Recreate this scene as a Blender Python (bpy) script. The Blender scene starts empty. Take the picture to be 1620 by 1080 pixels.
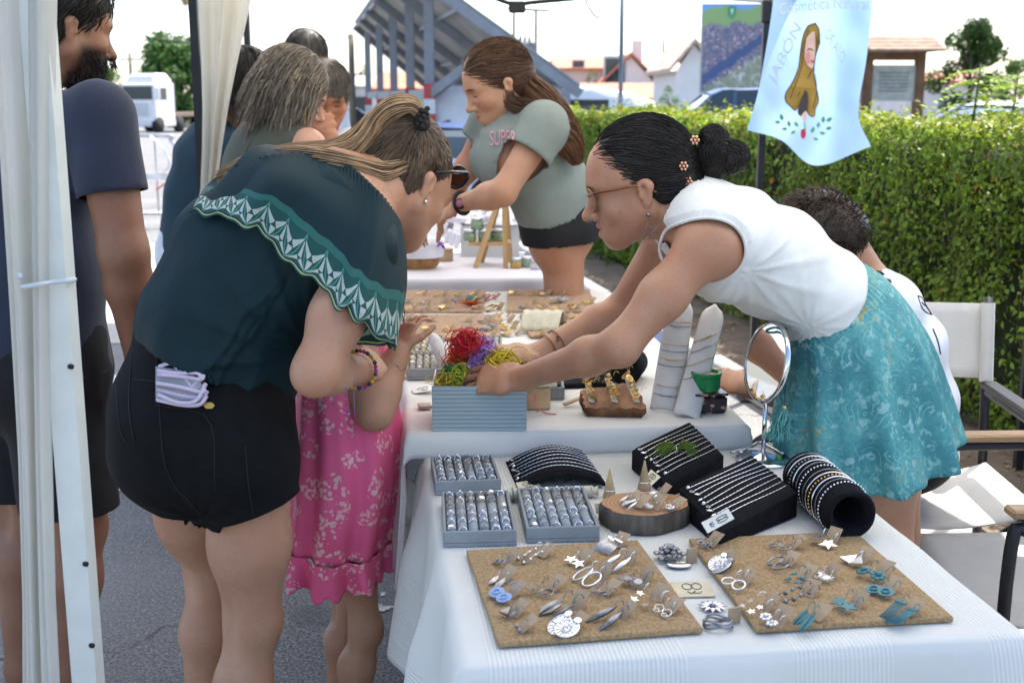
import bpy, bmesh, math, random
import numpy as np
from mathutils import Vector, Matrix
random.seed(7); RNG = np.random.default_rng(7)
SC = bpy.context.scene
COL = SC.collection
R = math.radians

# ------------------------------------------------------------------ camera
CAM_H = 1.43
PITCH = math.atan(388 / 1900.0)
FPX = 1900.0
cam_d = bpy.data.cameras.new('camera')
cam_d.sensor_width = 36.0
cam_d.lens = FPX / 1620.0 * 36.0
cam_d.clip_start = 0.05; cam_d.clip_end = 3000
cam_d.dof.use_dof = True
cam_d.dof.focus_distance = 2.3
cam_d.dof.aperture_fstop = 6.3
cam = bpy.data.objects.new('camera', cam_d)
cam.location = (0, 0, CAM_H)
cam.rotation_euler = (math.pi / 2 - PITCH, 0, 0)
COL.objects.link(cam)
SC.camera = cam

# ------------------------------------------------------------------ sky, sun, exposure
SUN_AZ, SUN_EL = R(40), R(60)          # azimuth from +Y towards +X
W = bpy.data.worlds.new('World'); SC.world = W; W.use_nodes = True
_nt = W.node_tree; _bg = _nt.nodes['Background']
_sky = _nt.nodes.new('ShaderNodeTexSky'); _sky.sky_type = 'NISHITA'; _sky.sun_disc = False
_sky.sun_elevation = SUN_EL; _sky.sun_rotation = SUN_AZ
_sky.dust_density = 1.7; _sky.air_density = 0.8; _sky.ozone_density = 0.2
_nt.links.new(_sky.outputs[0], _bg.inputs[0]); _bg.inputs[1].default_value = 0.15
sun_d = bpy.data.lights.new('sun', 'SUN'); sun_d.energy = 4.2; sun_d.angle = R(0.55); sun_d.color = (1, .955, .88)
sun = bpy.data.objects.new('sun', sun_d); COL.objects.link(sun)
_ts = Vector((math.sin(SUN_AZ) * math.cos(SUN_EL), math.cos(SUN_AZ) * math.cos(SUN_EL), math.sin(SUN_EL)))
sun.rotation_euler = _ts.to_track_quat('Z', 'Y').to_euler()
SC.view_settings.view_transform = 'Standard'; SC.view_settings.look = 'None'
SC.view_settings.exposure = 1.62; SC.view_settings.gamma = 1.0
SC.view_settings.use_curve_mapping = False
SC.cycles.use_denoising = True
SC.cycles.max_bounces = 7; SC.cycles.transparent_max_bounces = 8
SC.cycles.sample_clamp_indirect = 8.0
SC.cycles.caustics_reflective = False; SC.cycles.caustics_refractive = False

# ------------------------------------------------------------------ placing helpers
_c, _s = math.cos(PITCH), math.sin(PITCH)
def ray(u, v):
    a = (u - 810) / FPX; b = -(v - 540) / FPX
    return np.array([a, _c + b * _s, -_s + b * _c])
def A(u, v, Y):            # point seen at photo pixel (u, v) that stands Y metres down the street
    d = ray(u, v); return np.array([0, 0, CAM_H]) + d * (Y / d[1])
def G(u, v, z):            # point at height z
    d = ray(u, v); return np.array([0, 0, CAM_H]) + d * ((z - CAM_H) / d[2])
def V3(*a): return np.array(a, float)
def nrm(v):
    v = np.asarray(v, float); return v / (np.linalg.norm(v) + 1e-12)
def lerp(a, b, t): return a + (b - a) * t
# ------------------------------------------------------------------ materials
MATS = {}
def _n(nt, t, **kw):
    n = nt.nodes.new(t)
    for k, v in kw.items():
        if hasattr(n, k) and k not in n.inputs: setattr(n, k, v)
        else: n.inputs[k].default_value = v
    return n
def rgb(c): return (c[0], c[1], c[2], 1)
def s2l(h):
    h = h.lstrip('#'); o = []
    for i in (0, 2, 4):
        x = int(h[i:i+2], 16) / 255; o.append(x / 12.92 if x <= .04045 else ((x + .055) / 1.055) ** 2.4)
    return tuple(o)
def M(name, col, rough=.6, metal=0, var=.12, vs=9., bump=0, bs=60., attr=None, col2=None, trans=0, ior=1.45, sheen=0, coat=0, sss=0, alpha=1, stretch=None, spec=.5, emit=None, detail=4.):
    """Principled material with mottled colour, fine relief and optional per-vertex tint."""
    if name in MATS: return MATS[name]
    m = bpy.data.materials.new(name); m.use_nodes = True; MATS[name] = m
    nt = m.node_tree; L = nt.links; b = nt.nodes['Principled BSDF']
    b.inputs['Roughness'].default_value = rough; b.inputs['Metallic'].default_value = metal
    b.inputs['IOR'].default_value = ior; b.inputs['Specular IOR Level'].default_value = spec
    b.inputs['Transmission Weight'].default_value = trans; b.inputs['Alpha'].default_value = alpha
    b.inputs['Sheen Weight'].default_value = sheen; b.inputs['Coat Weight'].default_value = coat
    if sss:
        b.inputs['Subsurface Weight'].default_value = sss; b.inputs['Subsurface Radius'].default_value = (.012, .005, .003); b.inputs['Subsurface Scale'].default_value = 1
    tc = _n(nt, 'ShaderNodeTexCoord'); mp = _n(nt, 'ShaderNodeMapping'); L.new(tc.outputs['Object'], mp.inputs[0])
    if stretch: mp.inputs['Scale'].default_value = stretch
    nz = _n(nt, 'ShaderNodeTexNoise', Scale=vs, Detail=detail, Roughness=.6); L.new(mp.outputs[0], nz.inputs['Vector'])
    mx = _n(nt, 'ShaderNodeMix', data_type='RGBA')
    rp = _n(nt, 'ShaderNodeMapRange'); rp.inputs[1].default_value = .3; rp.inputs[2].default_value = .7
    L.new(nz.outputs['Fac'], rp.inputs[0]); L.new(rp.outputs[0], mx.inputs[0])
    c2 = col2 or tuple(max(0, x * (1 - 2 * var)) for x in col)
    c1 = col if col2 else tuple(min(1, x * (1 + var)) for x in col)
    mx.inputs[6].default_value = rgb(c1); mx.inputs[7].default_value = rgb(c2)
    out = mx.outputs[2]
    if attr:
        at = _n(nt, 'ShaderNodeVertexColor'); at.layer_name = attr
        mu = _n(nt, 'ShaderNodeMix', data_type='RGBA', blend_type='MULTIPLY'); mu.inputs[0].default_value = 1
        L.new(out, mu.inputs[6]); L.new(at.outputs[0], mu.inputs[7]); out = mu.outputs[2]
    L.new(out, b.inputs['Base Color'])
    if emit: b.inputs['Emission Color'].default_value = rgb(emit[:3]); b.inputs['Emission Strength'].default_value = emit[3]
    if bump:
        n2 = _n(nt, 'ShaderNodeTexNoise', Scale=bs, Detail=3); L.new(mp.outputs[0], n2.inputs['Vector'])
        bp = _n(nt, 'ShaderNodeBump', Strength=min(1, bump), Distance=.004 if bump <= 1 else .01); L.new(n2.outputs['Fac'], bp.inputs['Height']); L.new(bp.outputs[0], b.inputs['Normal'])
    return m
def nodes_of(m): return m.node_tree, m.node_tree.links, m.node_tree.nodes['Principled BSDF']
# ------------------------------------------------------------------ mesh helpers
def link(o, parent=None):
    COL.objects.link(o)
    if parent is not None:
        o.parent = parent
        if parent.get('_w'): o.matrix_parent_inverse = Matrix.Translation(-Vector(parent['_w']))
    return o
def tag(o, label=None, cat=None, group=None, kind=None):
    if label: o['label'] = label
    if cat: o['category'] = cat
    if group: o['group'] = group
    if kind: o['kind'] = kind
    return o
def root(name, label, cat, loc=(0, 0, 0), group=None, local=False, rot=(0, 0, 0)):
    """Empty at a thing's base. Parts are given in world space unless local=True."""
    o = bpy.data.objects.new(name, None); o.empty_display_size = .05
    o.location = loc; o.rotation_euler = rot; COL.objects.link(o)
    if not local: o['_w'] = [float(x) for x in loc]
    return tag(o, label, cat, group)
def np_mesh(name, V, Q, smooth=True):
    V = np.asarray(V, np.float32); Q = np.asarray(Q, np.int32)
    me = bpy.data.meshes.new(name); n = Q.shape[1]
    me.vertices.add(len(V)); me.vertices.foreach_set('co', V.ravel())
    me.loops.add(Q.size); me.loops.foreach_set('vertex_index', Q.ravel())
    me.polygons.add(len(Q)); me.polygons.foreach_set('loop_start', np.arange(0, Q.size, n, dtype=np.int32))
    me.polygons.foreach_set('loop_total', np.full(len(Q), n, np.int32))
    if smooth: me.polygons.foreach_set('use_smooth', np.ones(len(Q), bool))
    me.update(calc_edges=True); me.validate()
    return me
def set_col(me, C, name='Col'):
    a = me.color_attributes.new(name, 'FLOAT_COLOR', 'POINT')
    C = np.asarray(C, np.float32)
    if C.shape[1] == 3: C = np.concatenate([C, np.ones((len(C), 1), np.float32)], 1)
    a.data.foreach_set('color', C.ravel())
def set_uv(me, UV):          # per vertex uv
    l = me.uv_layers.new(name='UVMap'); idx = np.zeros(len(me.loops), np.int32); me.loops.foreach_get('vertex_index', idx)
    l.data.foreach_set('uv', np.asarray(UV, np.float32)[idx].ravel())
def obj(name, me, mat=None, parent=None):
    o = bpy.data.objects.new(name, me)
    if mat is not None:
        for mm in (mat if isinstance(mat, (list, tuple)) else [mat]): me.materials.append(mm)
    return link(o, parent)
def frame(d, up=(0, 0, 1)):
    d = nrm(d); up = np.asarray(up, float)
    if abs(d @ nrm(up)) > .98: up = np.array([1., 0, 0]) if abs(d[0]) < .9 else np.array([0, 1., 0])
    x = nrm(np.cross(up, d)); y = np.cross(d, x); return x, y, d
class GB:
    """collects simple shapes into one mesh"""
    def __init__(s): s.v = []; s.f = []; s.m = []; s.sm = []; s.mi = 0; s.smooth = False
    def add(s, V, Fs):
        o = len(s.v); s.v += [tuple(map(float, p)) for p in V]
        for f in Fs: s.f.append(tuple(i + o for i in f)); s.m.append(s.mi); s.sm.append(s.smooth)
        return s
    def box(s, c, size, rz=0, rot=None, bev=0, taper=1.0):
        hx, hy, hz = [x / 2 for x in size]
        m = rot if rot is not None else Matrix.Rotation(rz, 3, 'Z')
        m = np.array(m)
        if bev and min(hx, hy, hz) > bev:
            b = bev; P = []
            for zz, ins in ((-hz, b), (-hz + b, 0), (hz - b, 0), (hz, b)):
                t = 1 if zz < 0 else taper
                ax, ay = hx * t - ins, hy * t - ins
                P += [(-ax + b * (ins == 0), -ay, zz), (ax - b * (ins == 0), -ay, zz), (ax, -ay + b * (ins == 0), zz), (ax, ay - b * (ins == 0), zz), (ax - b * (ins == 0), ay, zz), (-ax + b * (ins == 0), ay, zz), (-ax, ay - b * (ins == 0), zz), (-ax, -ay + b * (ins == 0), zz)]
            Fq = []
            for l in range(3):
                for i in range(8): j = (i + 1) % 8; Fq.append((l * 8 + i, l * 8 + j, l * 8 + 8 + j, l * 8 + 8 + i))
            Fq += [tuple(range(7, -1, -1)), tuple(range(24, 32))]
        else:
            t = taper
            P = [(-hx, -hy, -hz), (hx, -hy, -hz), (hx, hy, -hz), (-hx, hy, -hz), (-hx * t, -hy * t, hz), (hx * t, -hy * t, hz), (hx * t, hy * t, hz), (-hx * t, hy * t, hz)]
            Fq = [(3, 2, 1, 0), (4, 5, 6, 7), (0, 1, 5, 4), (1, 2, 6, 5), (2, 3, 7, 6), (3, 0, 4, 7)]
        P = (m @ np.array(P).T).T + np.array(c); return s.add(P, Fq)
    def bar(s, a, b, w, h=None, up=(0, 0, 1)):
        a, b = np.asarray(a, float), np.asarray(b, float); h = h or w; x, y, d = frame(b - a, up)
        P = [q + x * sx * w / 2 + y * sy * h / 2 for q in (a, b) for sx, sy in ((-1, -1), (1, -1), (1, 1), (-1, 1))]
        return s.add(P, [(3, 2, 1, 0), (4, 5, 6, 7), (0, 1, 5, 4), (1, 2, 6, 5), (2, 3, 7, 6), (3, 0, 4, 7)])
    def tube(s, path, r, n=8, closed=False, cap=True, flat=None):
        P = [np.asarray(p, float) for p in path]; k = len(P); sm = s.smooth; s.smooth = True
        rr = r if hasattr(r, '__len__') else [r] * k
        V = []; Fq = []; px = None
        for i in range(k):
            if closed: d = P[(i + 1) % k] - P[i - 1]
            else: d = P[min(i + 1, k - 1)] - P[max(i - 1, 0)]
            d = nrm(d)
            if px is None: x, y, _ = frame(d)
            else:
                x = px - d * (px @ d); x = nrm(x); y = np.cross(d, x)
            px = x
            for j in range(n):
                a = 2 * math.pi * j / n; V.append(P[i] + (x * math.cos(a) + y * math.sin(a) * (flat or 1)) * rr[i])
        for i in range(k if closed else k - 1):
            for j in range(n):
                a, b = i * n + j, i * n + (j + 1) % n; c, d2 = ((i + 1) % k) * n + j, ((i + 1) % k) * n + (j + 1) % n
                Fq.append((a, b, d2, c))
        if cap and not closed: Fq += [tuple(range(n - 1, -1, -1)), tuple(range((k - 1) * n, k * n))]
        s.add(V, Fq); s.smooth = sm; return s
    def cyl(s, a, b, r, r2=None, n=16): return s.tube([a, b], [r, r if r2 is None else r2], n)
    def lathe(s, c, prof, n=24, mat=None, cap=True, sx=1, sy=1):
        V = []; Fq = []; k = len(prof); m = np.array(mat) if mat is not None else np.eye(3)
        for r, z in prof:
            for j in range(n):
                a = 2 * math.pi * j / n; V.append(m @ np.array([r * math.cos(a) * sx, r * math.sin(a) * sy, z]) + np.asarray(c, float))
        for i in range(k - 1):
            for j in range(n): Fq.append((i * n + j, i * n + (j + 1) % n, (i + 1) * n + (j + 1) % n, (i + 1) * n + j))
        if cap: Fq += [tuple(range(n - 1, -1, -1)), tuple(range((k - 1) * n, k * n))]
        sm = s.smooth; s.smooth = True; s.add(V, Fq); s.smooth = sm; return s
    def ball(s, c, r, n=10, m=7, sc=(1, 1, 1)):
        return s.lathe(c, [(r * math.sin(math.pi * i / m) + 1e-5, -r * math.cos(math.pi * i / m) * sc[2]) for i in range(m + 1)], n, sx=sc[0], sy=sc[1])
    def prism(s, poly, z0, z1, mat=None, c=(0, 0, 0)):
        n = len(poly); m = np.array(mat) if mat is not None else np.eye(3)
        V = [m @ np.array([x, y, z]) + np.asarray(c, float) for z in (z0, z1) for x, y in poly]
        return s.add(V, [tuple(range(n - 1, -1, -1)), tuple(range(n, 2 * n))] + [(i, (i + 1) % n, n + (i + 1) % n, n + i) for i in range(n)])
    def grid(s, P):            # P: (a, b, 3) points
        P = np.asarray(P, float); a, b = P.shape[:2]; sm = s.smooth; s.smooth = True
        s.add(P.reshape(-1, 3), [(i * b + j, i * b + j + 1, (i + 1) * b + j + 1, (i + 1) * b + j) for i in range(a - 1) for j in range(b - 1)]); s.smooth = sm; return s
    def mesh(s, name):
        me = bpy.data.meshes.new(name); me.from_pydata(s.v, [], s.f)
        me.polygons.foreach_set('material_index', s.m); me.polygons.foreach_set('use_smooth', s.sm); me.update(); return me
    def build(s, name, mat, parent=None): return obj(name, s.mesh(name), mat, parent)
def catmull(P, n):
    """smooth curve through P, n samples"""
    P = np.asarray(P, float); k = len(P)
    Q = np.concatenate([[2 * P[0] - P[1]], P, [2 * P[-1] - P[-2]]]); t = np.linspace(0, k - 1 - 1e-9, n); i = t.astype(int); f = (t - i)[:, None]
    p0, p1, p2, p3 = Q[i], Q[i + 1], Q[i + 2], Q[i + 3]
    return .5 * (2 * p1 + (p2 - p0) * f + (2 * p0 - 5 * p1 + 4 * p2 - p3) * f ** 2 + (3 * p1 - p0 - 3 * p2 + p3) * f ** 3)
def surf(ctrl, na, nb):
    """smooth sheet through a grid of control points"""
    C = np.asarray(ctrl, float)
    C = np.stack([catmull(C[:, j], na) for j in range(C.shape[1])], 1)
    return np.stack([catmull(C[i], nb) for i in range(na)], 0)
def grid_mesh(name, P, closed=False):
    a, b = P.shape[:2]; I = np.arange(a * b).reshape(a, b)
    if closed: I = np.concatenate([I, I[:, :1]], 1)
    Q = np.stack([I[:-1, :-1], I[:-1, 1:], I[1:, 1:], I[1:, :-1]], -1).reshape(-1, 4)
    me = np_mesh(name, P.reshape(-1, 3), Q)
    return me
def solid(o, t, off=0.):
    m = o.modifiers.new('thickness', 'SOLIDIFY'); m.thickness = t; m.offset = off; return o
def vnoise(P, sc, seed=0):
    """smooth value noise, -1..1"""
    p = np.asarray(P, float) * sc + seed * 17.31; i = np.floor(p).astype(np.int64); f = p - i; f = f * f * (3 - 2 * f)
    def h(a, b, c):
        n = (a * 374761393 + b * 668265263 + c * 2147483647 + seed * 974711) & 0xffffffff
        n = ((n ^ (n >> 13)) * 1274126177) & 0xffffffff; n = n ^ (n >> 16); return (n & 0xffff) / 32767.5 - 1
    o = 0
    for dx in (0, 1):
        for dy in (0, 1):
            for dz in (0, 1):
                w = (f[..., 0] if dx else 1 - f[..., 0]) * (f[..., 1] if dy else 1 - f[..., 1]) * (f[..., 2] if dz else 1 - f[..., 2])
                o = o + w * h(i[..., 0] + dx, i[..., 1] + dy, i[..., 2] + dz)
    return o
def strands(name, paths, r, mat, parent, cols=None, taper=.35):
    """paths (n, m, 3): every strand a thin three-sided tapered tube"""
    P = np.asarray(paths, float); n, m = P.shape[:2]
    D = np.gradient(P, axis=1); D /= np.linalg.norm(D, axis=2, keepdims=True) + 1e-9
    X = np.cross(D, np.array([.31, .53, .79])); X /= np.linalg.norm(X, axis=2, keepdims=True) + 1e-9; Yv = np.cross(D, X)
    rr = (np.asarray(r) * np.ones(n))[:, None] * np.interp(np.linspace(0, 1, m), [0, .15, .6, 1], [.7, 1, 1, taper])[None]
    V = np.stack([P + (X * math.cos(a) + Yv * math.sin(a)) * rr[..., None] for a in (0, 2.094, 4.189)], 2)
    I = np.arange(n * m * 3).reshape(n, m, 3); J = np.roll(I, -1, 2)
    Q = np.stack([I[:, :-1], J[:, :-1], J[:, 1:], I[:, 1:]], -1).reshape(-1, 4)
    me = np_mesh(name, V.reshape(-1, 3), Q)
    if cols is None: cols = np.repeat(RNG.uniform(.55, 1.25, (n, 1)), 3, 1)
    set_col(me, np.repeat(cols, m * 3, 0))
    return obj(name, me, mat, parent)
def bundle(guides, n, m, rad, rng=None, wav=.25, clump=.0):
    """strands following guide curves: guides (g, k, 3) or (k, 3); rad gives the bundle radius along it"""
    rng = rng or RNG; g = np.asarray(guides, float)
    c = catmull(g, m); D = np.gradient(c, axis=0); D /= np.linalg.norm(D, axis=1, keepdims=True)
    X = np.cross(D, [0.13, .2, 1.]); X /= np.linalg.norm(X, axis=1, keepdims=True); Yv = np.cross(D, X)
    a = rng.uniform(0, 2 * math.pi, n); q = np.sqrt(rng.uniform(0.05, 1, n)); rr = np.interp(np.linspace(0, 1, m), np.linspace(0, 1, len(rad)), rad)
    t = np.linspace(0, 1, m)[None]; ph = rng.uniform(0, 6.28, (n, 1)); wv = wav * rr[None] * np.sin(t * rng.uniform(4, 11, (n, 1)) + ph)
    ox = np.cos(a)[:, None] * q[:, None] * rr[None] + wv * .5; oy = np.sin(a)[:, None] * q[:, None] * rr[None] + wv * np.cos(ph)
    return c[None] + ox[..., None] * X[None] + oy[..., None] * Yv[None]
# ------------------------------------------------------------------ soft solids (bodies and clothes)
class Prim: pass
def ec(a, b, r1, r2=None, lat=None, k=.02, op=1, cap=1.0, tg=0):
    """tapered elliptic bone from a to b; r = radius or (radius along lat, radius across)"""
    p = Prim(); p.a = np.asarray(a, float); p.b = np.asarray(b, float)
    if np.linalg.norm(p.b - p.a) < 1e-5: p.b = p.a + np.array([0, 0, 1e-4])
    t2 = lambda r: np.array(r, float) if hasattr(r, '__len__') else np.array([r, r], float)
    p.r1 = t2(r1); p.r2 = p.r1 if r2 is None else t2(r2)
    p.d = nrm(p.b - p.a); p.L = np.linalg.norm(p.b - p.a)
    l = np.asarray(lat, float) if lat is not None else frame(p.d)[0]
    l = l - p.d * (l @ p.d)
    if np.linalg.norm(l) < 1e-4: l = frame(p.d)[0]
    p.x = nrm(l); p.y = np.cross(p.d, p.x); p.k = k; p.op = op; p.cap = cap; p.tg = tg
    return p
def el(c, rad, lat=(1, 0, 0), ax=(0, 0, 1), k=.02, op=1, tg=0):
    """ellipsoid: rad = (along lat, across, along ax)"""
    c = np.asarray(c, float); d = nrm(ax); e = 1e-3
    return ec(c - d * e, c + d * e, (rad[0], rad[1]), None, lat, k, op, rad[2] / min(rad[0], rad[1]), tg)
def grow(prims, g, k=None):
    o = []
    for p in prims:
        q = Prim(); q.__dict__ = dict(p.__dict__); q.r1 = p.r1 + g * p.op; q.r2 = p.r2 + g * p.op
        if k is not None: q.k = k
        o.append(q)
    return o
def pdist(p, x, y, z):
    X, Y, Z = x - p.a[0], y - p.a[1], z - p.a[2]
    s = X * p.d[0] + Y * p.d[1] + Z * p.d[2]; c = np.clip(s, 0, p.L); t = c / p.L; ov = s - c
    u = X * p.x[0] + Y * p.x[1] + Z * p.x[2]; w = X * p.y[0] + Y * p.y[1] + Z * p.y[2]
    rx = p.r1[0] + (p.r2[0] - p.r1[0]) * t; ry = p.r1[1] + (p.r2[1] - p.r1[1]) * t; mn = np.minimum(rx, ry)
    return (np.sqrt((u / rx) ** 2 + (w / ry) ** 2 + (ov / (mn * p.cap)) ** 2) - 1) * mn
def comb(f, d, k, op):
    if op > 0:
        h = np.maximum(k - np.abs(f - d), 0); return np.minimum(f, d) - h * h / (4 * k)
    d = -d; h = np.maximum(k - np.abs(f - d), 0); return np.maximum(f, d) + h * h / (4 * k)
def sdf_pts(prims, P):
    f = np.full(len(P), .5)
    for p in prims: f = comb(f, pdist(p, P[:, 0], P[:, 1], P[:, 2]), p.k, p.op)
    return f
def sdf_grad(prims, P, e=.002):
    g = np.stack([sdf_pts(prims, P + d) - sdf_pts(prims, P - d) for d in np.eye(3) * e], 1); return g / (np.linalg.norm(g, axis=1, keepdims=True) + 1e-9)
def bounds(prims, m=.01):
    lo = np.full(3, 9e9); hi = -lo
    for p in prims:
        if p.op < 0: continue
        r = max(p.r1.max(), p.r2.max()) * max(1, p.cap) + m
        lo = np.minimum(lo, np.minimum(p.a, p.b) - r); hi = np.maximum(hi, np.maximum(p.a, p.b) + r)
    return lo, hi
def field(prims, lo, hi, h, cuts=()):
    n = np.ceil((hi - lo) / h).astype(int) + 1
    ax = [(lo[i] + h * np.arange(n[i])).astype(np.float32) for i in range(3)]
    Fd = np.full(n, .06, np.float32)
    for p in prims:
        r = max(p.r1.max(), p.r2.max()) * max(1, p.cap) + p.k + 2.5 * h
        a = np.minimum(p.a, p.b) - r; b = np.maximum(p.a, p.b) + r
        i0 = np.clip(((a - lo) / h).astype(int), 0, n); i1 = np.clip(((b - lo) / h).astype(int) + 2, 0, n)
        if (i1 <= i0).any(): continue
        sl = tuple(slice(i0[i], i1[i]) for i in range(3))
        d = pdist(p, ax[0][sl[0]][:, None, None], ax[1][sl[1]][None, :, None], ax[2][sl[2]][None, None, :]).astype(np.float32)
        Fd[sl] = comb(Fd[sl], d, p.k, p.op)
    for q, nn in cuts:          # keep the side the normal points away from
        q = np.asarray(q, float); nn = nrm(nn)
        d = ((ax[0] - q[0]) * nn[0])[:, None, None] + ((ax[1] - q[1]) * nn[1])[None, :, None] + ((ax[2] - q[2]) * nn[2])[None, None, :]
        Fd = np.maximum(Fd, d.astype(np.float32))
    return Fd
_CN = np.array([(i, j, k) for i in (0, 1) for j in (0, 1) for k in (0, 1)])
_ED = [(a, b) for a in range(8) for b in range(a + 1, 8) if np.abs(_CN[a] - _CN[b]).sum() == 1]
def nets(Fd, lo, h):
    s = Fd < 0; nx, ny, nz = Fd.shape; c = np.zeros((nx - 1, ny - 1, nz - 1), np.int8)
    for i, j, k in _CN: c += s[i:nx - 1 + i, j:ny - 1 + j, k:nz - 1 + k]
    act = np.argwhere((c > 0) & (c < 8)); n = len(act)
    idx = np.full(c.shape, -1, np.int32); idx[tuple(act.T)] = np.arange(n)
    val = np.stack([Fd[act[:, 0] + i, act[:, 1] + j, act[:, 2] + k] for i, j, k in _CN], 1)
    acc = np.zeros((n, 3)); cnt = np.zeros(n)
    for a, b in _ED:
        va, vb = val[:, a], val[:, b]; m = (va < 0) != (vb < 0); t = np.where(m, va / np.where(m, va - vb, 1), 0)
        acc += np.where(m[:, None], _CN[a] + (_CN[b] - _CN[a]) * t[:, None], 0); cnt += m
    V = lo + h * (act + acc / cnt[:, None]); Q = []
    for axn in range(3):
        s0 = [slice(None)] * 3; s1 = [slice(None)] * 3; s0[axn] = slice(0, -1); s1[axn] = slice(1, None)
        a, b = s[tuple(s0)], s[tuple(s1)]; e = np.argwhere(a != b)
        o = [i for i in range(3) if i != axn]; ok = np.ones(len(e), bool)
        for i in o: ok &= (e[:, i] > 0) & (e[:, i] < Fd.shape[i] - 1)
        e = e[ok]; fl = s[tuple(e.T)]
        def cell(d1, d2): q = e.copy(); q[:, o[0]] += d1; q[:, o[1]] += d2; return idx[tuple(q.T)]
        q = np.stack([cell(-1, -1), cell(0, -1), cell(0, 0), cell(-1, 0)], 1)
        if axn == 1: fl = ~fl
        q[~fl] = q[~fl][:, ::-1]; Q.append(q)
    Q = np.concatenate(Q); return V, Q[(Q >= 0).all(1)]
def vnormals(V, Q):
    n = np.cross(V[Q[:, 2]] - V[Q[:, 0]], V[Q[:, 3]] - V[Q[:, 1]]); N = np.zeros_like(V)
    for i in range(4): np.add.at(N, Q[:, i], n)
    return N / (np.linalg.norm(N, axis=1, keepdims=True) + 1e-12)
def relax(V, Q, it=2, lam=.5, w=None):
    E = np.concatenate([Q[:, [0, 1]], Q[:, [1, 2]], Q[:, [2, 3]], Q[:, [3, 0]]]); n = len(V)
    deg = np.bincount(E[:, 0], minlength=n) + np.bincount(E[:, 1], minlength=n)
    for _ in range(it):
        S = np.stack([np.bincount(E[:, 0], V[E[:, 1], i], n) + np.bincount(E[:, 1], V[E[:, 0], i], n) for i in range(3)], 1)
        d = (S / np.maximum(deg, 1)[:, None] - V) * lam; V = V + (d if w is None else d * w[:, None])
    return V
def compact(V, Q):
    u, inv = np.unique(Q, return_inverse=True); return V[u], inv.reshape(Q.shape), u
def islands(V, Q, least=500):
    """drop stray crumbs of surface"""
    lab = np.arange(len(V)); E = np.concatenate([Q[:, [0, 1]], Q[:, [1, 2]], Q[:, [2, 3]]])
    for _ in range(80):
        m = np.minimum(lab[E[:, 0]], lab[E[:, 1]]); n = lab.copy(); np.minimum.at(n, E[:, 0], m); np.minimum.at(n, E[:, 1], m); n = n[n]
        if (n == lab).all(): break
        lab = n
    ct = np.bincount(lab, minlength=len(V)); return compact(V, Q[ct[lab[Q[:, 0]]] >= least])[:2]
def snap(V, Q, planes, h):
    """straighten open borders onto their cutting planes"""
    E = np.concatenate([Q[:, [0, 1]], Q[:, [1, 2]], Q[:, [2, 3]], Q[:, [3, 0]]]); S = np.sort(E, 1).astype(np.int64); _, inv, ct = np.unique(S[:, 0] * 10 ** 7 + S[:, 1], return_inverse=True, return_counts=True); bd = np.unique(E[ct[inv] == 1]); V = V.copy()
    for c, n in planes:
        n = nrm(n); d = (V[bd] - np.asarray(c)) @ n; ok = np.abs(d) < 1.8 * h; V[bd[ok]] -= d[ok][:, None] * n
    return V
def body_mesh(prims, h, boxes=()):
    """one skin: coarse everywhere, finer inside the boxes (head, hands)"""
    lo, hi = bounds(prims); V, Q = nets(field(prims, lo, hi, h), lo, h); V = relax(V, Q, 1, .4)
    keep = np.ones(len(Q), bool); parts = []
    for c, hs, hb in boxes:
        c = np.asarray(c, float); hs = np.asarray(hs, float) * np.ones(3)
        inn = (np.abs(V - c) < hs - hb * 1.2).all(1); keep &= ~inn[Q].all(1)
    Vc, Qc, _ = compact(V, Q[keep]); parts.append((Vc, Qc))
    for c, hs, hb in boxes:
        c = np.asarray(c, float); hs = np.asarray(hs, float) * np.ones(3)
        v, q = nets(field(prims, c - hs, c + hs, hb), c - hs, hb); v = relax(v, q, 1, .3); parts.append((v, q))
    o = 0; VV = []; QQ = []
    for i, (v, q) in enumerate(parts):
        VV.append(v); QQ.append(q + o)
        if i:                   # sew the finer piece to the coarse skin along its open border
            E = np.concatenate([q[:, [0, 1]], q[:, [1, 2]], q[:, [2, 3]], q[:, [3, 0]]]); Es = np.sort(E, 1); _, inv, ct = np.unique(Es[:, 0].astype(np.int64) * 10 ** 7 + Es[:, 1], return_inverse=True, return_counts=True); Bd = E[ct[inv] == 1]
            if len(Bd) and len(Vc):
                c, hs, hb = boxes[i - 1]; nearv = np.where((np.abs(Vc - np.asarray(c)) < np.asarray(hs) * np.ones(3) + .03).all(1))[0]
                if len(nearv):
                    ub = np.unique(Bd); nn = nearv[np.argmin(((v[ub][:, None] - Vc[nearv][None]) ** 2).sum(2), 1)]; mp = dict(zip(ub, nn))
                    qs = [(b + o, a + o, mp[a], mp[b]) for a, b in Bd if mp[a] != mp[b] and np.linalg.norm(v[a] - Vc[mp[a]]) < .015 and np.linalg.norm(v[b] - Vc[mp[b]]) < .015]
                    if qs: QQ.append(np.array(qs))
        o += len(v)
    return islands(np.concatenate(VV), np.concatenate(QQ))
GARM = []
def garment(name, prims, h, mat, parent, cuts=(), folds=None, thick=.004, rel=2, uv=None, open_eps=.6):
    """cloth shell: soft solid cut open by planes"""
    lo, hi = bounds(prims); V, Q = nets(field(prims, lo, hi, h, cuts), lo, h)
    keep = np.ones(len(Q), bool)
    for q, nn in cuts:
        d = (V - np.asarray(q)) @ nrm(nn); keep &= ~(d[Q] > -open_eps * h).all(1)
    V, Q, _ = compact(V, Q[keep]); V = relax(V, Q, rel, .5)
    if folds is not None: N = vnormals(V, Q); V = V + N * folds(V, N)[:, None]
    me = np_mesh(name, V, Q); o = obj(name, me, mat, parent); GARM[:] = [(V, Q)]
    if uv is not None: set_uv(me, uv(V))
    if thick: solid(o, thick, -1)
    return o
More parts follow.
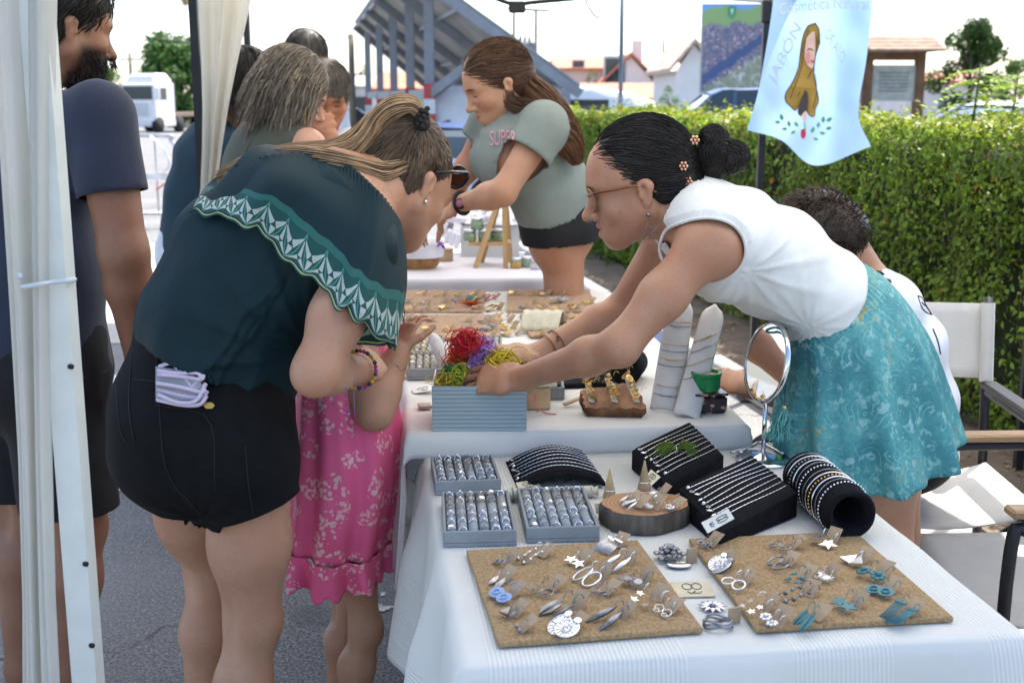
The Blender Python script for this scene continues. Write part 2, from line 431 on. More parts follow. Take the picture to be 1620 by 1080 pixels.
# ------------------------------------------------------------------ node maths
class X:
    def __init__(s, nt, k): s.nt = nt; s.k = k
    def _o(s, op, *a):
        n = s.nt.nodes.new('ShaderNodeMath'); n.operation = op
        for i, q in enumerate((s,) + a):
            if isinstance(q, X): s.nt.links.new(q.k, n.inputs[i])
            else: n.inputs[i].default_value = q
        return X(s.nt, n.outputs[0])
    def __add__(s, b): return s._o('ADD', b)
    def __sub__(s, b): return s._o('SUBTRACT', b)
    def __mul__(s, b): return s._o('MULTIPLY', b)
    def __truediv__(s, b): return s._o('DIVIDE', b)
    def gt(s, b): return s._o('GREATER_THAN', b)
    def lt(s, b): return s._o('LESS_THAN', b)
    def fract(s): return s._o('FRACT')
    def floor(s): return s._o('FLOOR')
    def abs(s): return s._o('ABSOLUTE')
    def sin(s): return s._o('SINE')
    def cos(s): return s._o('COSINE')
    def max(s, b): return s._o('MAXIMUM', b)
    def min(s, b): return s._o('MINIMUM', b)
    def atan2(s, b): return s._o('ARCTAN2', b)
    def pow(s, b): return s._o('POWER', b)
    def ss(s, a, b):
        n = s.nt.nodes.new('ShaderNodeMapRange'); n.interpolation_type = 'SMOOTHSTEP'; s.nt.links.new(s.k, n.inputs[0]); n.inputs[1].default_value = a; n.inputs[2].default_value = b
        return X(s.nt, n.outputs[0])
def uvx(nt, src='UV'):
    tc = nt.nodes.new('ShaderNodeTexCoord'); sp = nt.nodes.new('ShaderNodeSeparateXYZ'); nt.links.new(tc.outputs[src], sp.inputs[0])
    return X(nt, sp.outputs[0]), X(nt, sp.outputs[1]), X(nt, sp.outputs[2]), tc.outputs[src]
def mixc(nt, fac, a, b):
    n = nt.nodes.new('ShaderNodeMix'); n.data_type = 'RGBA'
    if isinstance(fac, X): nt.links.new(fac.k, n.inputs[0])
    else: n.inputs[0].default_value = fac
    for q, i in ((a, 6), (b, 7)):
        if isinstance(q, tuple): n.inputs[i].default_value = rgb(q)
        else: nt.links.new(q, n.inputs[i])
    return n.outputs[2]
def tex(nt, kind, vec, out=None, **kw):
    n = _n(nt, 'ShaderNodeTex' + kind, **kw)
    if vec is not None: nt.links.new(vec, n.inputs['Vector'])
    return X(nt, n.outputs[out or ('Fac' if 'Fac' in n.outputs else 0)])
def setcol(m, sock):
    nt, L, b = nodes_of(m); L.new(sock, b.inputs['Base Color'])
def addbump(m, x, strength=.3, dist=.002):
    nt, L, b = nodes_of(m); bp = _n(nt, 'ShaderNodeBump', Strength=strength, Distance=dist); L.new(x.k, bp.inputs['Height']); L.new(bp.outputs[0], b.inputs['Normal'])

# ------------------------------------------------------------------ people: shared anatomy
SKIN = lambda n, c, r=.48: M('skin_' + n, c, r, 0, .07, 13, .2, 240, attr='Col', sss=.12, spec=.4, col2=(c[0] * .90, c[1] * .76, c[2] * .70), detail=8.)
def SKIN(n, c, r=.46, _s=SKIN):
    new = 'skin_' + n not in MATS; m = _s(n, c, r)
    if new:
        nt, L, b = nodes_of(m); src = b.inputs['Base Color'].links[0].from_socket; x, y, z, vec = uvx(nt, 'Object')
        c1 = mixc(nt, tex(nt, 'Noise', vec, None, Scale=5, Detail=4).ss(.45, .75) * .35, src, (c[0] * .92, c[1] * .62, c[2] * .55)); c2 = mixc(nt, tex(nt, 'Noise', vec, None, Scale=150, Detail=5).ss(.52, .72) * .28, c1, (c[0] * .72, c[1] * .58, c[2] * .52)); c3 = mixc(nt, tex(nt, 'Voronoi', vec, 'Distance', Scale=55).lt(.06) * .45, c2, (c[0] * .5, c[1] * .32, c[2] * .26)); setcol(m, c3)
    return m
class Head:
    def __init__(s, o, F, U, sc=1.0, lf=.86):
        s.lf = lf; s.o = np.asarray(o, float); s.F = nrm(F); U = np.asarray(U, float); s.U = nrm(U - s.F * (U @ s.F)); s.R = np.cross(s.F, s.U); s.sc = sc
    def w(s, x, y, z): return s.o + s.sc * (s.R * x + s.F * y + s.U * z)
    def l(s, P): d = (np.asarray(P) - s.o) / s.sc; return np.stack([d @ s.R, d @ s.F, d @ s.U], -1)
    def prims(s, man=False, nose=1.0, jaw=1.0, mouth_open=0.):
        lf = s.lf; w = lambda x, y, z: s.w(x, y, z if z > -.02 else -.02 + (z + .02) * lf); sc = s.sc; B = lambda a, b, r1, r2=None, k=.015, op=1: ec(w(*a), w(*b), np.array(r1) * sc, None if r2 is None else np.array(r2) * sc, s.R, k * sc, op)
        Eo = lambda c, r, k=.015, op=1: el(w(*c), np.array([r[0], r[1], r[2]]) * sc, s.R, s.U, k * sc, op)
        j = jaw * (1.08 if man else 1)
        P = [Eo((0, -.012, .032), (.073, .096, .083), .02), Eo((0, .028, .005), (.064, .066, .075), .03), Eo((0, .03, -.05), (.053 * j, .052, .055), .03),
             Eo((0, .070, -.099), (.02 * j, .016, .016), .02), Eo((0, .068, -.072), (.03, .019, .026), .02)]
        for q in (-1, 1):
            P += [B((q * .054 * j, -.002, -.055), (q * .012, .064, -.1), .018, .015, .03),
                  B((q * .01, .083, .014), (q * .044, .066, .013), .009, .008, .018), Eo((q * .039, .056, -.034), (.022, .022, .02), .02)]
        for q in (-1, 1): P += [Eo((q * .031, .097, -.002), (.017, .018, .012), .014, -1)]
        for q in (-1, 1): P += [Eo((q * .031, .0715, -.003), (.0145, .0125, .0115), .004)]
        P += [B((0, .083, .003), (0, .107 + .02 * (nose - 1), -.036), .0075, .010 * nose, .012), Eo((0, .109 + .024 * (nose - 1), -.041), (.0105 * nose, .0105, .009), .006)]
        for q in (-1, 1):
            P += [Eo((q * .0125, .093, -.046), (.008, .010, .007), .006), B((q * .005, .0935, -.0655), (q * .021, .079, -.0715), .0065, .003, .004), B((0, .0915, -.0825 - mouth_open), (q * .019, .079, -.0755 - mouth_open * .5), .0076, .003, .004)]
            P += [B((q * .072, -.010, -.034), (q * .077, -.014, -.004), (.006, .009), (.007, .013), .004), Eo((q * .077, -.013, -.004), (.0075, .0145, .013), .004), Eo((q * .072, -.007, -.037), (.006, .007, .009), .004),
                  Eo((q * .0875, -.008, -.012), (.0095, .0078, .0155), .003, -1), Eo((q * .077, -.001, -.02), (.004, .004, .006), .003)]
        return P
    def paint(s, V, C, lips=(.92, .52, .5), brow=(.25, .2, .18), beard=None, lash=True, blush=.1):
        p = s.l(V); x, y, z = np.abs(p[:, 0]), p[:, 1], np.where(p[:, 2] > -.02, p[:, 2], -.02 + (p[:, 2] + .02) / s.lf); near = (np.linalg.norm(p, axis=1) < .16) & (y > .03)
        def mixin(m, c):
            nonlocal C
            m = np.clip(m, 0, 1)[:, None] * near[:, None]; C = C * (1 - m) + C * np.array(c) * m
        if beard:
            m = np.clip((-.03 - z) / .015, 0, 1) * np.clip((p[:, 1] - .0) / .02, 0, 1) * (np.linalg.norm(p, axis=1) < .15); m = m * (1 - (np.hypot(x / .02, (z + .076) / .008) < 1))
            C = C * (1 - m[:, None]) + C * np.array(beard) * m[:, None]
        mixin(1.6 - 1.4 * np.hypot(x / .021, (z + .0745) / .0105), lips)
        mixin((1 - np.hypot((x - .042) / .022, (z + .035) / .02)) * blush * 8, (1.04, .82, .78))
        mixin((1 - np.hypot((x - .03) / .021, (z - .0165 + .18 * np.maximum(x - .03, 0)) / .0045)) * 3, brow)
        if lash:
            mixin((1 - np.hypot((x - .031) / .0155, (z + .0085 + 6 * (x - .031) ** 2 * -1) / .0022)) * 4, (.1, .07, .06))
        mixin((1 - np.hypot((x - .009) / .004, (z + .05) / .0025)) * 2, (.35, .25, .22))
        return C
def limb(pts, rad, k=.02, lat=None): return [ec(pts[i], pts[i + 1], rad[i], rad[i + 1], lat, k) for i in range(len(pts) - 1)]
def hand(Wr, d, n, side, curl=(.5, .5, .55, .6), sc=1.0, thumb=.5, spread=.0, tc=.4):
    """palm, four jointed fingers and a thumb leaving the side of the palm. d: wrist to knuckles, n: back of hand, side +1/-1 where the thumb is"""
    d = nrm(d); n = np.asarray(n, float); n = nrm(n - d * (n @ d)); t = np.cross(d, n) * side; P = []
    kn = Wr + d * .085 * sc
    P += [ec(Wr - d * .01 * sc, Wr + d * .04 * sc, (.026 * sc, .018 * sc), (.036 * sc, .015 * sc), t, .012 * sc), ec(Wr + d * .035 * sc, kn, (.037 * sc, .015 * sc), (.038 * sc, .0115 * sc), t, .01 * sc)]
    for i, (off, L, r) in enumerate(((.031, .070, .0078), (.0105, .079, .0082), (-.0100, .073, .0079), (-.0295, .058, .0070))):
        b = kn + t * off * sc - d * (.004 if i in (0, 2) else .011 if i == 3 else 0) * sc; a = 0; q = b; fd = nrm(d + t * off * spread * 10)
        for j, (fr, cw) in enumerate(((.46, .75), (.30, 1.1), (.24, .7))):
            a += curl[i] * cw; v = fd * math.cos(a) - n * math.sin(a); e = q + v * L * fr * sc
            P.append(ec(q, e, r * sc * (1 - .1 * j), r * sc * (.9 - .1 * j), None, .0022 * sc)); q = e
    b = Wr + d * .022 * sc + t * .024 * sc; v = nrm(d * math.cos(.75) + t * math.sin(.75) * (1 - thumb * .6) - n * thumb); q = b
    for j, (L, r) in enumerate(((.042, .0135), (.033, .0105), (.026, .0095))):
        e = q + v * L * sc; P.append(ec(q, e, r * sc, r * sc * .9, None, .007 * sc)); q = e; v = nrm(v + (d * .7 - t * .35 - n * .25) * tc)
    return P
def hbox(Wr, d, sc=1.0, hb=.0022): return (np.asarray(Wr) + nrm(d) * .075 * sc, .105 * sc, hb)
def torso(levels, lat, k=.045):
    """levels: (centre, half thickness, half width) up the spine"""
    return [ec(levels[i][0], levels[i + 1][0], (levels[i][2], levels[i][1]), (levels[i + 1][2], levels[i + 1][1]), lat, k, cap=.7) for i in range(len(levels) - 1)]
def lv(back, front, Y, rl, Yf=None):
    a = A(back[0], back[1], Y); b = A(front[0], front[1], Yf or Y); return ((a + b) / 2, np.linalg.norm(b - a) / 2, rl)
def leg(hip, kn, an, toe, r=(.083, .056, .036), k=.03):
    hip, kn, an, toe = map(np.asarray, (hip, kn, an, toe)); back = nrm(np.asarray(an) - toe) * V3(1, 1, 0); m = lerp(kn, an, .30) + back * .007
    th = lerp(hip, kn, .45)
    ln = nrm(np.cross(kn - an, back)); pit = [el(kn + back * r[1] * 1.12 + V3(0, 0, .005), (r[1] * .26, r[1] * .17, r[1] * .6), ln, k=.03, op=-1), el(kn - back * r[1] * .62, (r[1] * .55, r[1] * .5, r[1] * .6), ln, k=.03)]
    return [ec(hip, th, r[0] * 1.03, r[0] * .93, None, k), ec(th, kn, r[0] * .93, r[1], None, k), ec(kn, m, r[1] * .96, r[1] * 1.02, None, k), ec(m, an, r[1] * 1.0, r[2], None, k), pit[1], pit[0],
            ec(an, an + V3(0, 0, -.03), r[2], r[2] * .95, None, .02), ec(an + V3(0, 0, -.045) + back * .01, lerp(an, toe, .7) * V3(1, 1, 0) + V3(0, 0, .03), (.032, .03), (.042, .022), np.cross(nrm(toe - an), V3(0, 0, 1)), .02), ec(lerp(an, toe, .7) * V3(1, 1, 0) + V3(0, 0, .03), toe * V3(1, 1, 0) + V3(0, 0, .02), (.042, .022), (.036, .016), np.cross(nrm(toe - an), V3(0, 0, 1)), .02)]
BV_SRC = []
def bvh(*VQ):
    import mathutils.bvhtree as _bt
    vs = []; fs = []
    for V, Q in VQ: o = len(vs); vs += [tuple(p) for p in V]; fs += [tuple(q + o) for q in Q]
    return _bt.BVHTree.FromPolygons(vs, fs)
def shoot(b, u, v, off=.002):
    d = Vector(ray(u, v)).normalized(); h_ = b.ray_cast(Vector((0, 0, CAM_H)), d); return None if h_[0] is None else np.array(h_[0] - d * off)
def make_skin(parent, prims, mat, h, boxes, heads, tint=None):
    V, Q = body_mesh(prims, h, boxes); C = np.ones((len(V), 3))
    for hd, kw in heads: C = hd.paint(V, C, **kw)
    if tint is not None: C = tint(V, C)
    me = np_mesh('body', V, Q); set_col(me, C); BV_SRC.append((V, Q)); return obj('body', me, mat, parent)
def comb_strands(prims, starts, dirf, n_steps, step, off=.001, grav=None, jit=.02, rng=RNG):
    """strands that run over the surface of a soft solid"""
    P = starts.copy(); out = [P.copy()]; D0 = None
    for i in range(n_steps):
        g = sdf_grad(prims, P); D = dirf(P, i / n_steps); D = D / (np.linalg.norm(D, axis=1, keepdims=True) + 1e-9)
        if D0 is not None: D = D * .6 + D0 * .4
        f = sdf_pts(prims, P); nd = np.einsum('ij,ij->i', D, g)
        D = D - g * np.where((f < off * 3), nd, np.minimum(nd, 0) * .0)[:, None]; D = D / (np.linalg.norm(D, axis=1, keepdims=True) + 1e-9); D0 = D
        P = P + D * step + rng.normal(0, jit * step, P.shape)
        f = sdf_pts(prims, P); g = sdf_grad(prims, P); P = P + g * np.where(f < off, off - f, 0)[:, None]; out.append(P.copy())
    return np.stack(out, 1)
def on_surface(prims, n, box_c, box_h, cond, off=.001, rng=RNG):
    P = np.asarray(box_c) + rng.uniform(-1, 1, (n * 6, 3)) * box_h
    for _ in range(4):
        f = sdf_pts(prims, P); P = P - sdf_grad(prims, P) * (f - off)[:, None]
    P = P[(np.abs(sdf_pts(prims, P) - off) < .002)]; P = P[cond(P)]; return P[:n]
def hair_cap(name, prims, h, mat, parent, cuts=()):
    lo, hi = bounds(prims); V, Q = nets(field(prims, lo, hi, h, cuts), lo, h); V = relax(V, Q, 2, .5); me = np_mesh(name, V, Q); set_col(me, np.ones((len(V), 3)) * .8); return obj(name, me, mat, parent)
def HAIR(n, c, c2=None, rough=.42): return M('hair_' + n, c, rough, 0, .25, 30, attr='Col', col2=c2, spec=.45)
def fold_fn(amp, sc, stretch=(1, 1, 1), seed=3, ridge=True):
    st = np.array(stretch, float)
    def f(V, N):
        P = V * st; w = vnoise(P, sc, seed); q = (1 - np.abs(w) * 2) if ridge else w
        return amp * (q * .7 + vnoise(P, sc * 2.3, seed + 1) * .4)
    return f
# ------------------------------------------------------------------ the setting: ground, kerb, hedge, tents
def struct(o, **k): o['kind'] = 'structure'; return o
def gz(y): return -.0137 * max(0., y - 12)
def setting():
    asp = M('asphalt', (.115, .118, .125), .9, 0, .2, 3, 1, 260); nt, L, b = nodes_of(asp); x, y, z, vec = uvx(nt, 'Object')
    sp = tex(nt, 'Voronoi', vec, 'Distance', Scale=150); n1 = tex(nt, 'Noise', vec, None, Scale=1.1, Detail=5); n2 = tex(nt, 'Noise', vec, None, Scale=110, Detail=4); n3 = tex(nt, 'Noise', vec, None, Scale=40, Detail=2)
    c = mixc(nt, n2.ss(.35, .7), (.075, .075, .077), (.23, .228, .225)); c = mixc(nt, n1.ss(.35, .7) * .45, c, (.25, .245, .24)); c = mixc(nt, (sp.lt(.26) * n3.ss(.5, .6)) * .8, c, (.42, .42, .41)); setcol(asp, c); cr = nt.nodes.new('ShaderNodeTexVoronoi'); cr.feature = 'DISTANCE_TO_EDGE'; cr.inputs['Scale'].default_value = .8; wv = nt.nodes.new('ShaderNodeVectorMath'); wv.operation = 'MULTIPLY_ADD'; wv.inputs[1].default_value = (.25, .25, .25); nz = _n(nt, 'ShaderNodeTexNoise', Scale=6., Detail=6.); L.new(vec, nz.inputs['Vector']); L.new(nz.outputs['Color'], wv.inputs[0]); L.new(vec, wv.inputs[2]); L.new(wv.outputs[0], cr.inputs['Vector']); ck = X(nt, cr.outputs['Distance']).lt(.006) * n1.ss(.45, .55); st = tex(nt, 'Noise', vec, None, Scale=2.6, Detail=4).ss(.6, .68) * .5; setcol(asp, mixc(nt, ck * .75, mixc(nt, st, c, (.07, .068, .066)), (.03, .03, .03))); addbump(asp, n2 + sp * .6 - ck, .8, .005)
    ys = np.concatenate([np.linspace(-12, 12, 7), np.linspace(14, 260, 24)]); xs = np.linspace(-130, 130, 27)
    struct(obj('ground', grid_mesh('ground', np.array([[(x_, y_, gz(y_)) for x_ in xs] for y_ in ys])), asp))
    # pale concrete strip of the sunlit road behind the stalls, laid on the asphalt
    con = M('pale_concrete', (.34, .33, .31), .9, 0, .12, 1.5, .6, 90)
    g = GB(); g.add([(-30, 7.2, .004), (1.0, 6.9, .004), (.75, 11.8, .004), (-30, 11.9, .004)], [(0, 1, 2, 3)]); struct(g.build('pavement', con))
    g = GB(); g.add([(.93, 2.6, .004), (1.95, 2.35, .004), (1.55, 4.15, .004), (.90, 4.2, .004)], [(0, 1, 2, 3)]); struct(g.build('paving_strip', con))
    # worn white paint on the road
    pt = M('road_paint', (.62, .62, .61), .8, 0, .15, 30, .4, 120); rg = np.random.default_rng(3)
    def paint(poly_px, th, name, fr=.012):
        P = [G(u, v, .004)[:2] for u, v in poly_px]; P = np.array(P); lo, hi = P.min(0), P.max(0); g = GB(); nx = int((hi[0] - lo[0]) / fr) + 1; ny = int((hi[1] - lo[1]) / fr) + 1
        X_, Y_ = np.meshgrid(lo[0] + fr * np.arange(nx), lo[1] + fr * np.arange(ny), indexing='ij'); ins = np.zeros(X_.shape, bool); j = len(P) - 1
        for i in range(len(P)):
            cnd = ((P[i, 1] > Y_) != (P[j, 1] > Y_)) & (X_ < (P[j, 0] - P[i, 0]) * (Y_ - P[i, 1]) / (P[j, 1] - P[i, 1] + 1e-9) + P[i, 0]); ins ^= cnd; j = i
        nz = vnoise(np.stack([X_, Y_, 0 * X_], -1), 9, 3) * .6 + vnoise(np.stack([X_, Y_, 0 * X_], -1), 28, 5) * .5 + vnoise(np.stack([X_, Y_, 0 * X_], -1), 60, 8) * .4
        I = np.argwhere(ins & (nz > th)); c = np.stack([X_[tuple(I.T)], Y_[tuple(I.T)]], 1); k = len(c); h = fr * .52
        V = np.concatenate([np.stack([c[:, 0] + a * h, c[:, 1] + b_ * h, np.full(k, .0045)], 1) for a, b_ in ((-1, -1), (1, -1), (1, 1), (-1, 1))]); Q = np.stack([np.arange(k) + i * k for i in range(4)], 1); struct(obj(name, np_mesh(name, V, Q, False), pt))
    paint([(145, 766), (235, 764), (235, 774), (145, 778)], -.9, 'road_line'); paint([(120, 600), (205, 590), (240, 660), (205, 720), (150, 870), (120, 900)], .02, 'worn_marking'); paint([(480, 930), (640, 930), (640, 980), (480, 985)], .45, 'worn_marking')
    # kerb, soil and hedge down the right
    hx = lambda y_: 2.0 - .2 * (y_ - 4.75)
    soil = M('dry_soil', (.19, .145, .105), .95, 0, .3, 5, 1.5, 60, col2=(.09, .068, .05))
    ys = np.linspace(2.2, 14, 60); P = np.array([[(hx(y_) - .62 + t * .75, y_, .012 + .02 * math.sin(t * 3.1) + .008 * math.sin(y_ * 9 + t * 7)) for t in np.linspace(0, 1, 8)] for y_ in ys]); struct(obj('soil_bed', grid_mesh('soil_bed', P), soil))
    ker = M('kerb_stone', (.30, .30, .30), .9, 0, .15, 6, .6, 80); kb = None
    kr = GB(); kr.box((0, 0, 0), (.10, .96, .10), 0, None, .012); km = kr.mesh('kerb_stone')
    for i, y_ in enumerate(np.arange(4.7, 14, 1.0)):
        o = obj('kerb', km, ker if i == 0 else None); o.location = (hx(y_) - .66, y_, .05); o.rotation_euler = (0, 0, math.atan(.2)); struct(o)
    # dry leaf litter on the soil
    n = 900; yy = RNG.uniform(2.6, 9, n); cc = np.stack([hx(yy) - RNG.uniform(.0, .6, n), yy, np.full(n, .04)], 1); a = RNG.uniform(0, 6.28, n); sz = RNG.uniform(.006, .018, n); d1 = np.stack([np.cos(a), np.sin(a), RNG.normal(0, .3, n)], 1) * sz[:, None]; d2 = np.stack([-np.sin(a), np.cos(a), RNG.normal(0, .3, n)], 1) * sz[:, None] * .6
    lit = obj('leaf_litter', np_mesh('leaf_litter', np.concatenate([cc - d1, cc - d2, cc + d1, cc + d2]), np.stack([np.arange(n) + i * n for i in range(4)], 1), False), M('dry_leaf', (.25, .17, .09), .9, 0, .4, 90)); tag(lit, 'dry brown leaf litter scattered on the soil under the hedge', 'leaf litter', kind='stuff')
    # hedge
    rt = root('hedge', 'long clipped green hedge running behind the stall and canvas chairs', 'hedge', (hx(6.5) + .4, 6.5, 0))
    lf = M('hedge_leaf', (.17, .26, .032), .5, 0, .1, 3, attr='Col', spec=.35); nt, L, b = nodes_of(lf); src = b.inputs['Base Color'].links[0].from_socket
    tr = _n(nt, 'ShaderNodeBsdfTranslucent'); L.new(src, tr.inputs[0]); mx = _n(nt, 'ShaderNodeMixShader'); mx.inputs[0].default_value = .42; L.new(b.outputs[0], mx.inputs[1]); L.new(tr.outputs[0], mx.inputs[2]); L.new(mx.outputs[0], nt.nodes['Material Output'].inputs[0])
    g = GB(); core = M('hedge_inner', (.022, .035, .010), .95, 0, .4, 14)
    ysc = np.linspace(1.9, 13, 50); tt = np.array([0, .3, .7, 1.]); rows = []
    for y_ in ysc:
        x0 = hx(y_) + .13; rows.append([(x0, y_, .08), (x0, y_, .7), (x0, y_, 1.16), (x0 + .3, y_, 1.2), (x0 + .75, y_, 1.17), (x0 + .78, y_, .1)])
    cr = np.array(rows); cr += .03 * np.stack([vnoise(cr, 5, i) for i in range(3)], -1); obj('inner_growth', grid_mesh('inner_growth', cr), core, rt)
    def leaves(n, sel, seed):
        rg = np.random.default_rng(seed); y_ = sel(rg, n); kind = rg.random(n); zz = rg.uniform(.05, 1.28, n); dep = np.abs(rg.normal(0, .05, n)); top = kind > .62
        pos = np.stack([hx(y_) + dep, y_, zz], 1); dt = np.abs(rg.normal(0, .045, n)); pos[top] = np.stack([hx(y_[top]) + rg.uniform(0, .95, top.sum()), y_[top], 1.29 - dt[top]], 1)
        bump = .07 * vnoise(pos, 3.2, 4) + .028 * vnoise(pos, 11, 7); pos[~top, 0] -= bump[~top]; pos[top, 2] += bump[top] * .9 + np.where(rg.random(top.sum()) > .93, rg.uniform(0, .09, top.sum()), 0)
        nr = np.where(top[:, None], V3(0, 0, 1), V3(-1, -.2, .25)) + rg.normal(0, .55, (n, 3)); nr /= np.linalg.norm(nr, axis=1, keepdims=True); a = np.cross(nr, rg.normal(0, 1, (n, 3))); a /= np.linalg.norm(a, axis=1, keepdims=True); bb = np.cross(nr, a)
        L_ = (rg.uniform(.011, .021, n) * np.where(y_ > 7, 1.5, 1))[:, None]; W_ = L_ * rg.uniform(.45, .62, (n, 1)); fold = nr * L_ * .25
        V = np.concatenate([pos - a * L_, pos - bb * W_ + fold, pos + a * L_, pos + bb * W_ + fold]); Q = np.stack([np.arange(n) + i * n for i in range(4)], 1)
        pos_k = ~((vnoise(pos, 6.5, 12) > .42) & ~top & (rg.random(n) < .85))
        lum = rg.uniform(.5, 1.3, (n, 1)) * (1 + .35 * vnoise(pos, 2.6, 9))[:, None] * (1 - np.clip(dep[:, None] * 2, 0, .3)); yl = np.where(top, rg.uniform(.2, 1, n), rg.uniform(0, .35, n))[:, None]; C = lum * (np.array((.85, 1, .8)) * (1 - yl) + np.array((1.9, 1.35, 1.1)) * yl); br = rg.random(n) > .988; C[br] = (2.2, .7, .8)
        return V, Q[pos_k], np.tile(C, (4, 1))
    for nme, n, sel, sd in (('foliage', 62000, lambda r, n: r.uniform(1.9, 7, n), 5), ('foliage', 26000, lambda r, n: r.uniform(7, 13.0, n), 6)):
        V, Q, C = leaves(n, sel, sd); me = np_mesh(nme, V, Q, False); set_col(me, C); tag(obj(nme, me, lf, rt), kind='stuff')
    for k in range(150):
        y_ = RNG.uniform(2.2, 8); p = V3(hx(y_) + .05, y_, RNG.uniform(.1, 1.1)); g.tube([p, p + V3(RNG.uniform(-.05, .03), RNG.normal(0, .08), RNG.uniform(.08, .22))], [.003, .0015], 4)
    tag(g.build('twigs', M('twig', (.16, .11, .07), .9), rt), kind='stuff')
    # wild plants in front of the far hedge foot and saplings rising above it
    for i, (u, v, hgt) in enumerate(((960, 405, .35), (985, 415, .28), (1010, 398, .4), (1040, 420, .3), (1070, 430, .25))):
        p = G(u, v, .0); n = 420; rg = np.random.default_rng(20 + i); c = p + np.stack([rg.normal(0, .16, n), rg.normal(0, .2, n), np.abs(rg.normal(0, hgt * .5, n))], 1); dr = rg.normal(0, 1, (n, 3)); dr /= np.linalg.norm(dr, axis=1, keepdims=True); s2 = np.cross(dr, rg.normal(0, 1, (n, 3))); s2 /= np.linalg.norm(s2, axis=1, keepdims=True); l = rg.uniform(.02, .05, (n, 1))
        me = np_mesh('shrub_leaves', np.concatenate([c - dr * l, c - s2 * l * .4, c + dr * l, c + s2 * l * .4]), np.stack([np.arange(n) + k * n for k in range(4)], 1), False); set_col(me, np.tile(rg.uniform(.5, 1.1, (n, 1)) * np.array((.8, .9, 1)), (4, 1)))
        r2 = root('wild_shrub', 'low wild green shrub growing at the far end of the hedge foot', 'shrub', p, 'wild shrubs at the hedge foot'); tag(obj('leaves', me, lf, r2), kind='stuff'); g = GB()
        for k in range(6): g.tube([p, p + V3(rg.normal(0, .1), rg.normal(0, .1), hgt * .9)], [.006, .002], 5)
        g.build('stems', M('green_stem', (.10, .12, .04), .8), r2)
    def sapling(u, v, Y, hgt, label, n=26):
        b0 = A(u, v, Y); b0[2] = .9; r2 = root('sapling', label, 'sapling', b0, 'saplings rising above the hedge'); g = GB(); tip = b0 + V3(.06, .02, hgt); path = catmull([b0, b0 + V3(.03, 0, hgt * .5), tip], 8); g.tube(path, list(np.linspace(.012, .004, 8)), 6); g.build('stem', M('green_stem', (.10, .12, .04)), r2)
        Vs = []; rg = np.random.default_rng(int(u))
        for k in range(n):
            t = .45 + .55 * k / n; p = catmull(path, 50)[int(t * 49)]; a = k * 2.4; d = V3(math.cos(a), math.sin(a), .5 - .5 * rg.random()); L_ = .16 + .12 * rg.random(); q = [p + d * L_ * s + V3(0, 0, -.12 * s * s * L_ * 3) for s in np.linspace(0.1, 1, 8)]
            sd = nrm(np.cross(d, V3(0, 0, 1)))
            for j, c in enumerate(q):
                for sg in (-1, 1): e = c + sd * sg * .05 * (1.2 - j / 9) + V3(0, 0, -.012); m_ = (c + e) / 2; w = nrm(d) * .011; Vs.append((c, m_ - w, e, m_ + w))
        V = np.array(Vs).reshape(-1, 3); Q = np.arange(len(V)).reshape(-1, 4); me = np_mesh('leaves', V, Q, False); set_col(me, np.repeat(rg.uniform(.8, 1.5, (len(Q), 1)), 4, 0) * np.array((1.1, 1.05, .9))); tag(obj('leaves', me, lf, r2), kind='stuff')
    sapling(1528, 190, 5.9, .68, 'tall sapling with long drooping leaflets rising above the hedge top'); sapling(1590, 185, 6.3, .66, 'broad leafy sapling beside the tall one behind the hedge'); sapling(1470, 192, 6.0, .36, 'short feathery sapling just clearing the hedge top', 14)
setting()

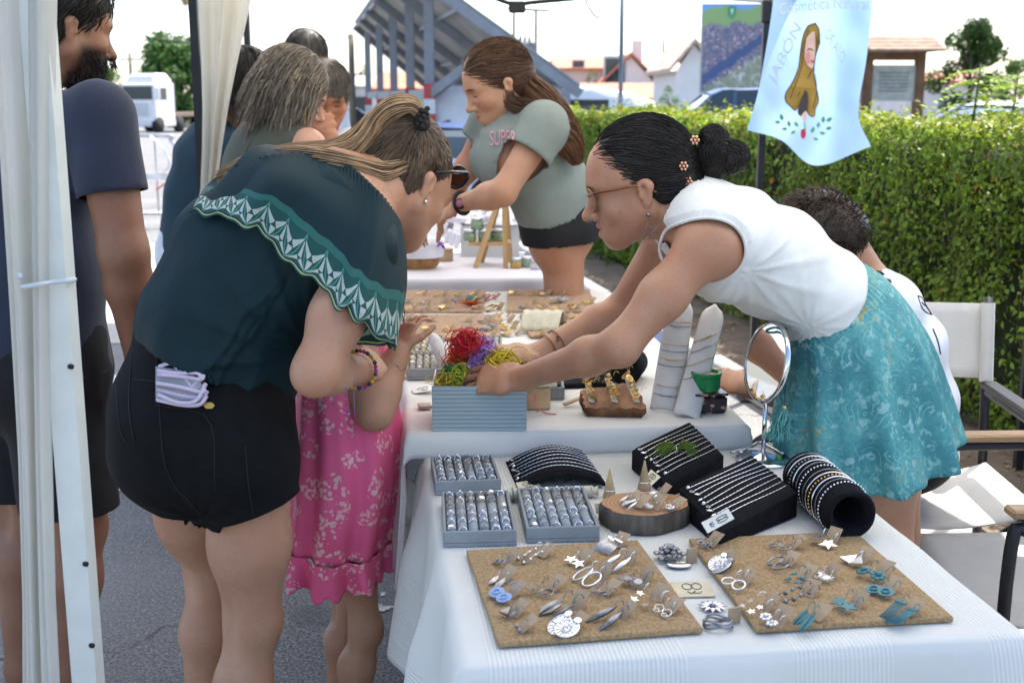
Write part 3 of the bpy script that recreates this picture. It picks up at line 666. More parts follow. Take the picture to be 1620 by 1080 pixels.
def tents():
    fab = M('tent_fabric', (.83, .82, .76), .8, 0, .05, 4, .2, 120)
    nt, L, b = nodes_of(fab); tr = _n(nt, 'ShaderNodeBsdfTranslucent', Color=(.88, .85, .78, 1)); mx = _n(nt, 'ShaderNodeMixShader'); mx.inputs[0].default_value = .52; L.new(b.outputs[0], mx.inputs[1]); L.new(tr.outputs[0], mx.inputs[2]); L.new(mx.outputs[0], nt.nodes['Material Output'].inputs[0])
    blk = M('black_steel', (.018, .018, .02), .45, .3); alu = M('white_steel', (.70, .71, .64), .35, 0, .04, 20)
    # near tent over the jewellery stall
    nl = np.array(A(96, 500, 1.70)); nl[2] = 0; fl = np.array(A(322, 300, 5.6)); fl[2] = 0; ml = np.array(A(321, 300, 4.47)); ml[2] = 0; fr = np.array(A(1206, 200, 5.6)); fr[2] = 0; nr = V3(2.05, 1.45, 0); rp = np.array(G(1609, 754, 0))
    rt = root('market_tent', 'white canopy market tent on black and white steel posts over the jewellery stall', 'tent', (nl + fr) / 2)
    ze = 1.852; cs = [nl + V3(-.04, -.05, 1.95), nr + V3(0, 0, 1.95), fr + V3(.02, 0, ze), fl + V3(-.02, 0, 2.02)]; pk = sum(cs) / 4; pk[2] = 2.75
    def sheet(a, b_, c, n=16):
        P = np.zeros((n, n, 3))
        for i in range(n):
            t = i / (n - 1); l, r = lerp(a, c, t), lerp(b_, c, t)
            for j in range(n): P[i, j] = lerp(l, r, j / (n - 1)); P[i, j, 2] -= .08 * math.sin(math.pi * t) * math.sin(math.pi * j / (n - 1))
        return P
    for i in range(4): obj('canopy_panel', grid_mesh('canopy_panel', sheet(cs[i], cs[(i + 1) % 4], pk)), fab, rt)
    g = GB()
    for i in range(4):
        a, b_ = cs[i], cs[(i + 1) % 4]; g.bar(a + V3(0, 0, -.004), b_ + V3(0, 0, -.004), .022, .022)
    g.build('edge_bar', M('grey_steel', (.30, .31, .33), .4, .5), rt)
    g = GB(); m1 = lerp(cs[3], cs[2], .5); ctr = A(818, 8, 5.58)
    g.tube(catmull([A(770, -8, 5.58), A(795, 2, 5.58), ctr, A(845, 4, 5.58), A(960, -6, 5.58)], 16), .010, 6); g.box(ctr + V3(0, 0, -.01), (.075, .04, .05), 0, None, .006); g.build('scissor_truss', blk, rt)
    g = GB(); g.tube(catmull([A(925, -6, 5.5), A(930, 10, 5.5), A(940, 24, 5.5), A(947, 28, 5.5), A(948, 10, 5.5)], 14), .004, 5); g.build('cable', M('grey_cable', (.25, .25, .26), .6), rt)
    g = GB(); g.bar(nl + V3(0, 0, .0), nl + V3(0, 0, .30), .031); g.bar(nl + V3(0, 0, .28), nl + V3(0, 0, 1.98), .037); g.box(nl + V3(0, 0, .292), (.042, .042, .025)); po = g.build('white_post', alu, rt)
    for z_ in (.45, .62, .75, 1.05): g = GB(); g.cyl(nl + V3(.014, -.0175, z_), nl + V3(.0185, -.0205, z_), .004, .004, 8); g.build('bolt', blk, po)
    for nm, p, zt in (('black_post', ml, 1.97), ('black_post', fr, ze), ('black_post', rp, 1.9)):
        g = GB(); g.bar(p, p + V3(0, 0, zt), .030); g.box(p + V3(0, 0, .006), (.12, .12, .012)); g.box(p + V3(0, 0, zt - .05), (.05, .05, .10), 0, None, .006)
        if p is rp: g.cyl(p + V3(-.02, -.02, 1.08), p + V3(-.05, -.03, 1.08), .012, .01, 8)
        g.build(nm, blk, rt)
    # curtains tied to the posts
    def curtain(top, bot, w0, w1, name, seed, n=60, m=40, fold=.018):
        P = np.zeros((n, m, 3)); rg = np.random.default_rng(seed); ph = rg.uniform(0, 6, 4)
        for i in range(n):
            t = i / (n - 1); c = lerp(top, bot, t); w = np.interp(t, np.linspace(0, 1, len(w0)), w0)
            s = np.linspace(-1, 1, m); P[i, :, 0] = c[0] + s * w; P[i, :, 1] = c[1] + fold * (np.sin(s * 7 + ph[0] + t * .6) + .6 * np.sin(s * 13 + ph[1] - t)) ; P[i, :, 2] = c[2]
        o = obj(name, grid_mesh(name, P), fab, rt); solid(o, .0012); return o
    curtain(A(30, -60, 1.68), A(64, 1180, 1.66), [.046, .036, .028, .022, .022, .028], 0, 'tied_curtain', 3, fold=.011)
    curtain(A(360, -20, 4.40), A(327, 360, 4.42), [.098, .08, .06, .044, .034, .028, .04], 0, 'tied_curtain', 5, fold=.022)
    g = GB(); zt = A(92, 446, 1.66)[2]; c1 = A(52, 446, 1.65)
    g.tube(catmull([A(34, 454, 1.655), A(60, 450, 1.635), A(84, 446, 1.662), A(112, 443, 1.668), A(116, 442, 1.72), A(80, 446, 1.74), A(34, 454, 1.70)], 20), .0035, 6); g.tube([A(28, 432, 1.65), A(34, 440, 1.65)], .004, 6); g.build('cable_tie', M('nylon', (.75, .80, .82), .4, trans=.2), rt)
    # second tent further on: only a pole shows, its roof shades the shoppers
    q = np.array(A(391, 60, 7.2)); q[2] = 0; c2 = [V3(-3.6, 5.75, 2.25), V3(.75, 5.85, 2.25), V3(.35, 8.6, 2.3), V3(-3.7, 8.6, 2.3)]; pk2 = V3(-1.4, 7.2, 2.95)
    r2 = root('market_tent', 'second market tent standing beyond the shoppers, one dark pole in view', 'tent', (-1.3, 7.2, 0))
    for i in range(4): obj('canopy_panel', grid_mesh('canopy_panel', sheet(c2[i], c2[(i + 1) % 4], pk2)), fab, r2)
    for p in (q, V3(-3.6, 5.8, 0)): g = GB(); g.bar(p, p + V3(0, 0, 2.3), .034); g.box(p + V3(0, 0, .006), (.12, .12, .012)); g.build('pole', blk, r2)
    # dried garland hanging inside the near tent
    g = GB(); c = A(298, -6, 5.45)
    r3 = root('dried_flower', 'bunch of dried straw-coloured leaves hanging from the tent edge', 'dried flowers', c)
    for k in range(11): a = R(200 + k * 14); d = V3(math.cos(a), .2 * math.sin(k), math.sin(a)); g.tube([c, c + d * .03, c + d * .065], [.002, .010, .001], 5, flat=.4)
    g.build('dried_leaves', M('straw', (.42, .33, .20), .9), r3)
tents()

def banner():
    Y = 5.35; px = [[(1228, -70), (1280, -74), (1332, -74), (1386, -72)], [(1222, 10), (1278, 8), (1330, 4), (1382, -2)], [(1210, 90), (1270, 92), (1322, 92), (1370, 96)], [(1196, 160), (1264, 172), (1318, 178), (1358, 180)], [(1182, 206), (1232, 216), (1282, 262), (1340, 240), (1378, 232)][0:1] + [(1236, 222), (1290, 262), (1378, 232)]]
    dy = [[0, .02, 0, .02], [0, .03, -.02, .03], [-.02, .04, -.03, .05], [-.06, .03, -.05, .05], [-.12, .02, -.06, .10]]
    C = np.array([[A(u, v, Y + dy[i][j]) for j, (u, v) in enumerate(r)] for i, r in enumerate(px)]); P = surf(C, 50, 46); P[..., 1] += .008 * vnoise(P, 9, 2)
    bm = M('banner_cloth', (.36, .55, .82), .6, 0, .03, 3); nt, L, b = nodes_of(bm); tr = _n(nt, 'ShaderNodeBsdfTranslucent', Color=(.42, .62, .88, 1)); mx = _n(nt, 'ShaderNodeMixShader'); mx.inputs[0].default_value = .5; L.new(b.outputs[0], mx.inputs[1]); L.new(tr.outputs[0], mx.inputs[2]); L.new(mx.outputs[0], nt.nodes['Material Output'].inputs[0])
    rt = root('banner', 'pale blue fabric banner with a long-haired girl and white lettering above the hedge', 'banner', A(1290, 0, Y)); me = grid_mesh('cloth', P); obj('cloth', me, bm, rt)
    bv = bvh((P.reshape(-1, 3), np.array([p.vertices[:] for p in me.polygons])))
    def print_poly(pts, name, mat, off, smooth=True):
        q = catmull([(a, b_, 0) for a, b_ in list(pts) + [pts[0]]], len(pts) * 4)[:-1, :2] if smooth else np.array(pts, float); hit = [shoot(bv, a, b_, off) for a, b_ in q]
        if any(h_ is None for h_ in hit): return
        g = GB(); g.add(hit, [tuple(range(len(hit)))]); me_ = g.mesh(name); b2 = bmesh.new(); b2.from_mesh(me_); bmesh.ops.triangulate(b2, faces=b2.faces); b2.to_mesh(me_); b2.free(); obj(name, me_, mat, rt)
    def line(pts, name, mat, w, off=.006):
        q = catmull([(a, b_, 0) for a, b_ in pts], max(16, len(pts) * 4))[:, :2]; hit = [shoot(bv, a, b_, off) for a, b_ in q]
        if any(h_ is None for h_ in hit): return
        g = GB(); g.tube(hit, w, 4); g.build(name, mat, rt)
    gold = M('print_gold', (.42, .26, .05), .7); dk = M('print_dark', (.05, .045, .05), .7); sk = M('print_skin', (.75, .52, .45), .7); red = M('print_red', (.55, .03, .06), .7); grn = M('print_green', (.10, .33, .20), .7); wh = M('print_white', (.85, .88, .92), .6); pkm = M('print_pink', (.78, .30, .30), .7); ol = M('print_outline', (.09, .07, .06), .7)
    hair = [(1290, 37), (1278, 42), (1270, 60), (1266, 85), (1263, 108), (1254, 130), (1243, 148), (1243, 160), (1250, 168), (1258, 175), (1263, 170), (1272, 168), (1280, 182), (1288, 184), (1290, 172), (1295, 160), (1293, 145), (1288, 118), (1290, 90), (1296, 70), (1296, 48)]
    print_poly(hair, 'printed_hair', gold, .004); line(hair + [hair[0]], 'printed_outline', ol, .0022, .008)
    for pl in ([(1280, 46), (1271, 75), (1268, 105), (1256, 140), (1250, 156)], [(1284, 112), (1272, 135), (1262, 152)], [(1290, 118), (1292, 145), (1286, 172)], [(1296, 50), (1297, 70), (1291, 62)]): line(pl, 'printed_lock', ol, .0016, .014)
    print_poly([(1276, 60), (1288, 50), (1290, 70), (1289, 90), (1286, 108), (1278, 104), (1273, 90)], 'printed_face', sk, .022); print_poly([(1275, 84), (1281, 84), (1280, 98), (1275, 97)], 'printed_cheek', pkm, .028); line([(1283, 96), (1287, 98), (1290, 94)], 'printed_mouth', red, .003, .030); line([(1277, 80), (1281, 77), (1286, 80)], 'printed_eye', ol, .0018, .030)
    print_poly([(1274, 142), (1266, 160), (1262, 178), (1268, 184), (1276, 175), (1278, 150)], 'printed_dress', dk, .022); print_poly([(1268, 182), (1275, 176), (1276, 190), (1271, 194)], 'printed_hand', sk, .026)
    print_poly([(1267, 206), (1273, 204), (1275, 214), (1271, 220), (1267, 216)], 'printed_rose', red, .007); line([(1272, 190), (1274, 206)], 'printed_stem', grn, .0025, .008)
    for (u, v, a, l) in ((1238, 190, 1.9, 10), (1234, 194, 3.0, 8), (1249, 200, 1.8, 9), (1245, 204, 3.2, 8), (1262, 200, 2.2, 9), (1258, 208, 3.6, 8), (1284, 210, 1.2, 10), (1287, 219, -.3, 8), (1294, 202, 1.4, 9), (1297, 210, -.2, 9), (1302, 194, 1.5, 10), (1307, 204, .2, 9), (1308, 192, .6, 10)):
        d = np.array((math.cos(a), -math.sin(a))); n = np.array((-d[1], d[0])); c = np.array((u, v), float); print_poly([tuple(c - d * l * .1), tuple(c + d * l * .4 + n * l * .3), tuple(c + d * l), tuple(c + d * l * .4 - n * l * .3)], 'printed_leaf', grn, .006)
    def text(body, f, name, mat, off=.005):
        cu = bpy.data.curves.new('t', 'FONT'); cu.body = body; cu.size = 1; o = bpy.data.objects.new('t', cu); COL.objects.link(o); dg = bpy.context.evaluated_depsgraph_get(); m2 = bpy.data.meshes.new_from_object(o.evaluated_get(dg)); bpy.data.objects.remove(o)
        X1 = max(v.co.x for v in m2.vertices); bad = False
        for v in m2.vertices:
            u, vv = f(v.co.x / X1, v.co.y); h_ = shoot(bv, u, vv, off); bad |= h_ is None
            if h_ is not None: v.co = Vector(h_)
            else: v.co = Vector(A(u, vv, Y))
        obj(name, m2, mat, rt)
    text('Cosm\u00e9tica Natural', lambda t, y: (1232 + t * 142, 24 - 20 * math.sin(t * 1.9) * .75 + 6 * t - y * 26), 'lettering', wh)
    text('JAB\u00d3N', lambda t, y: (1226 + t * 42 - y * 16, 134 - t * 88 - y * 22 * .8), 'lettering', M('print_faint', (.62, .72, .88), .6)); text('DE ALO', lambda t, y: (1304 + t * 28 + y * 10, 58 + t * 44 - y * 22), 'lettering', MATS['print_faint'])
banner()
# ------------------------------------------------------------------ tables and their cloths
Z1, Z2, Z3 = .72, .77, .77
def cloth_mesh(name, c0, ax, ay, W_, D_, z, drops, seed, wave=.012, step=.012, flare=.10):
    """c0: near left corner of the table top; ax, ay unit vectors; drops: near, right, far, left"""
    dn, dr, df, dl = drops; s = np.arange(-dl, W_ + dr + step, step); t = np.arange(-dn, D_ + df + step, step); S, T_ = np.meshgrid(s, t, indexing='ij')
    cs, ct = np.clip(S, 0, W_), np.clip(T_, 0, D_); ex, ey = np.abs(S - cs), np.abs(T_ - ct); dn_ = np.maximum(ex, ey) + .25 * np.minimum(ex, ey); sx, sy = np.sign(S - cs), np.sign(T_ - ct)
    P = c0[:2] + cs[..., None] * ax[:2] + ct[..., None] * ay[:2]; rnd = .012
    out = flare * dn_ + rnd * (1 - np.exp(-dn_ / rnd)); along = np.where(ex > ey, T_, S); wv = wave * np.clip(dn_ / .15, 0, 1) * (np.sin(along * 17 + seed) + .6 * np.sin(along * 31 + seed * 2)); out = out + wv
    fx = np.where(ex >= ey, 1, ex / (ey + 1e-6)) * sx; fy = np.where(ey >= ex, 1, ey / (ex + 1e-6)) * sy
    P = P + (fx * out)[..., None] * ax[:2] + (fy * out)[..., None] * ay[:2]
    zz = z - np.maximum(dn_ - rnd * .5, 0) * .985 - .3 * rnd * (1 - np.exp(-dn_ / rnd)); flat = np.concatenate([P, zz[..., None]], -1); flat[..., 2] += np.where(dn_ < 1e-6, .0016 * vnoise(flat * V3(1, 1, 0), 7, seed) - .0016, 0)
    me = grid_mesh(name, flat); set_uv(me, np.stack([S.ravel(), T_.ravel()], 1)); return me
def table(label, c, W_, D_, ang, z, drops, mat, seed, group=None, **k):
    ax = V3(math.cos(ang), math.sin(ang), 0); ay = V3(-math.sin(ang), math.cos(ang), 0); c0 = np.asarray(c, float); ctr = c0 + ax * W_ / 2 + ay * D_ / 2
    r = root('folding_table', label[0], 'table', (ctr[0], ctr[1], 0)); top = M('table_plastic', (.55, .54, .50), .5); g = GB(); g.box((ctr[0], ctr[1], z - .026), (W_ - .01, D_ - .01, .04), ang, None, .006); g.build('table_top', top, r)
    lg = M('table_leg', (.42, .41, .37), .45, .2)
    for sx in (.06, W_ - .06):
        for sy in (.10, D_ - .10): p = c0 + ax * sx + ay * sy; g = GB(); g.tube([(p[0], p[1], 0), (p[0], p[1], z - .04)], .016, 8); g.build('leg', lg, r)
    cl = root('tablecloth', label[1], 'tablecloth', (ctr[0], ctr[1], z)); o = obj('cloth', cloth_mesh('cloth', c0, ax, ay, W_, D_, z, drops, seed, **k), mat, cl); solid(o, .0012, -1); return c0, ax, ay
def cloth_mat(name, col, bands, tr=.15):
    m = M(name, col, .85, 0, .04, 5, 0); nt, L, b = nodes_of(m); u, v, _, vec = uvx(nt, 'UV'); msk = None
    for a, b_ in bands: q = u.gt(a) * u.lt(b_); msk = q if msk is None else msk + q
    n = tex(nt, 'Noise', vec, None, Scale=5, Detail=3); fine = tex(nt, 'Noise', vec, None, Scale=900); c = mixc(nt, n.ss(.3, .7), col, tuple(x * .94 for x in col))
    wr = tex(nt, 'Noise', vec, None, Scale=11, Detail=5, Distortion=1.2); cr = ((u * 3.1 + wr * .03).fract() - .5).abs().lt(.012) + ((v * 2.7 + wr * .03).fract() - .5).abs().lt(.012); h = fine * .3 + wr * 2.2 + cr * .5; c = mixc(nt, tex(nt, 'Noise', vec, None, Scale=3.5, Detail=6).ss(.58, .72) * .10, c, tuple(x * .8 for x in col))
    if msk is not None: rib = ((u * (6.2832 / .0062)).sin() * .5 + .5) * msk; c = mixc(nt, rib * .55, c, tuple(min(.92, x * 1.16) for x in col)); c = mixc(nt, (msk - rib) * .16, c, tuple(x * .7 for x in col)); h = h + rib
    setcol(m, c); addbump(m, h, .45, .002)
    if tr: t = _n(nt, 'ShaderNodeBsdfTranslucent'); L.new(c, t.inputs[0]); mx = _n(nt, 'ShaderNodeMixShader'); mx.inputs[0].default_value = tr; L.new(b.outputs[0], mx.inputs[1]); L.new(t.outputs[0], mx.inputs[2]); L.new(mx.outputs[0], nt.nodes['Material Output'].inputs[0])
    return m
a1 = G(735, 1052, Z1); b1 = G(1618, 1003, Z1); ang1 = math.atan2(b1[1] - a1[1], b1[0] - a1[0]); W1_ = float(np.linalg.norm(b1 - a1))
T1 = table(('folding table carrying the silver jewellery under a striped cloth', 'pale mint striped cloth over the silver jewellery table'), a1, W1_, .93, ang1, Z1, (.62, .30, .05, .34), cloth_mat('mint_cloth', (.77, .76, .69), ((-.30, -.16), (.03, .16), (.155, .29), (.43, .57), (.70, .80)), .12), 2, flare=.16, wave=.016)
a2 = G(648, 684, Z2); b2 = G(1190, 690, Z2); ang2 = R(5.5); W2_ = .69
T2 = table(('long folding table carrying the gold jewellery and thread box', 'plain pale cloth over the gold jewellery table'), a2, W2_, 1.74, ang2, Z2, (.055, .30, .05, .33), cloth_mat('white_cloth', (.78, .76, .71), (), .12), 5, flare=.08)
a3 = G(632, 436, Z3); b3 = G(897, 441, Z3); a3 = b3 - V3(1.5 * math.cos(R(3)), 1.5 * math.sin(R(3)), 0)
T3 = table(('folding table of the soap stall under a white cloth', 'white lilac-tinted cloth over the soap stall table'), a3, 1.5, .75, R(4), Z3, (.40, .30, .3, .3), cloth_mat('lilac_cloth', (.74, .71, .76), (), .12), 7, flare=.07, wave=.014)

# ------------------------------------------------------------------ chairs
def director_chair(label, c, ang, wood=True, sz=.46, w=.50, canvas=(.50, .49, .46)):
    """local: faces -y, origin on the ground under the seat"""
    r = root('director_chair', label, 'chair', (c[0], c[1], 0), local=True, rot=(0, 0, ang)); blk = M('black_tube', (.014, .014, .016), .4, .2); cv = M('canvas_%d' % int(canvas[0] * 100), canvas, .9, 0, .05, 8, .3, 300); wd = M('oak_arm', (.42, .26, .13), .5, 0, .25, 12, .2, 50, stretch=(12, 1, 1))
    d = .42; hx = w / 2
    for s in (-1, 1):
        g = GB(); x = s * hx; g.tube(catmull([(x, -d / 2, .0), (x, -d / 2, .58), (x, -d / 2 + .03, .635), (x, -d / 2 + .08, .65), (x, d / 2, .65)], 24), .0125, 10); g.build('side_frame', blk, r)
        g = GB(); g.tube([(x, d / 2, .0), (x, d / 2 + .01, .50), (x, d / 2 + .06, .90)], .0125, 10); g.build('back_post', blk, r)
        g = GB(); g.box((x, .0, .672), (.045, d + .02, .018), 0, None, .005); g.build('armrest', wd if wood else blk, r)
        g = GB(); g.tube([(x, -d / 2, .06), (x, d / 2, .06)], .010, 8); g.build('foot_rail', blk, r)
    for y in (-d / 2 + .04, d / 2 - .04):
        for s in (-1, 1): g = GB(); g.tube([(-s * hx, y + s * .012, .08), (s * hx, y + s * .012, sz - .02)], .0105, 8); g.build('cross_leg', blk, r)
    n = 20; P = np.zeros((n, 10, 3))
    for i in range(n):
        for j in range(10): s = -1 + 2 * i / (n - 1); P[i, j] = (s * hx, -d / 2 + .01 + (d - .03) * j / 9, sz - .045 * (1 - s * s))
    solid(obj('seat', grid_mesh('seat', P), cv, r), .004)
    P = np.zeros((n, 8, 3))
    for i in range(n):
        for j in range(8): s = -1 + 2 * i / (n - 1); P[i, j] = (s * (hx + .018), d / 2 + .04 + .03 * (1 - s * s) + .004 * j, .68 + .20 * j / 7)
    solid(obj('backrest', grid_mesh('backrest', P), cv, r), .005)
    for s in (-1, 1): g = GB(); g.tube([(s * hx, d / 2 + .028, .675), (s * hx, d / 2 + .058, .885)], .022, 10, cap=False, flat=.8); g.build('canvas_sleeve', cv, r)
    return r
director_chair('canvas chair with off-white backrest that the boy sits on', (A(1440, 700, 2.97)[0], 2.93), R(-2), False, canvas=(.60, .58, .54))
director_chair('empty canvas chair with wooden armrest beside the striped tablecloth', (1.135, 2.385), R(-88), sz=.44, canvas=(.40, .40, .39))
def folding_chair():
    c = A(962, 476, 4.75); r = root('folding_chair', 'black folding chair with dark blue seat behind the gold jewellery table', 'chair', (c[0] + .05, c[1], 0)); bk = M('black_tube', (.014, .014, .016)); g = GB(); z = .45; p = V3(c[0] + .06, c[1] + .1, 0)
    g.box(p + V3(0, 0, z), (.38, .38, .025), 0, None, .008); g.build('seat', M('navy_vinyl', (.03, .06, .15), .4), r)
    for s in (-1, 1):
        g = GB(); g.tube([p + V3(-.16, s * .19, 0), p + V3(.20, s * .19, .86)], .011, 8); g.build('frame', bk, r); g = GB(); g.tube([p + V3(.20, s * .17, 0), p + V3(-.12, s * .17, z)], .011, 8); g.build('leg', bk, r)
    g = GB(); g.box(p + V3(.18, 0, .78), (.02, .38, .16), 0, None, .008); g.build('backrest', bk, r)
folding_chair()
# ------------------------------------------------------------------ beyond the stalls
glass_d = M('car_glass', (.03, .045, .055), .06, 0, 0, coat=.5); tyre = M('tyre', (.015, .015, .016), .85); rim = M('wheel_rim', (.5, .5, .52), .35, .8)
def at_ground(u, v, Y):
    p = A(u, v, Y); p[2] = gz(Y); return p
def car(label, c, ang, col, L_=4.3, W_=1.78, H_=1.48, kind='hatch', name='parked_car', cat='car', ground=None):
    """local: nose towards +x"""
    r = root(name, label, cat, (c[0], c[1], gz(c[1]) if ground is None else ground), local=True, rot=(0, 0, ang)); paint = M('paint_' + '_'.join('%02d' % int(x * 100) for x in col), col, .35, .0, .04, 3, coat=.3); hw = W_ / 2
    if kind == 'van': prof = [(-.5, .30, .95, 1), (-.48, .25, 1.02, 1), (-.1, .22, 1.02, 1), (.2, .22, 1.02, 1), (.36, .22, .95, .97), (.46, .26, .86, .9), (.5, .32, .62, .78)]; cab = [(-.49, .93), (-.47, 1.0), (.16, 1.0), (.24, .96), (.38, .54)]
    elif kind == 'pickup': prof = [(-.5, .34, .62, .98), (-.47, .3, .64, 1), (-.1, .28, .64, 1), (.2, .28, .63, 1), (.4, .28, .60, .96), (.48, .32, .54, .86), (.5, .38, .46, .8)]; cab = [(-.13, .64), (-.10, .97), (.02, 1.0), (.12, .97), (.26, .62)]
    else: prof = [(-.5, .26, .55, .86), (-.475, .2, .64, .95), (-.3, .15, .66, 1), (.0, .14, .64, 1), (.25, .15, .62, .99), (.4, .17, .57, .95), (.475, .22, .48, .86), (.5, .3, .4, .74)]; cab = [(-.47, .64), (-.38, .93), (-.2, 1.0), (.04, .98), (.12, .93), (.28, .62)]
    g = GB(); g.smooth = True; P = []
    for x, zb, zt, w in prof:
        zb *= H_ * .75; zt *= H_; y = hw * w; P.append([(x * L_, -y * .92, zb), (x * L_, -y, zb + .12), (x * L_, -y, (zb + zt) / 2), (x * L_, -y * .96, zt - .05), (x * L_, -y * .86, zt), (x * L_, 0, zt + .015), (x * L_, y * .86, zt), (x * L_, y * .96, zt - .05), (x * L_, y, (zb + zt) / 2), (x * L_, y, zb + .12), (x * L_, y * .92, zb)])
    P = np.array(P); g.grid(P); g.add(P[0], [tuple(range(11))]); g.add(P[-1], [tuple(range(10, -1, -1))]); body = g.build('body', paint, r)
    if kind != 'van':
        cab = [(float(a_), float(b_)) for a_, b_, _ in catmull([(a_, b_, 0) for a_, b_ in cab], 14)]; zbelt = .63 * H_ if kind != 'pickup' else .62 * H_; n = len(cab); g = GB(); Vv = []
        for x, z in cab: t = (z * H_ - zbelt) / (H_ - zbelt); y = hw * (.95 - .20 * max(t, 0)); Vv.append((x * L_, y, z * H_))
        up = Vv[3:-3]; side = [[(x, s * y, z) for x, y, z in Vv] for s in (-1, 1)]; k = len(Vv)
        for s in (0, 1): g.add(side[s], [tuple(range(k))] if s else [tuple(range(k - 1, -1, -1))])
        g.add(side[0] + side[1], [(i, i + 1, k + i + 1, k + i) for i in (0, 1, 2, k - 4, k - 3, k - 2)]); gl = g.build('window_glass', glass_d, r)
        g = GB(); g.smooth = True; q = [(x, y * 1.01, z) for x, y, z in up]; rows = np.array([[(x, -y, z - .02) for x, y, z in q], [(x, -y * .92, z + .012) for x, y, z in q], [(x, 0, z + .03) for x, y, z in q], [(x, y * .92, z + .012) for x, y, z in q], [(x, y, z - .02) for x, y, z in q]]); g.grid(rows); g.build('roof', paint, r)
        for s in (-1, 1):
            for a, b_ in ((0, 3), (k - 4, k - 1)): g = GB(); g.bar([Vv[a][0], s * Vv[a][1] * 1.01, Vv[a][2]], [Vv[b_][0], s * Vv[b_][1] * 1.01, Vv[b_][2]], .07, .05); g.build('pillar', paint, r)
            xm = (.02 if kind != 'pickup' else .06) * L_; g = GB(); g.bar([xm, s * hw * .955, zbelt], [xm - .05, s * hw * .765, H_ * .985], .06, .04); g.build('pillar', paint, r)
            g = GB(); g.box((.20 * L_, s * (hw + .08), zbelt + .06), (.12, .16, .10), 0, None, .03); g.build('wing_mirror', paint, r)
            g = GB(); g.box((-.02 * L_, s * (hw + .003), H_ * .52), (.15, .02, .025)); g.build('door_handle', rim, r)
    else:
        g = GB(); zz = H_; g.add([(.205 * L_, -hw * .88, .96 * zz), (.205 * L_, hw * .88, .96 * zz), (.41 * L_, hw * .85, .66 * zz), (.41 * L_, -hw * .85, .66 * zz)], [(0, 1, 2, 3)]); pr = g.v
        g = GB(); g.box((.30 * L_, 0, .80 * zz), (.03, W_ * .84, .46 * zz), 0, np.array(Matrix.Rotation(R(-38), 3, 'Y'))); g.build('windscreen', glass_d, r)
        for s in (-1, 1): g = GB(); g.box((.19 * L_, s * (hw * .985), .76 * zz), (.16 * L_, .03, .24 * zz)); g.build('window_glass', glass_d, r)
    for sx in (-.31, .31):
        for s in (-1, 1): p = (sx * L_, s * (hw - .10), .31); g = GB(); g.cyl((p[0], p[1] - .10, .31), (p[0], p[1] + .10, .31), .31, .31, 20); w_ = g.build('wheel', tyre, r); g = GB(); g.cyl((p[0], p[1] + s * .101, .31), (p[0], p[1] + s * .106, .31), .20, .20, 16); g.build('wheel_rim', rim, w_)
    for s in (-1, 1):
        g = GB(); g.box((-.492 * L_, s * hw * .74, .52 * H_), (.06, .36, .14), 0, None, .02); g.build('tail_light', M('tail_light', (.5, .02, .03), .2), r); g = GB(); g.box((.478 * L_, s * hw * .66, .45 * H_), (.08, .34, .12), 0, None, .03); g.build('headlight', M('headlight', (.8, .82, .85), .1), r)
    g = GB(); g.box((-.503 * L_, 0, .40 * H_), (.012, .5, .11)); g.build('number_plate', M('plate_white', (.7, .7, .7), .5), r); return r
car('dark blue hatchback parked under the slanted shelter', at_ground(700, 200, 27), R(75), (.035, .07, .17), 4.2, 1.78, 1.5, ground=-.33); car('blue saloon with red tail light parked behind the soap stall', at_ground(728, 230, 21), R(82), (.05, .09, .22), 4.3, 1.78, 1.42, ground=-.45)
car('white van parked behind the hedge end', at_ground(862, 180, 26), R(-3), (.78, .78, .78), 4.9, 1.95, 1.95, 'van', 'parked_van', 'van', -.36); car('white car in front of the van near the hedge end', at_ground(945, 215, 17), R(165), (.78, .78, .78), 4.2, 1.76, 1.40, ground=-.25); car('slate blue pickup truck parked behind the hedge', at_ground(1175, 180, 22), R(178), (.055, .095, .19), 5.0, 1.85, 1.75, 'pickup', 'parked_pickup', 'pickup', -.22); car('silver car parked behind the hedge under the banner', at_ground(1640, 190, 12.0), R(183), (.42, .48, .56), 4.5, 1.8, 1.45, ground=-.06); car('small white car parked far beyond the barrier', at_ground(549, 205, 42), R(10), (.75, .75, .76), 4.0, 1.7, 1.45)
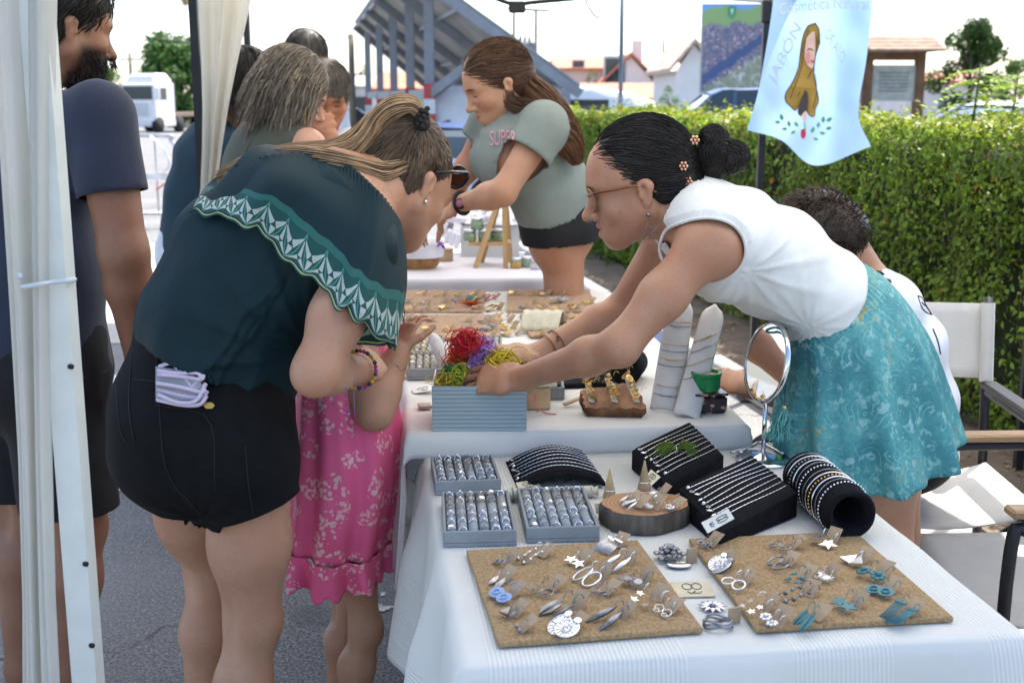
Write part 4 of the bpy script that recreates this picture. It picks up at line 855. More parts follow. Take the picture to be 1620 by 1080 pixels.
# lorry
def lorry():
    Y = 80; c = at_ground(238, 208, Y); r = root('lorry', 'white articulated lorry cab with flatbed trailer parked across the road', 'lorry', c, local=True, rot=(0, 0, R(-108))); wt = M('lorry_white', (.78, .78, .78), .4); dk = M('lorry_dark', (.05, .05, .055), .7)     # nose towards +x
    g = GB(); g.box((0, 0, 1.9), (2.3, 2.5, 2.6), 0, None, .12); g.box((-.15, 0, 3.45), (1.9, 2.4, .7), 0, None, .2, .86); g.box((0, 0, .65), (2.35, 2.5, .5), 0, None, .08); g.build('cab', wt, r)
    g = GB(); g.box((1.16, 0, 2.55), (.03, 2.2, .85), 0, None, .01); g.build('windscreen', glass_d, r)
    for k in range(5): g = GB(); g.box((1.17, 0, 1.15 + .17 * k), (.04, 1.5, .07)); g.build('grille_bar', M('grille', (.42, .44, .47), .5), r)
    for s in (-1, 1): g = GB(); g.box((.25, s * 1.255, 2.5), (.9, .02, .75)); g.build('side_window', glass_d, r); g = GB(); g.box((1.15, s * 1.5, 2.5), (.15, .3, .8), 0, None, .03); g.build('mirror', wt, r); g = GB(); g.box((1.18, s * .95, .75), (.04, .4, .25)); g.build('headlight', MATS['headlight'], r)
    g = GB(); g.box((-5.5, 0, 1.15), (9, 2.4, .25)); g.build('flatbed', M('trailer_brown', (.22, .16, .13), .8), r); g = GB(); g.box((-1.3, 0, 2.2), (.15, 2.3, 2.2)); g.build('headboard', dk, r)
    for x in (.75, -1.6, -7.2, -8.4):
        for s in (-1, 1): g = GB(); g.cyl((x, s * 1.0, .52), (x, s * 1.26, .52), .52, .52, 18); g.build('wheel', tyre, r)
lorry()
# steel crowd barrier with tape
def barrier():
    Y = 13.5; a = A(190, 355, Y); b_ = A(284, 355, Y); w = b_[0] - a[0] + .9; x1 = b_[0]; x0 = x1 - w; st = M('galvanised', (.50, .51, .52), .4, .6); r = root('crowd_barrier', 'galvanised steel crowd barrier with red and white tape', 'barrier', ((x0 + x1) / 2, Y, 0)); g = GB(); rr = .15
    g.tube(catmull([(x0, Y, .12), (x0, Y, .8), (x0 + .05, Y, .95), (x0 + rr, Y, 1.0), (x1 - rr, Y, 1.0), (x1 - .05, Y, .95), (x1, Y, .8), (x1, Y, .12)], 60), .024, 8); g.build('frame', st, r); g = GB(); g.tube([(x0, Y, .14), (x1, Y, .14)], .02, 8); g.build('bottom_rail', st, r)
    for k in range(1, 7): x = lerp(x0, x1, k / 7); g = GB(); g.tube([(x, Y, .14), (x, Y, .99)], .010, 6); g.build('bar', st, r)
    for x in (x0 + .1, x1 - .1): g = GB(); g.box((x, Y, .03), (.05, .6, .03)); g.tube([(x, Y, .03), (x, Y, .16)], .02, 6); g.build('foot', st, r)
    g = GB(); g.box(((x0 + x1) / 2, Y - .03, .55), (w, .008, .07)); g.build('white_tape', M('tape_white', (.78, .78, .78), .5), r); g = GB(); g.bar(A(248, 300, Y - .05), A(262, 290, Y - .05), .01, .09, (0, 1, 0)); g.build('red_tape', M('tape_red', (.62, .06, .05), .5), r); g = GB(); g.tube(catmull([A(238, 215, Y - .05), A(256, 232, Y - .05), A(268, 258, Y - .05), A(262, 270, Y - .05), A(248, 274, Y - .05)], 14), .05, 5, flat=.15); g.build('tape_loop', MATS['tape_white'], r)
barrier()
# trees
leafm = M('tree_leaf', (.085, .15, .03), .6, 0, .1, 3, attr='Col'); nt, L, b = nodes_of(leafm); src = b.inputs['Base Color'].links[0].from_socket; tr = _n(nt, 'ShaderNodeBsdfTranslucent'); L.new(src, tr.inputs[0]); mx = _n(nt, 'ShaderNodeMixShader'); mx.inputs[0].default_value = .4; L.new(b.outputs[0], mx.inputs[1]); L.new(tr.outputs[0], mx.inputs[2]); L.new(mx.outputs[0], nt.nodes['Material Output'].inputs[0])
def tree(label, u, v0, v1, wpx, Y, n=5000, tint=(1, 1, 1), seed=1, kind='tree', group=None):
    top, bot = A(u, v0, Y), A(u, v1, Y); b0 = at_ground(u, v1, Y); H_ = top[2] - b0[2]; cw = wpx / 1900 * Y / 2; r = root(kind if kind != 'tree' else 'tree', label, kind, b0, group); rg = np.random.default_rng(seed); bk = M('trunk_bark', (.12, .09, .065), .95, 0, .3, 8); g = GB(); crown0 = max(b0[2] + H_ * .22, b0[2] + .1)
    g.tube([b0, b0 + V3(.05, 0, H_ * .4), b0 + V3(0, 0, H_ * .75)], [H_ * .03, H_ * .022, H_ * .008], 8)
    for k in range(7): a = k * 2.4; p = b0 + V3(0, 0, H_ * (.25 + .07 * k)); g.tube([p, p + V3(math.cos(a) * cw * .4, math.sin(a) * cw * .4, H_ * .12), p + V3(math.cos(a) * cw * .75, math.sin(a) * cw * .7, H_ * .2)], [H_ * .012, H_ * .008, H_ * .003], 5)
    g.build('trunk', bk, r); nc = 26; cl = []
    for k in range(nc):
        zf = rg.uniform(.0, 1); rad = cw * (math.sin(math.pi * min(1, .18 + zf * .72)) ** .8) * rg.uniform(.35, .9); a = rg.uniform(0, 6.28); cl.append((b0[0] + rad * math.cos(a), b0[1] + rad * math.sin(a), lerp(crown0, top[2] - cw * .15, zf), cw * rg.uniform(.22, .4)))
    cl = np.array(cl); i = rg.integers(nc, size=n); d = rg.normal(0, 1, (n, 3)); d /= np.linalg.norm(d, axis=1, keepdims=True); P = cl[i, :3] + d * (cl[i, 3] * rg.uniform(.55, 1.05, n))[:, None]; nr = d + rg.normal(0, .6, (n, 3)); a1 = np.cross(nr, rg.normal(0, 1, (n, 3))); a1 /= np.linalg.norm(a1, axis=1, keepdims=True); b1_ = np.cross(nr, a1); b1_ /= np.linalg.norm(b1_, axis=1, keepdims=True); s = (cw * rg.uniform(.035, .07, n))[:, None]
    V = np.concatenate([P - a1 * s, P - b1_ * s * .6, P + a1 * s, P + b1_ * s * .6]); Q = np.stack([np.arange(n) + k * n for k in range(4)], 1); me = np_mesh('crown', V, Q, False); set_col(me, np.tile((.6 + .9 * rg.random((n, 1)) * (.6 + .4 * rg.random(nc)[i][:, None])) * np.array(tint), (4, 1))); tag(obj('crown', me, leafm, r), kind='stuff')
tree('rounded green tree behind the lorry cab', 180, 108, 205, 80, 95, 6000, (1.1, 1.15, .9), 2); tree('tall dense tree standing beside the lorry trailer', 284, 62, 200, 140, 88, 11000, (.75, 1.0, .85), 3); tree('green tree behind the second tent pole', 405, 84, 190, 60, 90, 3000, (1, 1, .9), 4); tree('distant dark tree behind the wooden utility pole', 575, 104, 180, 40, 110, 2000, (.7, .8, .7), 5); tree('big dark conifer beyond the notice board', 1530, 36, 175, 120, 48, 7500, (.62, .72, .62), 6); tree('spreading pale green tree beyond the silver car', 1610, 95, 175, 80, 40, 4000, (.9, 1.0, .7), 7); tree('slim green bush by the red-roofed house', 935, 112, 170, 34, 45, 1800, (1, 1, .8), 8, 'bush'); tree('low yucca bush near the white house', 1060, 130, 170, 40, 30, 1600, (.9, 1.1, .8), 9, 'bush')
# buildings
def house(label, u0, u1, v_eave, v_ridge, v_base, Y, wall, roof, depth=8, wins=(), gable=False, rz=0, name='house', chimney=False):
    a, b_ = A(u0, v_eave, Y), A(u1, v_eave, Y); w = b_[0] - a[0]; ze = a[2]; zr = A(u0, v_ridge, Y)[2]; zb = gz(Y) - .2; cx = (a[0] + b_[0]) / 2; r = root(name, label, 'building', (cx, Y + depth / 2, zb)); wm = M('wall_%02d_%02d_%02d' % tuple(int(q * 100) for q in wall), wall, .9, 0, .06, .6, .3, 8); rm = M('roof_%02d_%02d' % (int(roof[0] * 100), int(roof[1] * 100)), roof, .85, 0, .2, 3, 1.5, 6); nt, L, bb = nodes_of(rm); g = GB(); g.box((cx, Y + depth / 2, (zb + ze) / 2), (w, depth, ze - zb)); g.build('wall', wm, r); g = GB(); o = .35
    if gable:
        P = [(cx - w / 2 - o, Y - o, ze - .1), (cx + w / 2 + o, Y - o, ze - .1), (cx, Y - o, zr), (cx - w / 2 - o, Y + depth + o, ze - .1), (cx + w / 2 + o, Y + depth + o, ze - .1), (cx, Y + depth + o, zr)]; g.add(P + [tuple(np.array(p) + (0, 0, .18)) for p in P], [(0, 3, 5, 2), (2, 5, 4, 1), (6, 8, 11, 9), (8, 7, 10, 11), (0, 2, 8, 6), (2, 1, 7, 8), (3, 9, 11, 5), (5, 11, 10, 4), (0, 6, 9, 3), (1, 4, 10, 7)]); g2 = GB(); g2.add([(cx - w / 2, Y - .01, ze - .01), (cx + w / 2, Y - .01, ze - .01), (cx, Y - .01, zr - .05)], [(0, 1, 2)]); g2.build('gable_wall', wm, r)
    else:
        P = [(cx - w / 2 - o, Y - o, ze), (cx + w / 2 + o, Y - o, ze), (cx + w / 2 + o, Y + depth / 2, zr), (cx - w / 2 - o, Y + depth / 2, zr), (cx + w / 2 + o, Y + depth + o, ze), (cx - w / 2 - o, Y + depth + o, ze)]; g.add(P + [tuple(np.array(p) - (0, 0, .15)) for p in P], [(0, 1, 2, 3), (3, 2, 4, 5), (6, 9, 8, 7), (9, 11, 10, 8), (0, 6, 7, 1), (1, 7, 8, 2), (2, 8, 10, 4), (0, 3, 9, 6), (3, 5, 11, 9), (5, 4, 10, 11)])
    ro = g.build('roof', rm, r)
    if chimney: g = GB(); g.box((cx + w * .25, Y + depth * .4, zr + .3), (.6, .6, 1.4)); g.build('chimney', wm, ro)
    for (wu, wv, ww, wh) in wins: p = A(wu, wv, Y); g = GB(); g.box((p[0], Y - .02, p[2]), (ww, .06, wh)); q = g.build('window', M('frame_white', (.55, .56, .56), .6), r); g = GB(); g.box((p[0], Y - .055, p[2]), (ww * .82, .02, wh * .82)); g.build('pane', glass_d, q)
ter = (.50, .20, .12)
house('white low house behind the wooden utility pole', 500, 598, 136, 118, 190, 70, (.72, .72, .70), (.42, .40, .37), 8, [(568, 172, 1.0, 1.6)]); house('yellow building with terracotta roof under the slanted shelter', 600, 752, 140, 112, 205, 58, (.58, .42, .17), ter, 8, [(727, 168, 3.2, 1.4)]); house('red-roofed house with a dark attic window beside the shelter', 884, 962, 108, 88, 165, 75, (.66, .56, .50), ter, 9, [(915, 103, .8, .6)]); house('white gabled house with terracotta roof behind the lamp post', 958, 1036, 132, 88, 165, 72, (.72, .68, .65), ter, 9, [(973, 112, 1.4, 1.7)], True, chimney=True); house('low house with long terracotta roof behind the white van', 925, 1045, 156, 130, 175, 60, (.70, .66, .62), ter, 8); house('pale distant house with flat red roof', 1036, 1075, 133, 124, 165, 85, (.66, .68, .72), ter, 6, [(1044, 142, 1.2, 1.2)])
house('white house beside the billboard', 1070, 1125, 112, 68, 170, 50, (.74, .74, .73), (.55, .42, .33), 8, [], True); house('tan workshop behind the lorry trailer', 262, 330, 152, 148, 195, 105, (.62, .47, .30), (.55, .40, .28), 6, [(307, 170, 1.4, .9)]); house('white house with red roof behind the notice board', 1435, 1560, 128, 112, 180, 55, (.72, .68, .66), ter, 8)
# slanted solar shelter
def shelter():
    gr = M('shelter_steel', (.24, .255, .28), .5, .3, .1, 4); und = M('shelter_underside', (.36, .35, .33), .7, .1, .15, 2, .4, 10); us = [(592, 44), (610, 39), (631, 34), (656, 29), (685, 25)]; r = root('slanted_shelter', 'tall slanted solar shelter on steel posts with red and white bases', 'shelter', (-2.5, 33, gz(33))); ztop = 3.62; tops = []
    wh = M('band_white', (.72, .72, .72), .6); rd = M('band_red', (.55, .08, .07), .6)
    for u, Y in us:
        x = (u - 810) / 1900 * Y * 1.02; z0 = gz(Y); g = GB(); g.box((x, Y, (z0 + ztop) / 2), (.20, .20, ztop - z0)); p = g.build('post', gr, r); tops.append(V3(x, Y, ztop))
        for k in range(6): g = GB(); g.box((x, Y, z0 + .2 + .3 * k), (.23, .23, .295)); g.build('painted_band', rd if k % 2 else wh, p)
    e0, e1 = tops[-1] + V3(.5, -2.8, 0), tops[0] + V3(-.35, 2.0, 0); d = nrm(e1 - e0); lo0 = A(919, 138, 24.0); lo1 = lo0 + (e1 - e0) * .98; hi0 = tops[-1] + V3(-.45, -1.0, .42); hi1 = tops[0] + V3(-.6, 1.2, .42)
    n = 5
    for i in range(n):
        for j in range(7):
            a, b_ = i / n, (i + .985) / n; s, t = j / 7, (j + .985) / 7; f = lambda q, w: lerp(lerp(hi0, hi1, w), lerp(lo0, lo1, w), q); P = [f(a, s), f(b_, s), f(b_, t), f(a, t)]; g = GB(); g.add(P + [p + V3(0, 0, .05) for p in P], [(3, 2, 1, 0), (4, 5, 6, 7), (0, 1, 5, 4), (1, 2, 6, 5), (2, 3, 7, 6), (3, 0, 4, 7)]); g.build('roof_panel', und, r)
    for w in np.linspace(.0, 1, 6): g = GB(); g.bar(lerp(hi0, hi1, w) - V3(0, 0, .14), lerp(lo0, lo1, w) - V3(0, 0, .14), .14, .2); g.build('rafter', gr, r)
    for q in (.03, .35, .68, .97): g = GB(); g.bar(lerp(hi0, lo0, q) - V3(0, 0, .05), lerp(hi1, lo1, q) - V3(0, 0, .05), .08, .08); g.build('purlin', gr, r)
    for w in (.0, .33, .66, 1): p = lerp(lo0, lo1, w); g = GB(); g.box((p[0] - .3, p[1], (p[2] + gz(p[1])) / 2), (.18, .18, p[2] - gz(p[1]) - .1)); g.build('low_post', gr, r)
    g = GB(); a, b_ = tops[-1] * V3(1, 1, 0) + V3(0, 0, 1.45), tops[0] * V3(1, 1, 0) + V3(0, 0, 1.45); g.bar(a, b_, .12, .22); g.build('side_beam', gr, r); g = GB(); g.bar(a, lerp(lo0, hi0, .55) * V3(1, 1, 0) + V3(0, 0, 2.2), .12, .2); g.build('brace', gr, r)
shelter()
# poles and posts
def pole(label, u, v0, Y, rad, mat, extra=None, name='utility_pole'):
    t = A(u, v0, Y); b0 = V3(t[0], Y, gz(Y)); r = root(name, label, 'pole', b0); g = GB(); g.tube([b0, t], [rad, rad * .8], 10); g.build('shaft', mat, r)
    if extra:
        for dz, w in extra: g = GB(); g.box(t + V3(0, 0, -dz), (w, .12, .12)); g.build('crossarm', mat, r)
    return t
wp = M('weathered_wood', (.22, .18, .14), .95, 0, .2, 5); gs = M('lamp_grey', (.11, .13, .15), .45, .3)
t1 = pole('weathered wooden utility pole by the white low house', 555, 54, 34, .10, wp); pole('grey steel lamp post rising behind the dark-haired seller', 985, -30, 17, .038, gs, None, 'lamp_post'); pole('thin wooden pole by the distant houses', 1050, 62, 70, .09, wp); pole('far utility pole above the lorry', 205, 84, 100, .16, wp, [(.5, 1.8)]); ta = pole('taller plain pole of the transformer pair behind the shelter', 813, 10, 55, .09, wp); tb = pole('shorter plain pole of the transformer pair behind the shelter', 848, 14, 55, .09, wp)
r = root('transformer', 'transformer box hung between the two far poles', 'transformer', lerp(ta, tb, .6) - V3(0, 0, 2)); g = GB(); g.box(lerp(ta, tb, .5) - V3(0, 0, 1.9), (1.0, .6, .8), 0, None, .05); g.build('tank', M('transformer_grey', (.2, .21, .23), .5), r); g = GB(); g.bar(ta - V3(.3, 0, .1), tb + V3(.6, 0, -.1), .1); g.build('crossarm', wp, r)
for k in range(3): g = GB(); g.cyl(lerp(ta, tb, .3 + .2 * k) - V3(0, 0, 1.5), lerp(ta, tb, .3 + .2 * k) - V3(0, 0, 1.2), .08, .05, 8); g.build('insulator', MATS['transformer_grey'], r)
for lb, a, m, b_ in (('overhead cable sagging above the lorry', A(120, 28, 30), A(240, 60, 32), A(330, 70, 34)), ('overhead cable meeting the wooden utility pole', A(400, 68, 33), A(480, 66, 33.5), A(552, 60, 34))): g = GB(); g.tube(catmull([a, m, b_], 20), .018, 5); tag(g.build('overhead_cable', M('cable_black', (.03, .03, .03), .8)), lb, 'cable')
# billboard with aerial view
def billboard():
    Y = 30; a, b_ = A(1113, 8, Y), A(1222, 8, Y); z1, z0 = a[2], A(1113, 146, Y)[2]; cx = (a[0] + b_[0]) / 2; w = b_[0] - a[0]; r = root('billboard', 'billboard printed with an aerial view of a town', 'billboard', (cx, Y, gz(Y))); m = M('aerial_print', (.3, .3, .35), .7); nt, L, bb = nodes_of(m); x, y, z, vec = uvx(nt, 'UV'); n1 = tex(nt, 'Voronoi', vec, 'Distance', Scale=34); n2 = tex(nt, 'Noise', vec, None, Scale=22, Detail=5); n3 = tex(nt, 'Noise', vec, None, Scale=5, Detail=3); vcn = nt.nodes.new('ShaderNodeTexVoronoi'); vcn.inputs['Scale'].default_value = 40; nt.links.new(vec, vcn.inputs['Vector'])
    edge = y + (n3 - .5) * .25 - x * .05; c = mixc(nt, n1.ss(.1, .5), (.34, .28, .32), (.10, .12, .20)); c = mixc(nt, n2.gt(.58) * .7, c, (.45, .28, .24)); c = mixc(nt, n2.lt(.4) * .7, c, (.52, .52, .60)); riv = (y - x * .55 - .13 + (n3 - .5) * .1).abs().lt(.06); c = mixc(nt, riv, c, (.06, .10, .22)); c = mixc(nt, (y - x * .5 + .05).lt(.06) * .75, c, (.24, .30, .18)); rd = (n3 * 6).fract().lt(.12) * (y - x * .5).lt(.05); c = mixc(nt, rd * .8, c, (.6, .6, .62)); c = mixc(nt, edge.ss(.72, .8), c, (.24, .38, .16)); c = mixc(nt, edge.ss(.93, .97), c, (.16, .36, .70)); setcol(m, c)
    g = GB(); g.add([(cx - w / 2, Y, z0), (cx + w / 2, Y, z0), (cx + w / 2, Y, z1), (cx - w / 2, Y, z1)], [(0, 1, 2, 3)]); me = g.mesh('printed_panel'); set_uv(me, [(0, 0), (1, 0), (1, 1), (0, 1)]); obj('printed_panel', me, m, r); fm = M('board_frame', (.4, .41, .42), .5, .4); g = GB(); g.box((cx, Y + .06, (z0 + z1) / 2), (w + .06, .1, z1 - z0 + .06)); g.build('backing', fm, r)
    for s in (-1, 1): g = GB(); g.box((cx + s * w * .4, Y + .12, (gz(Y) + z0) / 2 + .3), (.12, .12, z0 - gz(Y) + .6)); g.build('leg', fm, r)
    p = A(1158, 20, Y - .02); g = GB(); g.prism([(-.09, .14), (.09, .14), (.09, -.03), (.05, -.12), (0, -.16), (-.05, -.12), (-.09, -.03)], -.004, .004, np.array(Matrix.Rotation(R(90), 3, 'X')), p); g.build('printed_crest', M('crest_green', (.05, .30, .14), .6), r); g = GB(); g.prism([(-.03, .08), (.03, .08), (.0, -.08)], -.004, .004, np.array(Matrix.Rotation(R(90), 3, 'X')), p + V3(0, -.008, 0)); g.build('crest_mark', M('crest_white', (.7, .75, .7), .6), r)
billboard()
def kiosk():
    Y = 22; wd = M('brown_timber', (.16, .085, .045), .8, 0, .2, 4); a, b_ = A(1368, 88, Y), A(1462, 88, Y); cx = (a[0] + b_[0]) / 2; zb = gz(Y); r = root('notice_board', 'roofed wooden notice board with grey panel behind the banner', 'notice board', (cx, Y, zb)); zr = A(1400, 60, Y)[2]; ze = A(1400, 84, Y)[2]; w = b_[0] - a[0]
    for s in (-1, 1): g = GB(); g.box((cx + s * w * .44, Y, (zb + ze) / 2), (.16, .16, ze - zb)); g.build('post', wd, r)
    x0, x1 = cx - w * .62, cx + w * .62; rf = M('shingle_brown', (.27, .19, .13), .9, 0, .2, 6, 1, 20)
    for k in range(4): t0, t1_ = k / 4, (k + 1.08) / 4; g = GB(); P = [(x0, lerp(Y - .75, Y, t0), lerp(ze, zr, t0)), (x1, lerp(Y - .75, Y, t0), lerp(ze, zr, t0)), (x1, lerp(Y - .75, Y, t1_), lerp(ze, zr, t1_) - .01), (x0, lerp(Y - .75, Y, t1_), lerp(ze, zr, t1_) - .01)]; g.add(P + [(p[0], p[1], p[2] + .04) for p in P], [(3, 2, 1, 0), (4, 5, 6, 7), (0, 1, 5, 4), (1, 2, 6, 5), (2, 3, 7, 6), (3, 0, 4, 7)]); g.build('roof_board', rf, r)
    g = GB(); g.add([(x0, Y + .02, zr), (x1, Y + .02, zr), (x1, Y + .75, ze), (x0, Y + .75, ze)], [(0, 1, 2, 3)]); solid(g.build('rear_roof', rf, r), .04); g = GB(); g.add([(x1 - .12, Y - .7, ze), (x1 - .12, Y + .7, ze), (x1 - .12, Y, zr)], [(0, 1, 2)]); g.build('gable_board', wd, r); g = GB(); g.box((cx, Y, ze - .06), (w * 1.02, .2, .14)); g.build('beam', wd, r)
    z2 = A(1400, 150, Y)[2]; g = GB(); g.box((cx, Y - .02, (ze - .12 + z2) / 2 - .1), (w * .82, .05, ze - z2 - .1)); p = g.build('panel', M('panel_grey', (.40, .42, .38), .7), r)
    for k in range(6): g = GB(); g.box((cx + w * .0, Y - .052, lerp(ze - .35, z2, k / 6)), (w * .5, .006, .03)); g.build('printed_line', M('panel_text', (.24, .25, .24), .8), p)
kiosk()
# ------------------------------------------------------------------ stall holder: white top, teal skirt, leaning over the table
def person_white_top():
    rt = root('person', 'woman in white sleeveless top and teal paisley skirt leaning over the jewellery table', 'person', (A(1405, 850, 2.42)[0], 2.42, 0))
    lat = nrm(V3(-.12, -1, 0))            # her left, towards the camera
    L = [lv((1440, 585), (1262, 640), 2.42, .155), lv((1412, 500), (1256, 575), 2.42, .15), lv((1345, 418), (1248, 508), 2.40, .132), lv((1264, 350), (1184, 476), 2.39, .13),
         lv((1190, 314), (1134, 438), 2.37, .14), lv((1125, 300), (1082, 405), 2.36, .135), lv((1092, 305), (1052, 362), 2.36, .07)]
    T = torso(L, lat, .04)
    hd = Head(A(1012, 288, 2.37), (-.95, .15, -.27), (-.27, .02, 1), 1.05)
    shL, elL, wrL = A(1116, 390, 2.215), A(980, 548, 2.16), A(826, 598, 2.33)
    shR, elR, wrR = A(1060, 372, 2.50), A(985, 488, 2.60), A(850, 560, 2.50)
    bust = [el(A(1136, 424, 2.30), (.052, .05, .052), lat, k=.05), el(A(1126, 424, 2.44), (.052, .05, .052), lat, k=.05)]
    neck = [ec(L[-1][0], hd.w(0, -.022, -.06), (.058, .055), (.052, .055), hd.R, .03)]
    shs = [ec(A(1110, 350, 2.31), shL, .05, .048, None, .05), ec(A(1085, 345, 2.42), shR, .05, .048, None, .05), el(A(1148, 395, 2.275), (.042, .05, .05), lat, k=.04)]
    armL = limb([shL, lerp(shL, elL, .5), elL], [.047, .041, .034], .03) + [el(elL + nrm(elL - (shL + wrL) / 2) * .02, (.017, .017, .017), k=.02)] + limb([elL, lerp(elL, wrL, .3), wrL], [.034, .0345, .0235], .025)
    armR = limb([shR, elR], [.045, .034], .03) + limb([elR, lerp(elR, wrR, .3), wrR], [.034, .0345, .0235], .02)
    dL = nrm(A(738, 600, 2.37) - wrL); nL = V3(.05, -.62, .78); dR = nrm(A(770, 560, 2.44) - wrR); nR = V3(.1, -.3, .95)
    HL = hand(wrL, dL, nL, 1, (.32, .36, .42, .5), 1.0, .7, .12, .35); HR = hand(wrR, dR, nR, -1, (.45, .5, .5, .5), .98, .6, .15)
    knL, knR = V3(A(1400, 850, 2.33)[0], 2.33, .50), V3(A(1415, 850, 2.5)[0], 2.52, .50)
    legs = leg(A(1372, 645, 2.34), knL, knL + V3(.03, 0, -.42), knL + V3(-.15, -.02, -.5), (.088, .06, .038)) + leg(A(1385, 640, 2.50), knR, knR + V3(.05, .02, -.42), knR + V3(-.13, .03, -.5), (.088, .06, .038))
    face = hd.prims(nose=1.08, jaw=.98, mouth_open=.004)
    body = T + bust + shs + neck + armL + armR + HL + HR + legs + face
    make_skin(rt, body, SKIN('warm', (.47, .265, .165)), .006, [(hd.w(0, 0, -.01), .15, .0024), hbox(wrL, dL), hbox(wrR, dR)], [(hd, dict(lips=(.95, .42, .42), brow=(.22, .17, .15)))])
    # sleeveless top
    white = M('white_jersey', (.76, .76, .72), .75, 0, .04, 14, .15, 260, sheen=.2)
    top = grow(T[1:], .0105) + grow(bust, .009) + [ec(A(1104, 340, 2.33), A(1120, 364, 2.225), .064, .056, None, .05), ec(A(1090, 338, 2.40), A(1078, 360, 2.49), .064, .056, None, .05)]
    holes = [(A(1114, 397, 2.22), 2.30, -1, .074, .066), (A(1068, 388, 2.5), 2.44, 1, .064, .054)]
    ax = nrm(L[2][0] - L[3][0])
    nb = nrm(L[-1][0] - L[-2][0]); tension = nrm(A(1165, 430, 2.3) - A(1300, 340, 2.3))
    def fo(V, N):
        d = np.linalg.norm(V - A(1170, 420, 2.28), axis=1); rel = V - A(1170, 420, 2.28); ang = np.arctan2(rel[:, 2], rel[:, 0])
        near = np.exp(-(d / .17) ** 2); w = .0045 * near * np.clip(d / .05, 0, 1) * np.maximum(0, np.sin(ang * 13 + vnoise(V, 9, 2) * 1.5)) ** 1.5
        rel2 = V - A(1262, 505, 2.36); a2 = np.arctan2(rel2[:, 2], rel2[:, 0]); d2 = np.linalg.norm(rel2, axis=1)
        w += .0035 * np.exp(-(d2 / .16) ** 2) * np.clip(d2 / .04, 0, 1) * np.maximum(0, np.sin(a2 * 15 + vnoise(V, 8, 5) * 2))
        return w + .0016 * vnoise(V, 12, 8)
    lo, hi = bounds(top); h = .005; V, Q = nets(field(top, lo, hi, h, [(A(1315, 478, 2.4), ax)]), lo, h); pl = [(A(1315, 478, 2.4), ax), (L[-1][0] - nb * .004, nb)]; k = ~((((V - pl[0][0]) @ ax)[Q] > -.6 * h).all(1) | ((((V - pl[1][0]) @ nb) > 0) & (np.linalg.norm(V - pl[1][0], axis=1) < .085))[Q].any(1))
    ev = lambda P_, H_: np.hypot((P_[:, 0] - H_[0][0]) / H_[3], (P_[:, 2] - H_[0][2]) / H_[4]); sd = lambda P_, H_: (P_[:, 1] - H_[1]) * H_[2] > 0
    for H_ in holes: k &= ~((ev(V, H_) < 1) & sd(V, H_))[Q].any(1)
    V, Q, _ = compact(V, Q[k]); V = snap(relax(V, Q, 2, .5), Q, pl, h); V = V + vnormals(V, Q) * fo(V, 0)[:, None]
    for H_ in holes:
        e = ev(V, H_); m = (e < 1.16) & (e > .8) & sd(V, H_); q = V[m] - H_[0]; sc = np.where(e[m] < 1.1, 1.0, 1.0 + (e[m] - 1.1)) / e[m]; V[m, 0] = H_[0][0] + q[:, 0] * sc; V[m, 2] = H_[0][2] + q[:, 2] * sc
    solid(obj('top', np_mesh('top', V, Q), white, rt), .003, -1); H_ = holes[0]; bd = V[(np.abs(ev(V, H_) - 1) < .03) & sd(V, H_)]; an = np.arctan2((bd[:, 2] - H_[0][2]) / H_[4], (bd[:, 0] - H_[0][0]) / H_[3]); o_ = np.argsort(an); an, bd = an[o_], bd[o_]; ts = np.linspace(-math.pi, math.pi, 48, endpoint=False); yy = np.interp(ts, an, bd[:, 1]); yy = (np.roll(yy, 1) + yy * 2 + np.roll(yy, -1)) / 4
    g = GB(); g.tube([(H_[0][0] + H_[3] * math.cos(t), y_ - .001, H_[0][2] + H_[4] * math.sin(t)) for t, y_ in zip(ts, yy)], .0032, 6, True); g.build('armhole_trim', white, rt)
    # skirt: gathered waist, flared, fluted hem
    fr = catmull([A(*q, 2.41) for q in ((1243, 512), (1238, 545), (1232, 610), (1224, 675), (1234, 742))], 60)
    bk = catmull([A(*q, 2.43) for q in ((1352, 408), (1408, 448), (1462, 530), (1490, 615), (1512, 702))], 60)
    rl = np.interp(np.linspace(0, 1, 60), [0, .12, .4, 1], [.142, .16, .19, .225]); nA = 200; th = np.linspace(0, 2 * math.pi, nA, endpoint=False)
    P = np.zeros((60, nA, 3)); l2 = nrm(V3(-.1, -1, 0))
    for i in range(60):
        t = i / 59; c = (fr[i] + bk[i]) / 2; e = (bk[i] - fr[i]) / 2; am = .016 * max(0, t - .12) ** 1.1
        fl = 1 + am / .17 * (np.sin(th * 9 + .6 + t) + .55 * np.sin(th * 17 + 2.1 - t * .8) + .3 * np.sin(th * 5)) * 1.0
        if t < .22: fl = fl + .012 * np.sin(th * 60 + np.sin(t * 60) * .4) * np.clip((.22 - t) * 12, 0, 1) + .008 * math.sin(t * 150)
        ce, se = np.cos(th) * fl, np.sin(th) * fl
        P[i] = c + ce[:, None] * e + se[:, None] * l2 * rl[i]
        drop = .02 * t ** 3 * (np.abs(np.sin(th)) - .3); P[i, :, 2] -= drop
        back = np.clip(-np.sin(th), 0, 1)
    me = grid_mesh('skirt', P, True)
    uu, vv = np.meshgrid(th / (2 * math.pi), np.linspace(0, 1, 60)); set_uv(me, np.stack([uu.ravel(), vv.ravel()], 1))
    sk = M('teal_paisley', (.05, .30, .32), .7, 0, .1, 10)
    nt, Lk, b = nodes_of(sk); x, y, z, vec = uvx(nt, 'Object')
    dn = nt.nodes.new('ShaderNodeTexNoise'); dn.inputs['Scale'].default_value = 7; nt.links.new(vec, dn.inputs['Vector'])
